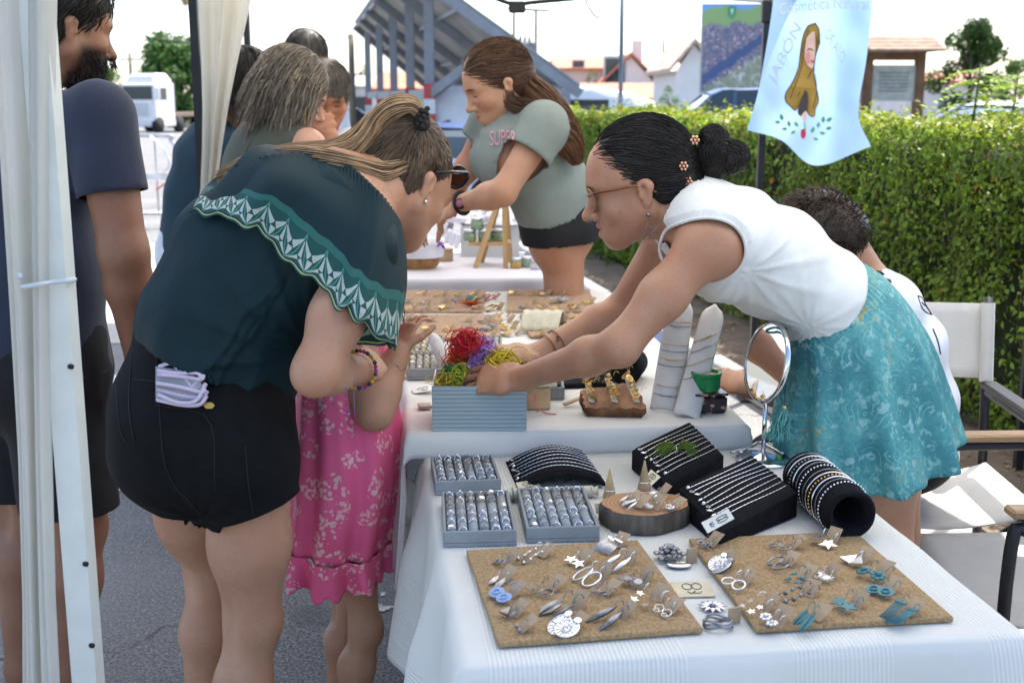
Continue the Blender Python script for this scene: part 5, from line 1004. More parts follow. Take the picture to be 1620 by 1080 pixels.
    va = nt.nodes.new('ShaderNodeVectorMath'); va.operation = 'MULTIPLY_ADD'; va.inputs[1].default_value = (.22, .22, .22); nt.links.new(dn.outputs['Color'], va.inputs[0]); nt.links.new(vec, va.inputs[2])
    vo = tex(nt, 'Voronoi', va.outputs[0], 'Distance', Scale=9); rings = (vo * 52).sin(); rings2 = (vo * 150).sin()
    n1 = tex(nt, 'Noise', vec, None, Scale=60, Detail=4); n2 = tex(nt, 'Noise', vec, None, Scale=9, Detail=2); n3 = tex(nt, 'Noise', vec, None, Scale=26, Detail=3)
    c = mixc(nt, n2.ss(.35, .65), (.05, .23, .25), (.10, .36, .36)); c = mixc(nt, tex(nt, 'Noise', vec, None, Scale=130, Detail=3).ss(.4, .65) * .35, c, (.03, .16, .19)); c = mixc(nt, (rings.ss(.7, .97) * n3.ss(.42, .6)) * .6, c, (.22, .52, .50)); c = mixc(nt, (rings2.ss(.6, .95) * n1.ss(.5, .62)) * .5, c, (.30, .58, .56))
    c = mixc(nt, (n1.ss(.54, .62) * n3.ss(.40, .55)) * .6, c, (.33, .55, .52)); c = mixc(nt, (rings.ss(.86, .99) * n2.ss(.55, .66)) * .95, c, (.38, .27, .06)); setcol(sk, c)
    u_, v_, _, _ = uvx(nt, 'UV'); gat = ((v_ * 95).sin() * .5 + (u_ * 420).sin() * .5) * v_.lt(.24); addbump(sk, gat + n1 * .25, .5, .004)
    solid(obj('skirt', me, sk, rt), .002, -1)
    cord = M('teal_cord', (.02, .12, .13), .6)
    g = GB(); k0 = A(1241, 522, 2.30)
    g.tube(catmull([k0, A(1225, 518, 2.27), A(1212, 523, 2.27), A(1222, 526, 2.27), k0], 14), .0025, 6)
    g.tube(catmull([k0, A(1240, 560, 2.27), A(1235, 610, 2.27), A(1226, 628, 2.26), A(1232, 600, 2.26)], 16), .0024, 6)
    g.tube(catmull([k0, A(1246, 560, 2.26), A(1243, 625, 2.25), A(1241, 650, 2.25)], 12), .0024, 6); g.ball(k0, .006); g.build('drawstring', cord, rt)
    ts = A(1241, 645, 2.25); gd = np.stack([np.stack([ts + V3(0, 0, 0) + V3(*(RNG.normal(0, .002, 3))), ts + V3(RNG.normal(-.004, .009), RNG.normal(0, .007), -.025), ts + V3(RNG.normal(-.009, .016), RNG.normal(0, .012), -.062)]) for _ in range(130)])
    strands('tassel', np.stack([catmull(q, 6) for q in gd]), .0011, M('teal_tassel', (.16, .48, .45), .7, attr='Col'), rt)
    g = GB(); g.ball(ts, .005); g.build('tassel_bead', M('gold', (.75, .5, .18), .3, 1), rt)
    # hair: combed back into a low bun
    hm = HAIR('black', (.012, .009, .008), (.02, .014, .011), .36); s_ = hd
    cap = [el(hd.w(0, -.014, .036), (.080, .101, .088), hd.R, hd.U, .02), el(hd.w(0, -.055, -.02), (.066, .058, .055), hd.R, hd.U, .03)]
    cut = [el(hd.w(0, .138, -.012), (.072, .058, .060), hd.R, hd.U, .015, -1)] + [el(hd.w(q * .085, .045, -.074), (.05, .05, .05), hd.R, hd.U, .012, -1) for q in (-1, 1)]
    cut += [ec(hd.w(q * .09, -.004, -.03), hd.w(q * .09, -.012, .0), .021, .019, None, .008, -1) for q in (-1, 1)]
    cp = cap + cut; hair_cap('hair', cp, .0032, hm, rt)
    bp = hd.w(0, -.118, -.008)
    def to_bun(P, t): return bp - P
    st = on_surface(cp, 1900, hd.w(0, -.01, .03), .13, lambda P: (hd.l(P)[:, 1] > -.085) & (np.min([pdist(c_, P[:, 0], P[:, 1], P[:, 2]) for c_ in cut], 0) > .002) & (hd.l(P)[:, 2] > -.06))
    pa = comb_strands(cp, st, to_bun, 14, .011, .0012, jit=.05); strands('hair_strands', pa, .00075, hm, rt)
    # the bun: coiled locks
    g = GB(); cc = hd.w(-.0, -.15, .012); loops = []
    for i, (oy, oz, r, rr) in enumerate(((0.0, .03, .020, .024), (-.028, -.012, .022, .027), (.012, -.022, .018, .022), (.0, .004, .026, .026))):
        c0 = cc + hd.F * oy + hd.U * oz
        for _ in range(150):
            a0 = RNG.uniform(0, 6.28); la = RNG.uniform(-1.3, 1.3); a = np.linspace(a0, a0 + 3.4, 14); ax0 = nrm(hd.R + RNG.normal(0, .22, 3) + hd.F * .5 * (i - 1.5)); e1 = nrm(np.cross(ax0, hd.U)); e2 = np.cross(ax0, e1); Rr = (r + rr * .36) * RNG.uniform(.97, 1.05)
            loops.append(c0 + Rr * (math.cos(la) * (np.cos(a)[:, None] * e1 + np.sin(a)[:, None] * e2) + math.sin(la) * ax0))
        g.ball(c0, r + rr * .34, 14, 10)
    strands('bun', np.stack(loops), .0011, hm, rt); g.build('bun_core', hm, rt)
    fl = M('rose_gold', (.72, .42, .30), .3, 1)
    for cpos in (A(1099, 222, 2.30), A(1081, 263, 2.295), A(1088, 287, 2.30)):
        g = GB()
        for i in range(6):
            a = i * math.pi / 3; g.ball(cpos + V3(math.cos(a) * .0065, -.002, math.sin(a) * .0065), .0034, 7, 5)
        g.ball(cpos + V3(0, -.004, 0), .003, 7, 5); g.build('hair_pin', fl, rt)
    # glasses
    g = GB(); gm = M('tortoiseshell', (.10, .028, .010), .25, 0, .4, 60, col2=(.30, .09, .02))
    for q in (-1, 1):
        c0 = (q * .034, .094, -.008); pth = [hd.w(c0[0] + .026 * math.cos(a) * (1 + .12 * math.cos(2 * a)), c0[1] - .012 * abs(math.cos(a)) * (1 if q * math.cos(a) > 0 else .2), c0[2] + .022 * math.sin(a)) for a in np.linspace(0, 2 * math.pi, 20, endpoint=False)]
        g.tube(pth, .0021, 6, True); g.tube([hd.w(q * .062, .083, .006), hd.w(q * .074, .04, .004), hd.w(q * .079, -.005, .0), hd.w(q * .077, -.03, -.02)], [.003, .0026, .0022, .002], 6)
    g.tube([hd.w(-.01, .096, -.002), hd.w(0, .102, .002), hd.w(.01, .096, -.002)], .002, 6)
    gl = g.build('glasses', gm, rt)
    for q in (-1, 1):
        g = GB(); g.add([hd.w(q * .034, .0925, -.008)] + [hd.w(q * .034 + .025 * math.cos(a), .094 - .012 * abs(math.cos(a)) * (1 if q * math.cos(a) > 0 else .2), -.008 + .021 * math.sin(a)) for a in np.linspace(0, 2 * math.pi, 20, endpoint=False)], [(0, i + 1, (i + 1) % 20 + 1) for i in range(20)])
        g.build('lens', M('lens_glass', (.9, .92, .95), .02, 0, 0, trans=1, ior=1.02), gl)
    # star earring
    g = GB(); c0 = hd.w(-.083, -.006, -.055); ex = hd.F * -1; ez = V3(0, 0, 1)
    g.ball(c0, .005, 8, 6); cs = c0 - ez * .034; pts = [cs + (ex * math.sin(a) + ez * math.cos(a)) * (.021 if i % 2 else .008) * (1.35 if i in (5, ) else 1) for i, a in enumerate(np.linspace(0, 2 * math.pi, 10, endpoint=False) + math.pi / 5)]
    g.tube(pts, .0011, 5, True); g.tube([c0, cs + ez * .02], .0006, 4); g.build('earring', M('dark_silver', (.25, .25, .27), .35, 1), rt)
    # bracelets on the far wrist
    g = GB(); dw = nrm(wrR - elR); x, y, _ = frame(dw)
    for o_, r in ((.03, .027), (.052, .028)):
        g.tube([wrR - dw * o_ + (x * math.cos(a) + y * math.sin(a)) * (r + .003) for a in np.linspace(0, 6.283, 18, endpoint=False)], .0016, 5, True)
    for i in range(5): g.ball(wrR - dw * .052 - V3(0, .024, -.02 + i * .008), .0035, 6, 5)
    g.build('bracelet', M('brown_cord', (.30, .11, .05), .6), rt)
    return rt
person_white_top()
# ------------------------------------------------------------------ shopper: dark teal off-shoulder blouse, black shorts, bending over the table
def person_teal():
    rt = root('person', 'woman in dark teal off-shoulder blouse and black shorts bending over the table', 'person', (A(370, 1000, 2.15)[0], 2.15, 0))
    lat = nrm(V3(.25, -1, 0))
    L = [lv((188, 690), (440, 740), 2.15, .15), lv((202, 610), (440, 685), 2.15, .145), lv((240, 480), (448, 585), 2.16, .13), lv((300, 362), (500, 490), 2.18, .135), lv((385, 280), (565, 430), 2.21, .15), lv((480, 262), (608, 368), 2.24, .15), lv((560, 268), (632, 328), 2.26, .07)]
    T = torso(L, lat, .05)
    hd = Head(A(636, 284, 2.32), (.47, .67, -.57), (.33, .47, .82), 1.05)
    shR, elR, wrR = A(572, 402, 2.06), A(500, 588, 1.95), A(570, 584, 2.16)
    shL, elL, wrL = A(612, 345, 2.40), A(585, 480, 2.5), A(580, 540, 2.55)
    neck = [ec(L[-1][0], hd.w(0, -.022, -.06), (.06, .055), (.052, .052), hd.R, .04)]
    shs = [ec(A(560, 320, 2.18), shR, .054, .048, None, .05), ec(A(600, 320, 2.33), shL, .058, .05, None, .05)]
    arm = limb([shR, lerp(shR, elR, .55), elR], [.048, .044, .036], .03) + [el(elR + nrm(elR - (shR + wrR) / 2) * .024, (.018, .018, .018), k=.02)] + limb([elR, lerp(elR, wrR, .3), wrR], [.036, .037, .026], .03) + limb([shL, elL, wrL], [.05, .04, .028], .03)
    dR = nrm(A(602, 560, 2.28) - wrR); HR = hand(wrR, dR, V3(.5, -.5, .6), -1, (.8, .8, .8, .8), .95, .6); dL = nrm(V3(.3, .4, -.2)); HL = hand(wrL, dL, V3(0, -.3, 1), 1, (.5,) * 4, .95)
    knR = V3(A(402, 985, 2.10)[0], 2.08, .475); knL = V3(A(333, 960, 2.3)[0], 2.30, .475)
    legs = leg(A(392, 760, 2.08), knR, knR + V3(-.045, -.03, -.40), knR + V3(.08, .1, -.47), (.076, .049, .034)) + leg(A(282, 745, 2.24), knL, knL + V3(-.02, -.02, -.4), knL + V3(.1, .1, -.47), (.070, .047, .034))
    butt = [el(A(282, 700, 2.09), (.092, .09, .105), k=.05), el(A(378, 715, 2.06), (.092, .09, .105), k=.05)]
    face = hd.prims(nose=.95, jaw=1.03)
    body = T + butt + shs + neck + arm + HR + HL + legs + face
    bl = A(590, 292, 2.2)
    def tattoo(V, C):
        d = np.linalg.norm((V - A(575, 285, 2.14)) * V3(1, .6, 1), axis=1); w = np.abs(np.sin(vnoise(V, 38, 4) * 7)) < .3
        m = ((d < .05) & w)[:, None] * .45; return C * (1 - m) + C * np.array((.45, .55, .65)) * m
    make_skin(rt, body, SKIN('light', (.50, .285, .18)), .006, [(hd.w(0, 0, -.01), .15, .0025), hbox(wrR, dR, .95)], [(hd, {})], tattoo)
    # shorts
    blk = M('black_denim', (.0055, .0055, .006), .85, 0, .2, 40, .3, 400, spec=.25)
    thR, thL = lerp(A(392, 760, 2.08), knR, .30), lerp(A(282, 745, 2.24), knL, .28)
    sp = grow(T[:2], .012) + grow(butt, .012) + [ec(A(390, 740, 2.08), lerp(A(392, 760, 2.08), knR, .75), .094, .086, None, .02), ec(A(282, 725, 2.24), lerp(A(282, 745, 2.24), knL, .75), .090, .080, None, .02)]
    cutR = A(400, 818, 2.0); cutL = A(262, 799, 2.12)
    def sf(V, N):
        rel = V - A(335, 800, 2.1); an = np.arctan2(rel[:, 2], rel[:, 0]); d = np.linalg.norm(rel, axis=1)
        return .004 * np.exp(-(d / .12) ** 2) * np.sin(an * 12) + .002 * vnoise(V * V3(1, 1, .5), 18, 3)
    lo, hi = bounds(sp); h = .006; Fd = field(sp, lo, hi, h); Vv, Q = nets(Fd, lo, h); split = A(330, 700, 2.16)[0]
    side = Vv[:, 0] > A(308, 800, 2.15)[0]
    hemn = V3(.28, .1, -1); dist = np.where(side, (Vv - cutR) @ nrm(V3(.3, .0, -1)), (Vv - cutL) @ nrm(V3(-.05, 0, -1)))
    wa = (Vv - L[2][0]) @ nrm(L[2][0] - L[1][0]) - .03
    keep = ~((dist[Q] > 0).all(1) | (wa[Q] > 0).any(1)); Vv, Q, _ = compact(Vv, Q[keep]); Vv = relax(Vv, Q, 3, .5); Vv = snap(relax(Vv, Q, 3, .5), Q, [(cutR, V3(.3, .0, -1)), (cutL, V3(-.05, 0, -1))], h); Vv = Vv + vnormals(Vv, Q) * sf(Vv, 0)[:, None]
    me = np_mesh('shorts', Vv, Q); solid(obj('shorts', me, blk, rt), .004, -1)
    # seams, pocket and the small brass plate
    bv = bvh((Vv, Q))
    g = GB()
    for pl in (((208, 560), (204, 640), (212, 700)), ((248, 560), (252, 640), (262, 740), (300, 800)), ((212, 600), (250, 604)), ((246, 640), (330, 664), (340, 780)), ((183, 610), (190, 680), (200, 700)), ((388, 705), (392, 760), (400, 815)), ((275, 770), (296, 790), (318, 815))):
        pp = [shoot(bv, *p, .001) for p in catmull([(a, b, 0) for a, b in pl], 10)[:, :2]]; pp = [p for p in pp if p is not None]
        if len(pp) > 2: g.tube(pp, .0012, 4)
    g.build('seam', M('black_seam', (.013, .013, .014), .8), rt)
    bvp = shoot(bv, 331, 641, .003)
    if bvp is not None:
        g = GB(); g.prism([(.010 * math.cos(a), .0062 * math.sin(a)) for a in np.linspace(0, 2 * math.pi, 6, endpoint=False)], -.002, .002, np.array(Matrix.Rotation(R(80), 3, 'X')), bvp); g.build('button_plate', M('brass', (.45, .30, .10), .4, 1), rt)
    # blouse body
    teal = M('teal_viscose', (.004, .022, .027), .7, 0, .12, 7, .3, 120, spec=.3)
    bp = [ec(L[1][0] + (L[1][0] - L[2][0]) * .45, L[2][0], (.165, .157), (.152, .142), lat, .05)] + grow(T[2:5], .018) + [ec(L[4][0], L[5][0], (.155, .125), (.15, .078), lat, .05), ec(A(548, 330, 2.2), shR, .066, .06, None, .04), ec(A(590, 320, 2.3), shL, .066, .06, None, .04)]
    hemc = A(330, 604, 1.99); hn = nrm(np.cross(A(470, 668, 2.07) - A(192, 532, 2.12), hemc - A(192, 532, 2.12))); hn = hn if hn[2] < 0 else -hn
    up = nrm(L[5][0] - L[4][0]); nkc = A(575, 300, 2.2); nkn = nrm(V3(.62, .05, .62))
    ax = nrm(L[4][0] - L[2][0])
    def bf(V, N):
        t = (V - hemc) @ -hn; rel = V - (hemc + np.outer(t, ax)); an = np.arctan2(rel @ V3(0, 1, 0), rel @ nrm(np.cross(ax, V3(0, 1, 0))))
        hemw = np.clip(1 - t / .35, 0, 1); w = .006 * hemw * np.sin(an * 10 + vnoise(V, 5, 1) * 2.5) + .005 * vnoise(V, 7, 2) + .0035 * (1 - 2 * np.abs(vnoise(V @ np.array([[.5, .2, .8], [0, 1, 0], [-1.7, 0, .9]]).T, 11, 9)))
        pull = V - A(480, 560, 2.05); a2 = np.arctan2(pull[:, 2], pull[:, 0]); d = np.linalg.norm(pull, axis=1); w += .006 * np.exp(-(d / .22) ** 2) * np.maximum(0, np.sin(a2 * 14 + vnoise(V, 6, 7) * 2))
        return w
    garment('blouse', bp, .006, teal, rt, [(hemc, hn), (nkc, nkn)], bf, .003, 2)
    # ruffle with the embroidered band, hanging from the neckline over back and arm
    rows = [
        [(372, 262, 2.24), (440, 246, 2.20), (520, 246, 2.12), (560, 268, 2.08), (600, 306, 2.06), (628, 345, 2.12), (634, 362, 2.17)],
        [(345, 280, 2.26), (420, 275, 2.14), (500, 300, 2.06), (555, 340, 2.025), (598, 378, 2.02), (632, 400, 2.10), (641, 410, 2.15)],
        [(325, 300, 2.28), (400, 302, 2.12), (470, 340, 2.035), (535, 398, 1.985), (585, 445, 1.965), (628, 462, 2.05), (640, 465, 2.13)],
        [(312, 322, 2.28), (385, 333, 2.11), (452, 383, 2.015), (520, 443, 1.960), (575, 492, 1.94), (624, 528, 2.03), (626, 530, 2.11)],
        [(300, 340, 2.27), (378, 352, 2.115), (440, 398, 2.02), (508, 458, 1.965), (564, 508, 1.945), (622, 548, 2.04), (612, 548, 2.12)]]
    # the band turns under at the front of the arm
    bb = bvh(GARM[0], BV_SRC[-1]); C = np.array([[A(*p) for p in r] for r in rows])
    for i, r in enumerate(rows):
        for j, (u_, v_, Y_) in enumerate(r):
            h_ = shoot(bb, u_, v_, .006 + .004 * i)
            if h_ is not None and (h_[1] < Y_ or (j < 4 and abs(h_[1] - Y_) < .25)): C[i, j] = h_
    na, nb = 46, 160; P = surf(C, na, nb)
    uu = np.linspace(0, 1, nb)[None]; vv = np.linspace(0, 1, na)[:, None]; wv = (.006 * np.sin(uu * 46 + np.sin(uu * 9) * 3) + .004 * np.sin(uu * 83 + 1)) * vv ** 1.3
    P[..., 1] += wv; P[..., 2] += wv * .7 + .003 * np.sin(uu * 31) * vv
    gather = .0025 * np.sin(uu * 260) * np.clip(1 - vv * 9, 0, 1); P[..., 2] += gather
    me = grid_mesh('ruffle', P); S = np.zeros((na, nb)); d = np.linalg.norm(np.diff(P[30], axis=0), axis=1); S[:] = np.concatenate([[0], np.cumsum(d)])[None]
    V_ = np.repeat(vv, nb, 1); set_uv(me, np.stack([S.ravel(), V_.ravel()], 1))
    rm = M('embroidered_ruffle', (.004, .022, .027), .7, 0, .1, 7, spec=.3)
    nt, Lk, b = nodes_of(rm); u, v, _, _ = uvx(nt, 'UV')
    base = (.004, .022, .027); c = base
    q = (v - .56) / .35; cell = u / .046; fx = cell.fract() - .5; zig = (fx.abs() * 2)
    inb = q.gt(0) * q.lt(1)
    c = mixc(nt, inb, c, (.012, .075, .066)); tri = (zig - q).abs().lt(.07) * inb; c = mixc(nt, tri * .9, c, (.06, .24, .20))
    def leafs(cx, cy, sgn):
        dx = ((cell + cx).fract() - .5) * .046; dy = (q - cy) * .050 * sgn; ang = dx.atan2(dy); r = (dx * dx + dy * dy).pow(.5)
        pet = ((ang * 3.2).cos().abs()).gt(.78) * r.lt(.024) * r.gt(.003) * ang.abs().lt(1.45); return pet * inb
    n_ = tex(nt, 'Noise', uvx(nt, 'UV')[3], None, Scale=300); c = mixc(nt, leafs(0, .10, 1.) * (n_.ss(.25, .5)) * .95, c, (.48, .52, .46)); c = mixc(nt, leafs(.5, .92, -1.) * (n_.ss(.25, .5)) * .95, c, (.48, .52, .46))
    edge = (q + .10).abs().lt(.09); c = mixc(nt, edge * .8, c, (.03, .14, .12)); c = mixc(nt, (v - .925).abs().lt(.012), c, (.008, .012, .02)); c = mixc(nt, (v - .95).abs().lt(.016), c, (.33, .38, .16)); c = mixc(nt, (v - .985).abs().lt(.02), c, (.009, .06, .062))
    setcol(rm, c); addbump(rm, n_ * inb, .4, .002)
    solid(obj('ruffle', me, rm, rt), .003, -1)
    # pieces of ruffle that hang below the arm
    g = np.array([[A(*p) for p in r] for r in ([(575, 470, 2.06), (605, 480, 2.08), (634, 470, 2.10)], [(568, 520, 2.06), (600, 522, 2.09), (630, 512, 2.12)], [(565, 545, 2.07), (598, 546, 2.10), (622, 544, 2.12)])])
    P2 = surf(g, 24, 30); P2[..., 1] += .004 * np.sin(np.linspace(0, 8, 30))[None]; me = grid_mesh('ruffle', P2); vv2, uu2 = np.meshgrid(np.linspace(.55, 1, 24), np.linspace(0, .08, 30), indexing='ij'); set_uv(me, np.stack([uu2.ravel(), vv2.ravel()], 1)); solid(obj('ruffle', me, rm, rt), .003)
    # hair
    hm = HAIR('dark_blonde', (.13, .09, .058), (.065, .045, .030), .45)
    cp = [el(hd.w(0, -.014, .034), (.080, .102, .088), hd.R, hd.U, .02), el(hd.w(0, -.05, -.03), (.066, .056, .06), hd.R, hd.U, .03)]
    cp += [el(hd.w(0, .125, -.02), (.11, .060, .060), hd.R, hd.U, .02, -1)] + [el(hd.w(q * .085, .03, -.058), (.05, .05, .046), hd.R, hd.U, .012, -1) for q in (-1, 1)] + [ec(hd.w(q * .09, -.002, -.03), hd.w(q * .09, -.012, .0), .024, .024, None, .01, -1) for q in (-1, 1)]
    hair_cap('hair', cp, .0032, hm, rt)
    pb = A(667, 192, 2.27); cols = lambda n: np.array([(1.9, 1.75, 1.5), (1.0, 1, 1), (.7, .7, .7), (1.45, 1.4, 1.3), (2.4, 2.1, 1.7)])[RNG.choice(5, n, p=[.2, .3, .22, .2, .08])]
    st = on_surface(cp, 2600, hd.w(0, -.01, .03), .14, lambda P: np.linalg.norm(P - pb, axis=1) > .02)
    pa = comb_strands(cp, st, lambda P, t: pb - P, 16, .0105, .0012, jit=.09); strands('hair_strands', pa, .0008, hm, rt, cols(len(pa)))
    g = GB(); g.tube(catmull([A(668, 205, 2.27), A(667, 192, 2.265), A(660, 172, 2.26)], 8), [.011, .014, .016, .016, .015, .013, .012, .010], 10)
    for i in range(26): a = i * 2.4; g.ball(A(667 + 9 * math.cos(a), 172 + i * 1.2, 2.262) + V3(0, .012 * math.sin(a), 0), .0052, 6, 5)
    g.build('hair_tie', M('dark_tie', (.022, .018, .016), .8), rt)
    tail = [A(664, 186, 2.265), A(652, 166, 2.255), A(626, 168, 2.25), A(592, 196, 2.25), A(562, 226, 2.23), A(528, 246, 2.2), A(470, 252, 2.18), A(410, 260, 2.19), A(350, 284, 2.22)]
    b1 = bundle(tail[:6], 420, 20, [.008, .015, .02, .021, .021, .020], wav=.12); b2 = bundle(tail, 420, 34, [.008, .015, .019, .02, .022, .026, .028, .025, .016], wav=.16)
    lt = lambda n: np.array([(3.6, 3.3, 2.7), (4.6, 4.2, 3.3), (2.6, 2.4, 2.0), (1.5, 1.45, 1.35)])[RNG.choice(4, n, p=[.35, .3, .22, .13])]
    strands('ponytail', b1, .0010, hm, rt, lt(len(b1))); strands('ponytail', b2, .0010, hm, rt, lt(len(b2)))
    b3 = bundle([A(640, 262, 2.235), A(600, 272, 2.17), A(560, 262, 2.13), A(500, 252, 2.13), A(440, 252, 2.15), A(360, 280, 2.2)], 160, 26, [.012, .02, .018, .02, .02, .014], wav=.2); strands('loose_hair', b3, .0010, hm, rt, lt(len(b3)))
    # sunglasses pushed up on the head
    g = GB(); gm = M('black_acetate', (.012, .010, .010), .2); lens = []
    for q in (-1, 1):
        g.tube([hd.w(q * .083, -.014, .010), hd.w(q * .084, .03, .038), hd.w(q * .070, .078, .066)], [.003, .0036, .005], 8)
        c0 = hd.w(q * .034, .100, .068); fx, fy = nrm(hd.R - hd.F * q * .25), nrm(hd.U * .8 - hd.F * .5); pth = [c0 + fx * .030 * math.cos(a) * (1 + .1 * math.cos(2 * a)) + fy * .021 * math.sin(a) for a in np.linspace(0, 6.283, 20, endpoint=False)]
        g.tube(pth, .0038, 6, True); lens.append((c0, pth))
    g.tube([hd.w(-.008, .104, .070), hd.w(.008, .104, .070)], .003, 6); sg = g.build('sunglasses', gm, rt)
    for c0, pth in lens: g = GB(); g.add([c0 + hd.F * .003] + pth, [(0, i + 1, (i + 1) % 20 + 1) for i in range(20)]); g.build('lens', M('brown_lens', (.06, .02, .010), .05), sg)
    g = GB(); g.ball(hd.w(.078, -.004, -.045), .004, 8, 6); g.build('earring', M('silver', (.8, .8, .82), .18, 1), rt)
    # beaded bracelet and the charm hanging from it
    dw = nrm(wrR - elR); x, y, _ = frame(dw); cols_ = [(.55, .40, .03), (.02, .02, .10), (.40, .05, .05), (.25, .08, .30), (.03, .04, .12), (.5, .25, .05)]
    g = GB(); bm = []
    for i in range(30):
        g.mi = i % 6; a = i * 6.283 / 30; g.ball(wrR - dw * .012 + (x * math.cos(a) + y * math.sin(a)) * .0345, .0042, 7, 5)
    tag(g.build('bracelet_beads', [M('bead%d' % ci, c, .35) for ci, c in enumerate(cols_)], rt), kind='stuff')
    g = GB(); c0 = A(548, 610, 1.99); g.tube([c0 + V3(0, .05, .01), c0, c0 + V3(.002, 0, -.05)], .0008, 4); g.tube([c0 + V3(.01, .05, .01), c0 + V3(.012, 0, 0), c0 + V3(.013, 0, -.055)], .0008, 4); g.ball(c0 + V3(-.006, 0, .01), .006, 8, 6); g.ball(c0 + V3(.002, 0, -.05), .003, 6, 4); g.build('charm', M('lilac', (.22, .18, .40), .4), rt)
    return rt, bv
W1_ROOT, W1_BV = person_teal()
def cord_purse():
    """phone cord pouch tucked in the back pocket"""
    rt = root('phone_cord', 'coiled pale lilac cord around a phone tucked in the back pocket of black shorts', 'phone cord', shoot(W1_BV, 288, 612, .006))
    lil = M('lilac_cord', (.62, .52, .62), .55, 0, .06, 40); fu = lambda u, v, o: shoot(W1_BV, u, v, o) if shoot(W1_BV, u, v, o) is not None else A(u, v, 2.0)
    g = GB(); c = [fu(u, v, .006) for u, v in ((250, 582), (318, 592), (326, 636), (250, 634))]; n = nrm(np.cross(c[1] - c[0], c[3] - c[0])); n = n if n[1] < 0 else -n
    g.add([p for p in c] + [p + n * .012 for p in c], [(0, 1, 2, 3), (7, 6, 5, 4), (0, 4, 5, 1), (1, 5, 6, 2), (2, 6, 7, 3), (3, 7, 4, 0)]); g.build('phone', M('phone_case', (.36, .35, .36), .4), rt)
    for i, pl in enumerate((((252, 580), (270, 575), (290, 592), (305, 618)), ((250, 592), (290, 596), (318, 600), (322, 592)), ((248, 606), (285, 612), (318, 620), (326, 616)), ((249, 616), (290, 626), (320, 628), (328, 618)), ((248, 632), (285, 640), (315, 640), (327, 626)), ((250, 624), (280, 636), (310, 634), (326, 606)), ((318, 590), (312, 604), (300, 616), (322, 610)), ((250, 586), (280, 590), (312, 590), (320, 600)))):
        p = [fu(a, b, .016 + .004 * (i % 3)) for a, b in catmull([(a, b, 0) for a, b in pl], 12)[:, :2]]; g = GB(); g.tube(p, .0036, 8); g.build('cord', lil, rt)
cord_purse()
# ------------------------------------------------------------------ the other people
def standing(b, Ht, f, w=1.0, girth=1.0, lean=(0, 0, 0), man=False):
    """joints of an upright figure: base, height, facing, lean of the upper body"""
    f = nrm(V3(f[0], f[1], 0)); r = V3(f[1], -f[0], 0); b = np.asarray(b, float); q = Ht / 1.68; J = {}
    ln = np.asarray(lean, float); at = lambda h, side=0, fw=0, l=0: V3(b[0], b[1], h * Ht) + r * side * q + f * fw * q + ln * l
    J.update(f=f, r=r, pel=at(.53, 0, 0, .1), wai=at(.62, 0, 0, .3), che=at(.735, 0, .01, .65), ub=at(.80, 0, -.005, .85), nb=at(.845, 0, 0, .95), hd=at(.925, 0, .03, 1.1), q=q)
    for s, n in ((1, 'R'), (-1, 'L')):
        J['sh' + n] = at(.812, s * (.175 if man else .155) * w, 0, .85); J['el' + n] = at(.63, s * .22 * w, -.02, .6); J['wr' + n] = at(.49, s * .23 * w, .05, .4)
        J['hip' + n] = at(.51, s * .085, 0, .1); J['kn' + n] = at(.28, s * .095, .02); J['an' + n] = at(.05, s * .095, -.02); J['to' + n] = at(.0, s * .11, .13)
    g = girth * q; J['T'] = [ec(J['pel'] - V3(0, 0, .04), J['wai'], (.165 * g, .125 * g), (.135 * g * (1.12 if man else 1), .10 * g), r, .05), ec(J['wai'], J['che'], (.135 * g * (1.12 if man else 1), .10 * g), (.152 * g, .115 * g), r, .05), ec(J['che'], J['ub'], (.152 * g, .112 * g), (.13 * g, .08 * g), r, .05, cap=.7)]
    return J
def flesh(J, hd, arms=(.047, .04, .026), legs=(.085, .058, .037), hands=None, man=False, face={}):
    q = J['q']; P = list(J['T']) + [ec(J['nb'], hd.w(0, -.022, -.06), .055 * q, .052 * q, hd.R, .035)]
    bx = [(hd.w(0, 0, -.01), .15 * hd.sc, .0034)]
    for s, n in ((1, 'R'), (-1, 'L')):
        P += [ec(J['ub'] + J['r'] * s * .05 * q, J['sh' + n], .056 * q, .05 * q, None, .05)] + limb([J['sh' + n], J['el' + n]], [arms[0] * q * 1.08, arms[1] * q], .03) + limb([J['el' + n], lerp(J['el' + n], J['wr' + n], .3), J['wr' + n]], [arms[1] * q, arms[1] * q, arms[2] * q], .025)
        d = J.get('hd' + n); d = nrm(J['wr' + n] - J['el' + n]) if d is None else d; nb = J.get('hn' + n, J['r'] * s); cu = J.get('cu' + n, (.3, .33, .36, .4)); th = s if 'ts' + n not in J else J['ts' + n]
        P += hand(J['wr' + n], d, nb, th, cu, q * .98, .4); bx.append(hbox(J['wr' + n], d, q, .0034))
        P += leg(J['hip' + n], J['kn' + n], J['an' + n], J['to' + n], tuple(x * q for x in legs))
    return P + hd.prims(man=man, **face), bx
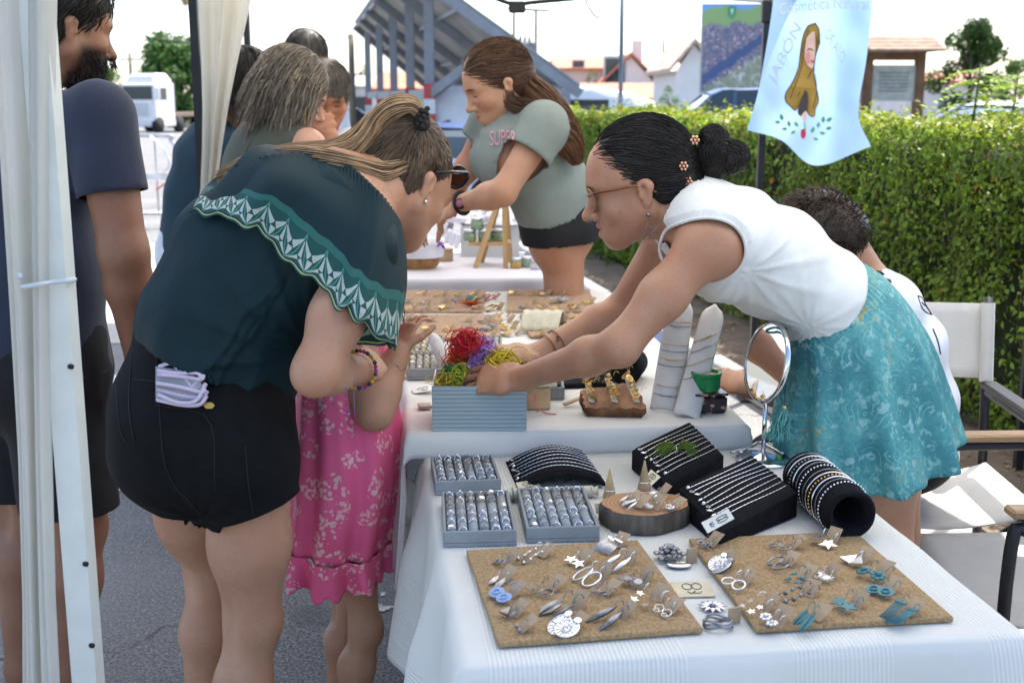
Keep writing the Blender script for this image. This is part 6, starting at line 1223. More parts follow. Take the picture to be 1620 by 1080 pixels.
def shirt(name, J, rt, mat, sleeve=.6, gap=.012, length=.0, neck=.0, h=.007, fold=.004, hem=None, seed=3):
    r = J['r']; q = J['q']; T = grow(J['T'], gap); P = [ec(J['pel'] - V3(0, 0, .12), J['wai'], T[0].r1 + .004, T[0].r2 + .012, r, .05)] + T[1:]
    cuts = [(hem if hem is not None else J['pel'] + V3(0, 0, length), V3(0, 0, -1)), (J['nb'] + V3(0, 0, .0 + neck) - J['f'] * 0, nrm(J['nb'] - J['ub'] + J['f'] * .02))]
    for s, n in ((1, 'R'), (-1, 'L')):
        P.append(ec(J['ub'] + J['r'] * s * .05 * q, J['sh' + n], .066 * q, .062 * q, None, .05))
        if sleeve > 0: P.append(ec(J['sh' + n], lerp(J['sh' + n], J['el' + n], sleeve + .35), .066 * q, .074 * q, None, .03)); 
    lo, hi = bounds(P); V, Q = nets(field(P, lo, hi, h), lo, h); k = np.ones(len(Q), bool)
    for ci, (c, n_) in enumerate(cuts): k &= ~((((V - np.asarray(c)) @ nrm(n_)) > 0) & ((ci == 0) | (np.linalg.norm(V - np.asarray(c), axis=1) < .10 * q)))[Q].any(1)
    tz = sdf_pts(P[:3], V)
    if sleeve > 0:
        for n in 'RL':
            d = nrm(J['el' + n] - J['sh' + n]); c = lerp(J['sh' + n], J['el' + n], sleeve); s_ = (V - c) @ d; near = np.linalg.norm((V - c) - np.outer(s_, d), axis=1) < .13 * q
            k &= ~((s_ > 0) & near & (s_ < .3) & (sdf_pts([ec(J['sh' + n], J['el' + n], .07 * q, .07 * q)], V) < tz))[Q].any(1); cuts.append((c, d))
    V, Q, _ = compact(V, Q[k]); V = snap(relax(V, Q, 3, .5), Q, cuts, h); N = vnormals(V, Q)
    V = V + N * (fold * vnoise(V * V3(1, 1, .55), 9, seed) + fold * .7 * np.maximum(0, vnoise(V * V3(1, 1, .8), 15, seed + 2)))[:, None]
    o = obj(name, np_mesh(name, V, Q), mat, rt); solid(o, .004, -1); GARM[:] = [(V, Q)]; return o
def shorts(name, J, rt, mat, knee=.6, gap=.014, h=.007, top=.05, flare=.0):
    P = [ec(J['pel'] - V3(0, 0, .06), J['wai'], J['T'][0].r1 + gap, J['T'][0].r2 + gap, J['r'], .04)]; q = J['q']
    for n in 'RL':
        P += [ec(J['hip' + n], lerp(J['hip' + n], J['kn' + n], min(1.2, knee + .3)), .105 * q, (.088 + flare) * q, None, .025)]
        if knee > 1: P += [ec(J['kn' + n], J['an' + n], (.088 + flare) * q, (.075 + flare) * q, None, .03)]
    z = J['an' + n][2] + .02 if knee > 1 else lerp(J['hipR'], J['knR'], knee)[2]
    garm = garment(name, P, h, mat, rt, [((0, 0, z), (0, 0, -1)), (J['pel'] + V3(0, 0, top), (0, 0, 1))], fold_fn(.004, 14, (1, 1, .5), 5, False), .004, 2); return garm
def bob(hd, hm, rt, n=1500, length=.14, fringe=True, light=None, cap_r=(.084, .106, .092), target=None, steps=14, step=.012):
    cp = [el(hd.w(0, -.016, .036), np.array(cap_r) * hd.sc, hd.R, hd.U, .02), el(hd.w(0, -.05, -.03), np.array((.072, .056, .065)) * hd.sc, hd.R, hd.U, .03)]
    cp += [el(hd.w(0, .135, -.015), np.array((.085, .062, .06)) * hd.sc, hd.R, hd.U, .015, -1)] + [el(hd.w(q * .09, .05, -.06), np.array((.05, .055, .05)) * hd.sc, hd.R, hd.U, .012, -1) for q in (-1, 1)]
    hair_cap('hair', cp, .004, hm, rt); top = hd.w(0, .0, .13)
    st = on_surface(cp, n, hd.w(0, -.01, .04), .14, lambda P: (hd.l(P)[:, 2] > -.02))
    def dr(P, t):
        out = P - top; out = out - np.outer(out @ hd.U, hd.U); out /= np.linalg.norm(out, axis=1, keepdims=True) + 1e-6
        return V3(0, 0, -1) * (.6 + t * 1.4) + out * (.6 - .5 * t) - hd.F * .25 if target is None else target(P, t)
    pa = comb_strands(cp, st, dr, steps, step, .002, jit=.10)
    strands('hair_strands', pa, .0013, hm, rt, None if light is None else light(len(pa))); return cp
def specs(hd, rt, mat, name='glasses'):
    g = GB()
    for q in (-1, 1):
        g.tube([hd.w(q * .034 + .026 * math.cos(a), .095 - .01 * abs(math.cos(a)), -.006 + .019 * math.sin(a)) for a in np.linspace(0, 6.28, 14, endpoint=False)], .0024, 5, True); g.tube([hd.w(q * .062, .084, .002), hd.w(q * .077, .03, .003), hd.w(q * .08, -.02, -.004)], .0024, 5)
    g.tube([hd.w(-.009, .098, 0), hd.w(.009, .098, 0)], .002, 5); g.build(name, mat, rt)

def girl():
    rt = root('person', 'girl in pink floral dress standing between the table and the woman in teal', 'person', (A(550, 1000, 2.42)[0], 2.42, 0))
    f = nrm(V3(.9, .35, 0)); J = standing((A(552, 1000, 2.42)[0], 2.42), 1.17, f, 1, 1.0)
    hd = Head(J['hd'] + V3(.0, .06, -.03), (.85, .35, -.4), (.3, .1, 1), .9)
    J['shR'] = A(548, 545, 2.36); J['elR'] = A(592, 652, 2.29); J['wrR'] = A(632, 556, 2.36); J['hdR'] = nrm(A(650, 505, 2.40) - A(632, 556, 2.36)); J['hnR'] = V3(-.6, -.7, .2); J['cuR'] = (.5, .45, .4, .4)
    P, bx = flesh(J, hd, arms=(.05, .048, .034), legs=(.066, .05, .036))
    make_skin(rt, P, SKIN('warm', (.47, .265, .165)), .0055, bx, [(hd, {})])
    bob(hd, HAIR('brown', (.05, .028, .016)), rt, 500)
    pk = M('pink_floral', (.62, .07, .17), .75, 0, .08, 6); nt, Lk, b = nodes_of(pk); x, y, z, vec = uvx(nt, 'Object')
    dn = nt.nodes.new('ShaderNodeTexNoise'); dn.inputs['Scale'].default_value = 40; nt.links.new(vec, dn.inputs['Vector']); va = nt.nodes.new('ShaderNodeVectorMath'); va.operation = 'MULTIPLY_ADD'; va.inputs[1].default_value = (.02, .02, .02); nt.links.new(dn.outputs['Color'], va.inputs[0]); nt.links.new(vec, va.inputs[2])
    v1 = tex(nt, 'Voronoi', va.outputs[0], 'Distance', Scale=19); v2 = tex(nt, 'Voronoi', va.outputs[0], 'Distance', Scale=95); v3 = tex(nt, 'Voronoi', va.outputs[0], 'Distance', Scale=48)
    c = mixc(nt, tex(nt, 'Noise', vec, None, Scale=6).ss(.3, .7), (.80, .13, .27), (.70, .10, .21)); c = mixc(nt, v1.lt(.46) * (v2.lt(.46)) * .75, c, (.78, .52, .46)); c = mixc(nt, v1.lt(.17) * v3.lt(.5) * .8, c, (.80, .58, .50)); setcol(pk, c)
    lf = catmull([A(*q, 2.42) for q in ((500, 470), (480, 560), (472, 640), (466, 745), (463, 842))], 50); rg = catmull([A(*q, 2.44) for q in ((600, 470), (610, 560), (628, 640), (638, 745), (620, 848))], 50)
    n = 160; th = np.linspace(0, 2 * math.pi, n, endpoint=False)
    def tubeP(lf, rg, amp, rl):
        k = len(lf); Pp = np.zeros((k, n, 3))
        for i in range(k):
            t = i / (k - 1); e = (rg[i] - lf[i]) / 2; fl = 1 + amp[i] * (np.sin(th * 8 + 1) + .6 * np.sin(th * 14 + t)) ; Pp[i] = (lf[i] + rg[i]) / 2 + np.cos(th)[:, None] * fl[:, None] * e - (np.sin(th) * fl)[:, None] * V3(0, 1, 0) * rl[i]
        return Pp
    t = np.linspace(0, 1, 50); P1 = tubeP(lf, rg, .01 + .05 * t, .13 + .045 * t); solid(obj('dress', grid_mesh('dress', P1, True), pk, rt), .002)
    t = np.linspace(0, 1, 14)[:, None]; l2 = lf[-1] + V3(-.004, 0, .004) + t * (A(460, 890, 2.42) - lf[-1]); r2 = rg[-1] + t * (A(624, 890, 2.44) - rg[-1]); P2 = tubeP(l2, r2, .05 + .06 * t[:, 0], .185 + .012 * t[:, 0])
    P2[..., 2] += (.006 * np.sin(th * 21))[None] * t; solid(obj('hem_ruffle', grid_mesh('hem_ruffle', P2, True), pk, rt), .002)
girl()

def seller_grey():
    rt = root('person', 'woman in grey shirt with pink lettering and black shorts leaning over the soap table', 'person', (A(905, 700, 4.1)[0], 4.1, 0))
    lat = nrm(V3(-.35, -.94, 0)); Y = 4.02
    L = [lv((936, 375), (846, 392), 4.08, .17), lv((940, 345), (840, 365), 4.06, .17), lv((920, 285), (822, 318), 4.04, .155), lv((902, 225), (776, 262), 4.0, .165), lv((872, 180), (782, 215), 3.98, .15), lv((846, 172), (804, 198), 3.98, .07)]
    T = torso(L, lat, .05); hd = Head(A(786, 131, 3.93), (-.86, -.22, -.40), (-.38, -.1, 1), 1.08)
    shL, elL, wrL = A(862, 200, 3.80), A(795, 305, 3.72), A(728, 322, 3.86); shR, elR, wrR = A(778, 190, 4.12), A(738, 268, 4.15), A(700, 325, 4.12)
    bust = [el(A(796, 255, 3.90), (.075, .075, .075), k=.05), el(A(786, 250, 4.06), (.075, .075, .075), k=.05)]
    dL = nrm(A(690, 350, 3.93) - wrL); dR = nrm(V3(-.6, -.1, -.7))
    P = T + bust + [ec(L[-1][0], hd.w(0, -.022, -.06), .058, .054, hd.R, .035), ec(A(850, 190, 3.9), shL, .06, .056, None, .05), ec(A(810, 190, 4.03), shR, .06, .055, None, .05)]
    P += limb([shL, elL], [.054, .039], .03) + limb([elL, lerp(elL, wrL, .3), wrL], [.039, .040, .027], .03) + limb([shR, elR], [.05, .039], .03) + limb([elR, wrR], [.043, .029], .03)
    P += hand(wrL, dL, V3(-.2, -.5, .8), 1, (.35, .4, .4, .45), 1, .4, .2) + hand(wrR, dR, V3(-.5, -.3, .8), -1, (.4,) * 4)
    kL, kR = V3(A(895, 460, 4.0)[0], 4.02, .48), V3(A(900, 460, 4.2)[0], 4.22, .48)
    P += leg(A(890, 400, 4.0), kL, kL + V3(.02, 0, -.4), kL + V3(-.14, -.04, -.47), (.068, .05, .034)) + leg(A(893, 400, 4.18), kR, kR + V3(.02, 0, -.4), kR + V3(-.14, -.04, -.47), (.068, .05, .034)) + hd.prims(nose=1.0, jaw=1.05)
    make_skin(rt, P, SKIN('light', (.50, .285, .18)), .007, [(hd.w(0, 0, -.01), .16, .003), hbox(wrL, dL, 1, .003)], [(hd, dict(blush=.2))])
    gm = M('grey_green_cotton', (.21, .245, .22), .8, 0, .06, 10, .2, 200)
    sp = grow(T[1:], .014) + grow(bust, .014) + [ec(A(850, 190, 3.9), shL, .074, .07, None, .05), ec(shL, lerp(shL, elL, .8), .073, .074, None, .03), ec(A(810, 190, 4.03), shR, .072, .068, None, .05), ec(shR, lerp(shR, elR, .8), .07, .07, None, .03)]
    lo, hi = bounds(sp); h = .0065; V, Q = nets(field(sp, lo, hi, h), lo, h); k = ~((V - A(885, 350, 4.0)) @ nrm(V3(.32, 0, -1)) > 0)[Q].any(1); up = nrm(L[-1][0] - L[-2][0]); k &= ~(((V - L[-1][0]) @ up > 0) & (np.linalg.norm(V - L[-1][0], axis=1) < .09))[Q].any(1); pl = [(A(885, 350, 4.0), V3(.32, 0, -1)), (L[-1][0], up)]
    for s_, e_, t_ in ((shL, elL, .42), (shR, elR, .42)):
        d = nrm(e_ - s_); c = lerp(s_, e_, t_); q = (V - c) @ d; k &= ~((q > 0) & (sdf_pts(grow(T[1:], .014) + grow(bust, .014), V) > sdf_pts([ec(s_, e_, .073, .073)], V)) & (np.linalg.norm(V - c - np.outer(q, d), axis=1) < .12))[Q].any(1); pl.append((c, d))
    V, Q, _ = compact(V, Q[k]); V = snap(relax(V, Q, 3, .5), Q, pl, h); N = vnormals(V, Q); V = V + N * (.006 * vnoise(V * V3(1, 1, 1.6), 7, 2) + .005 * np.maximum(0, vnoise(V * V3(.6, 1, 2), 12, 4)))[:, None]
    so = obj('t_shirt', np_mesh('t_shirt', V, Q), gm, rt); solid(so, .004, -1); bb = bvh((V, Q))
    # printed lettering laid on the cloth
    def letter(ch, uc, vc, w, hh, sk):
        cu = bpy.data.curves.new('t', 'FONT'); cu.body = ch; cu.size = 1; o = bpy.data.objects.new('t', cu); COL.objects.link(o); dg = bpy.context.evaluated_depsgraph_get(); me = bpy.data.meshes.new_from_object(o.evaluated_get(dg)); bpy.data.objects.remove(o); return me
    pkm = M('pink_print', (.72, .36, .42), .7)
    me = letter('SUPER', 0, 0, 0, 0, 0); bm = bmesh.new(); bm.from_mesh(me); bmesh.ops.triangulate(bm, faces=bm.faces); bmesh.ops.subdivide_edges(bm, edges=bm.edges, cuts=2, use_grid_fill=True); P2 = np.array([v.co[:] for v in bm.verts]); x0, x1 = P2[:, 0].min(), P2[:, 0].max(); ok = True
    for v in bm.verts:
        tx = (v.co.x - x0) / (x1 - x0); u = 775 + tx * 41; vv = 231 - v.co.y / .73 * 25 - 2 * math.sin(tx * 3.1); hpt = shoot(bb, u, vv, .004)
        if hpt is None: hpt = A(u, vv, 3.83)
        v.co = Vector(hpt)
    me2 = bpy.data.meshes.new('lettering'); bm.to_mesh(me2); bm.free(); obj('lettering', me2, pkm, rt)
    g = GB(); pl = [shoot(bb, 795 + 15 * math.cos(a) * (1 if i % 2 else .62), 256 - 13 * math.sin(a) * (1 if i % 2 else .62), .004) for i, a in enumerate(np.linspace(0, 6.283, 14, endpoint=False))]
    if all(p is not None for p in pl): c0 = shoot(bb, 795, 256, .005); g.add([c0] + pl, [(0, i + 1, (i + 1) % 14 + 1) for i in range(14)]); g.build('printed_crown', pkm, rt)
    bl = M('black_cotton', (.008, .008, .009), .85, 0, .2, 30, .2, 200)
    sp = grow(T[:2], .016) + [ec(A(889, 372, 4.0), lerp(A(889, 400, 4.0), kL, .7), .092, .088, None, .03), ec(A(896, 372, 4.18), lerp(A(896, 400, 4.18), kR, .7), .092, .088, None, .03)]
    garment('shorts', sp, .007, bl, rt, [(A(890, 391, 3.92), V3(.05, 0, -1)), (L[1][0] + V3(0, 0, .08), V3(-.3, 0, 1))], fold_fn(.003, 12, (1, 1, .5), 4, False), .004)
    hm = HAIR('chestnut', (.14, .068, .036), (.085, .042, .022), .45)
    cp = [el(hd.w(0, -.014, .034), np.array((.081, .103, .089)) * hd.sc, hd.R, hd.U, .02), el(hd.w(0, -.055, -.02), np.array((.066, .056, .06)) * hd.sc, hd.R, hd.U, .03), el(hd.w(0, .137, -.012), np.array((.085, .06, .063)) * hd.sc, hd.R, hd.U, .015, -1)]
    cp += [el(hd.w(q * .085, .042, -.068), np.array((.05, .052, .055)) * hd.sc, hd.R, hd.U, .012, -1) for q in (-1, 1)] + [ec(hd.w(q * .09, -.004, -.03), hd.w(q * .09, -.012, .0), .023, .021, None, .008, -1) for q in (-1, 1)]
    hair_cap('hair', cp, .0038, hm, rt); bk = hd.w(0, -.115, .0); st = on_surface(cp, 1300, hd.w(0, -.01, .03), .15, lambda P: hd.l(P)[:, 1] > -.1); pa = comb_strands(cp, st, lambda P, t: bk - P, 13, .0125, .0015, jit=.06); strands('hair_strands', pa, .0011, hm, rt)
    t1 = bundle([A(812, 118, 3.94), A(838, 138, 3.92), A(866, 165, 3.86), A(890, 205, 3.82), A(905, 235, 3.84), A(914, 258, 3.86)], 420, 24, [.03, .045, .05, .05, .045, .018], wav=.16)
    lt = np.array([(1, 1, 1), (1.5, 1.45, 1.4), (2.3, 2.1, 1.9), (.7, .7, .7)])[RNG.choice(4, 420, p=[.35, .3, .2, .15])]; strands('long_hair', t1, .0016, hm, rt, lt)
    t2 = bundle([A(800, 135, 3.88), A(812, 162, 3.86), A(845, 175, 3.83), A(872, 190, 3.80), A(893, 220, 3.80)], 160, 20, [.02, .026, .03, .03, .02], wav=.16); strands('long_hair', t2, .0016, hm, rt)
    g = GB(); dw = nrm(wrL - elL); x, y, _ = frame(dw); g.tube([wrL - dw * .01 + (x * math.cos(a) + y * math.sin(a)) * .033 for a in np.linspace(0, 6.28, 18, endpoint=False)], .009, 6, True, flat=.4)
    g.cyl(wrL - dw * .01 + V3(-.005, -.034, .0), wrL - dw * .01 + V3(-.006, -.045, .002), .018, .017, 16); w = g.build('wrist_watch', M('black_rubber', (.012, .012, .013), .6), rt)
    g = GB(); g.cyl(wrL - dw * .01 + V3(-.006, -.0455, .002), wrL - dw * .01 + V3(-.006, -.047, .002), .0125, .0125, 14); g.build('watch_face', M('watch_face', (.35, .12, .20), .3), w)
seller_grey()

def boy():
    rt = root('person', 'boy in white printed shirt sitting in the canvas chair beside the hedge', 'person', (A(1440, 800, 2.85)[0], 2.85, 0))
    Y = 2.88; lat = V3(0, -1, 0); L = [lv((1498, 700), (1378, 725), Y, .15), lv((1490, 615), (1385, 640), Y, .135), lv((1472, 525), (1362, 560), Y, .145), lv((1425, 458), (1345, 500), Y, .14), lv((1392, 438), (1346, 452), Y, .06)]
    T = torso(L, lat, .05); hd = Head(A(1304, 388, Y), (-.50, .28, -.80), (-.75, .12, .62), 1.04)
    shL, elL, wrL = A(1392, 490, 2.72), A(1290, 640, 2.70), A(1188, 612, 2.76); shR, elR, wrR = A(1385, 480, 3.04), A(1285, 640, 3.05), A(1180, 600, 2.95)
    dL = nrm(A(1125, 592, 2.82) - wrL); dR = nrm(A(1120, 586, 2.92) - wrR)
    P = T + [ec(L[-1][0], hd.w(0, -.022, -.05), .055, .05, hd.R, .035), ec(L[3][0] + V3(0, -.06, .0), shL, .055, .05, None, .05), ec(L[3][0] + V3(0, .06, 0), shR, .055, .05, None, .05)]
    P += limb([shL, elL, wrL], [.048, .041, .028], .03) + limb([shR, elR, wrR], [.048, .041, .028], .03) + hand(wrL, dL, V3(-.1, -.5, .8), 1, (.5, .5, .5, .5), .92, .5) + hand(wrR, dR, V3(-.1, -.1, 1), -1, (.5,) * 4, .92, .5)
    kn = [A(1225, 735, 2.78), A(1225, 730, 2.98)]; hp = [A(1430, 725, 2.80), A(1430, 722, 2.96)]
    for a, b in zip(hp, kn): an = V3(b[0] + .05, b[1], .08); P += leg(a, b, an, an + V3(-.14, 0, -.08), (.075, .055, .036))
    make_skin(rt, P + hd.prims(nose=.95), SKIN('warm', (.47, .265, .165)), .007, [(hd.w(0, 0, -.01), .15, .0032), hbox(wrL, dL, .95, .003), hbox(wrR, dR, .95, .003)], [(hd, {})])
    wt = M('white_cotton', (.78, .79, .82), .8, 0, .04, 8, .15, 200)
    sp = grow(T, .014) + [ec(L[3][0] + V3(0, -.06, .0), shL, .07, .066, None, .05), ec(L[3][0] + V3(0, .06, 0), shR, .07, .066, None, .05), ec(shL, lerp(shL, elL, .75), .066, .07, None, .03), ec(shR, lerp(shR, elR, .75), .066, .07, None, .03)]
    lo, hi = bounds(sp); h = .007; V, Q = nets(field(sp, lo, hi, h), lo, h); up = nrm(L[-1][0] - L[-2][0]); k = ~((V - L[-1][0]) @ up > .025)[Q].any(1)
    for s_, e_ in ((shL, elL), (shR, elR)):
        d = nrm(e_ - s_); c = lerp(s_, e_, .55); q = (V - c) @ d; k &= ~((q > 0) & (sdf_pts(grow(T, .014), V) > sdf_pts([ec(s_, e_, .066, .07)], V)) & (np.linalg.norm(V - c - np.outer(q, d), axis=1) < .12))[Q].any(1)
    V, Q, _ = compact(V, Q[k]); V = relax(V, Q, 3, .5); V = V + vnormals(V, Q) * (.005 * vnoise(V * V3(1, 1, .6), 9, 2))[:, None]; solid(obj('shirt', np_mesh('shirt', V, Q), wt, rt), .004, -1)
    bb = bvh((V, Q)); g = GB(); nv = M('navy_print', (.02, .025, .06), .7)
    for pl in (((1452, 468), (1458, 486), (1466, 494), (1474, 498)), ((1453, 468), (1462, 472), (1472, 484), (1474, 498)), ((1458, 478), (1466, 486)), ((1476, 520), (1484, 540), (1488, 560))):
        pp = [shoot(bb, a, b, .002) for a, b in catmull([(a, b, 0) for a, b in pl], 8)[:, :2]]; pp = [p for p in pp if p is not None]
        if len(pp) > 2: g.tube(pp, .0018, 5)
    if g.v: g.build('printed_crest', nv, rt)
    g = GB(); g.tube(catmull([A(1362, 432, 2.72), A(1378, 428, 2.74), A(1392, 432, 2.80), A(1402, 440, 2.9)], 10), .011, 6, flat=.3); g.build('strap', M('black_cotton', (.008, .008, .009)), rt)
    tr = []
    for a, b in zip(hp, kn): tr += [ec(a, b, .09, .072, None, .03), ec(b, V3(b[0] + .05, b[1], .06), .07, .07, None, .03)]
    tr += grow(T[:1], .012); garment('trousers', tr, .008, M('black_cotton', (.008, .008, .009)), rt, [((0, 0, .10), (0, 0, -1)), (L[0][0] + V3(0, 0, .12), (0, 0, 1))], None, .003)
    hm = HAIR('brown', (.05, .028, .016), (.03, .018, .011), .75)
    cp = [el(hd.w(0, -.014, .036), (.084, .106, .092), hd.R, hd.U, .02), el(hd.w(0, -.055, -.02), (.066, .056, .055), hd.R, hd.U, .03), el(hd.w(0, .137, -.012), (.085, .06, .058), hd.R, hd.U, .015, -1)] + [el(hd.w(q * .085, .04, -.06), (.05, .05, .05), hd.R, hd.U, .012, -1) for q in (-1, 1)] + [ec(hd.w(q * .09, -.004, -.03), hd.w(q * .09, -.012, .0), .022, .02, None, .008, -1) for q in (-1, 1)]
    hair_cap('hair', cp, .0038, hm, rt); st = on_surface(cp, 5000, hd.w(0, -.01, .04), .14, lambda P: hd.l(P)[:, 2] > -.07); g_ = sdf_grad(cp, st); ln = np.where(hd.l(st)[:, 2] > .03, .024, .014)[:, None, None]
    fd = hd.F[None] * .5 + RNG.normal(0, .35, st.shape); t = np.linspace(0, 1, 5)[None, :, None]; strands('hair_strands', st[:, None] - g_[:, None] * .003 + ln * t * (g_[:, None] * .7 + fd[:, None] * .8 * t), .0011, hm, rt)
    g = GB(); g.tube([A(1336, 384, 2.79), A(1315, 378, 2.79), A(1290, 385, 2.80), A(1268, 398, 2.82)], .0025, 5); g.build('glasses', M('black_acetate', (.012, .01, .01)), rt)
boy()

def man_navy():
    Yb = 2.62; rt = root('person', 'bearded man in navy t-shirt and black shorts behind the white tent post', 'person', (A(60, 800, Yb)[0], Yb, 0))
    f = nrm(V3(.62, .78, 0)); b = (A(48, 600, Yb)[0], Yb); J = standing(b, 1.70, f, 1.1, 1.16, (.0, .0, 0), True)
    hd = Head(A(98, 38, 2.66), (.72, .66, -.22), (.16, .15, 1), 1.06, .95)
    J['nb'] = A(70, 105, 2.64); J['shR'] = A(158, 185, 2.50); J['elR'] = A(196, 400, 2.47); J['wrR'] = A(222, 565, 2.55); J['shL'] = A(-40, 190, 2.75); J['elL'] = A(-70, 400, 2.8); J['wrL'] = A(-50, 560, 2.9)
    P, bx = flesh(J, hd, (.056, .047, .032), (.095, .066, .043), man=True, face=dict(nose=1.12))
    make_skin(rt, P, SKIN('tan', (.30, .155, .095)), .007, bx, [(hd, dict(beard=(.13, .10, .09), brow=(.1, .08, .07), lips=(.7, .5, .5)))])
    nv = M('navy_cotton', (.018, .024, .048), .85, 0, .1, 8, .25, 150, sheen=.15)
    shirt('t_shirt', J, rt, nv, .56, .016, -.06, .02, .007, .006, None, 4)
    shorts('shorts', J, rt, M('black_cotton', (.008, .008, .009)), .88, .018, .007, .06, .02)
    hm = HAIR('black', (.012, .009, .008), (.02, .014, .011), .4); cp = [el(hd.w(0, -.014, .04), np.array((.084, .106, .094)) * hd.sc, hd.R, hd.U, .02), el(hd.w(0, -.055, -.02), np.array((.07, .056, .062)) * hd.sc, hd.R, hd.U, .03), el(hd.w(0, .138, -.0), np.array((.085, .058, .062)) * hd.sc, hd.R, hd.U, .015, -1)] + [el(hd.w(q * .085, .042, -.055), np.array((.05, .045, .05)) * hd.sc, hd.R, hd.U, .012, -1) for q in (-1, 1)] + [ec(hd.w(q * .09, -.004, -.03), hd.w(q * .09, -.012, .0), .023, .02, None, .008, -1) for q in (-1, 1)]
    hair_cap('hair', cp, .004, hm, rt)
    st = on_surface(cp, 1800, hd.w(0, -.01, .03), .15, lambda P: hd.l(P)[:, 2] > -.09); pa = comb_strands(cp, st, lambda P, t: V3(0, 0, -1) - hd.F * .7 + .8 * np.stack([vnoise(P, 60, i) for i in range(3)], 1), 7, .007, .003, jit=.2); strands('hair_strands', pa, .0011, hm, rt)
    fp = hd.prims(man=True, nose=1.12); st = on_surface(fp, 1600, hd.w(0, .06, -.08), .08, lambda P: ((hd.l(P)[:, 2] < -.045) & (hd.l(P)[:, 2] > -.13) & (hd.l(P)[:, 1] > -.0) & (np.hypot(hd.l(P)[:, 0] / .018, (hd.l(P)[:, 2] + .072) / .007) > 1)), 0)
    g_ = sdf_grad(fp, st); t = np.linspace(0, 1, 4)[None, :, None]; strands('beard', st[:, None] + .014 * t * (g_[:, None] * .6 + V3(0, 0, -.8) + RNG.normal(0, .25, st.shape)[:, None]), .0009, hm, rt)
man_navy()

def woman_olive():
    Yb = 3.95; rt = root('person', 'woman with grey bob and glasses in olive sleeveless top looking at the next stall', 'person', (A(440, 500, Yb)[0], Yb, 0))
    f = nrm(V3(.85, .5, 0)); J = standing((A(425, 500, Yb)[0], Yb), 1.55, f, 1.0, 1.12, (.10, .03, 0)); hd = Head(A(462, 146, 3.93), (.88, .12, -.42), (.40, .05, 1), 1.08)
    J['nb'] = A(432, 195, 3.95); J['ub'] = A(428, 222, 3.95); J['che'] = A(430, 270, 3.95); J['shR'] = A(487, 232, 3.80); J['elR'] = A(520, 330, 3.78); J['wrR'] = A(560, 360, 3.9); J['shL'] = A(405, 225, 4.12); J['elL'] = A(420, 320, 4.2); J['wrL'] = A(470, 360, 4.2)
    q = J['q']; g = 1.12 * q; J['T'] = [ec(J['pel'] - V3(0, 0, .04), J['wai'], (.165 * g, .13 * g), (.15 * g, .12 * g), J['r'], .05), ec(J['wai'], J['che'], (.15 * g, .12 * g), (.165 * g, .13 * g), J['r'], .05), ec(J['che'], J['ub'], (.165 * g, .125 * g), (.15 * g, .09 * g), J['r'], .05, cap=.7)]
    P, bx = flesh(J, hd, (.054, .044, .028)); make_skin(rt, P, SKIN('rosy', (.55, .33, .23)), .008, bx, [(hd, {})])
    ol = M('olive_jersey', (.075, .082, .058), .85, 0, .06, 9, .2, 180); shirt('top', J, rt, ol, 0, .014, -.05, -.01, .008, .005)
    shorts('trousers', J, rt, M('linen', (.45, .42, .36), .85), 1.3, .014, .009, .06)
    hm = HAIR('grey', (.22, .19, .15), (.11, .095, .08), .5); lt = lambda n: np.array([(1.0, 1, 1), (1.7, 1.6, 1.45), (.6, .6, .62), (2.2, 2.1, 1.9)])[RNG.choice(4, n, p=[.35, .25, .28, .12])]
    top = hd.w(0, .02, .14)
    def dr(P, t):
        l = hd.l(P); back = np.clip(.07 - l[:, 1], 0, .14) / .14; return V3(0, 0, -1)[None] * (.45 + 1.2 * t) + hd.R[None] * (np.sign(l[:, 0]) * (.9 - t * .9))[:, None] - hd.F[None] * (.45 + .3 * back - .3 * t)[:, None]
    bob(hd, hm, rt, 1700, light=lt, target=dr, steps=16, step=.0125, cap_r=(.088, .11, .097)); specs(hd, rt, M('violet_frame', (.06, .03, .14), .3))
    bb = bvh(GARM[0], BV_SRC[-1]); pp = [shoot(bb, a, b, .006) for a, b in catmull([(452, 176, 0), (432, 186, 0), (412, 206, 0), (392, 240, 0), (380, 290, 0)], 12)[:, :2]]; pp = [p for p in pp if p is not None]
    if len(pp) > 3: g = GB(); g.tube(pp, .014, 6, flat=.3); g.build('bag_strap', M('black_cotton', (.008, .008, .009)), rt)
woman_olive()

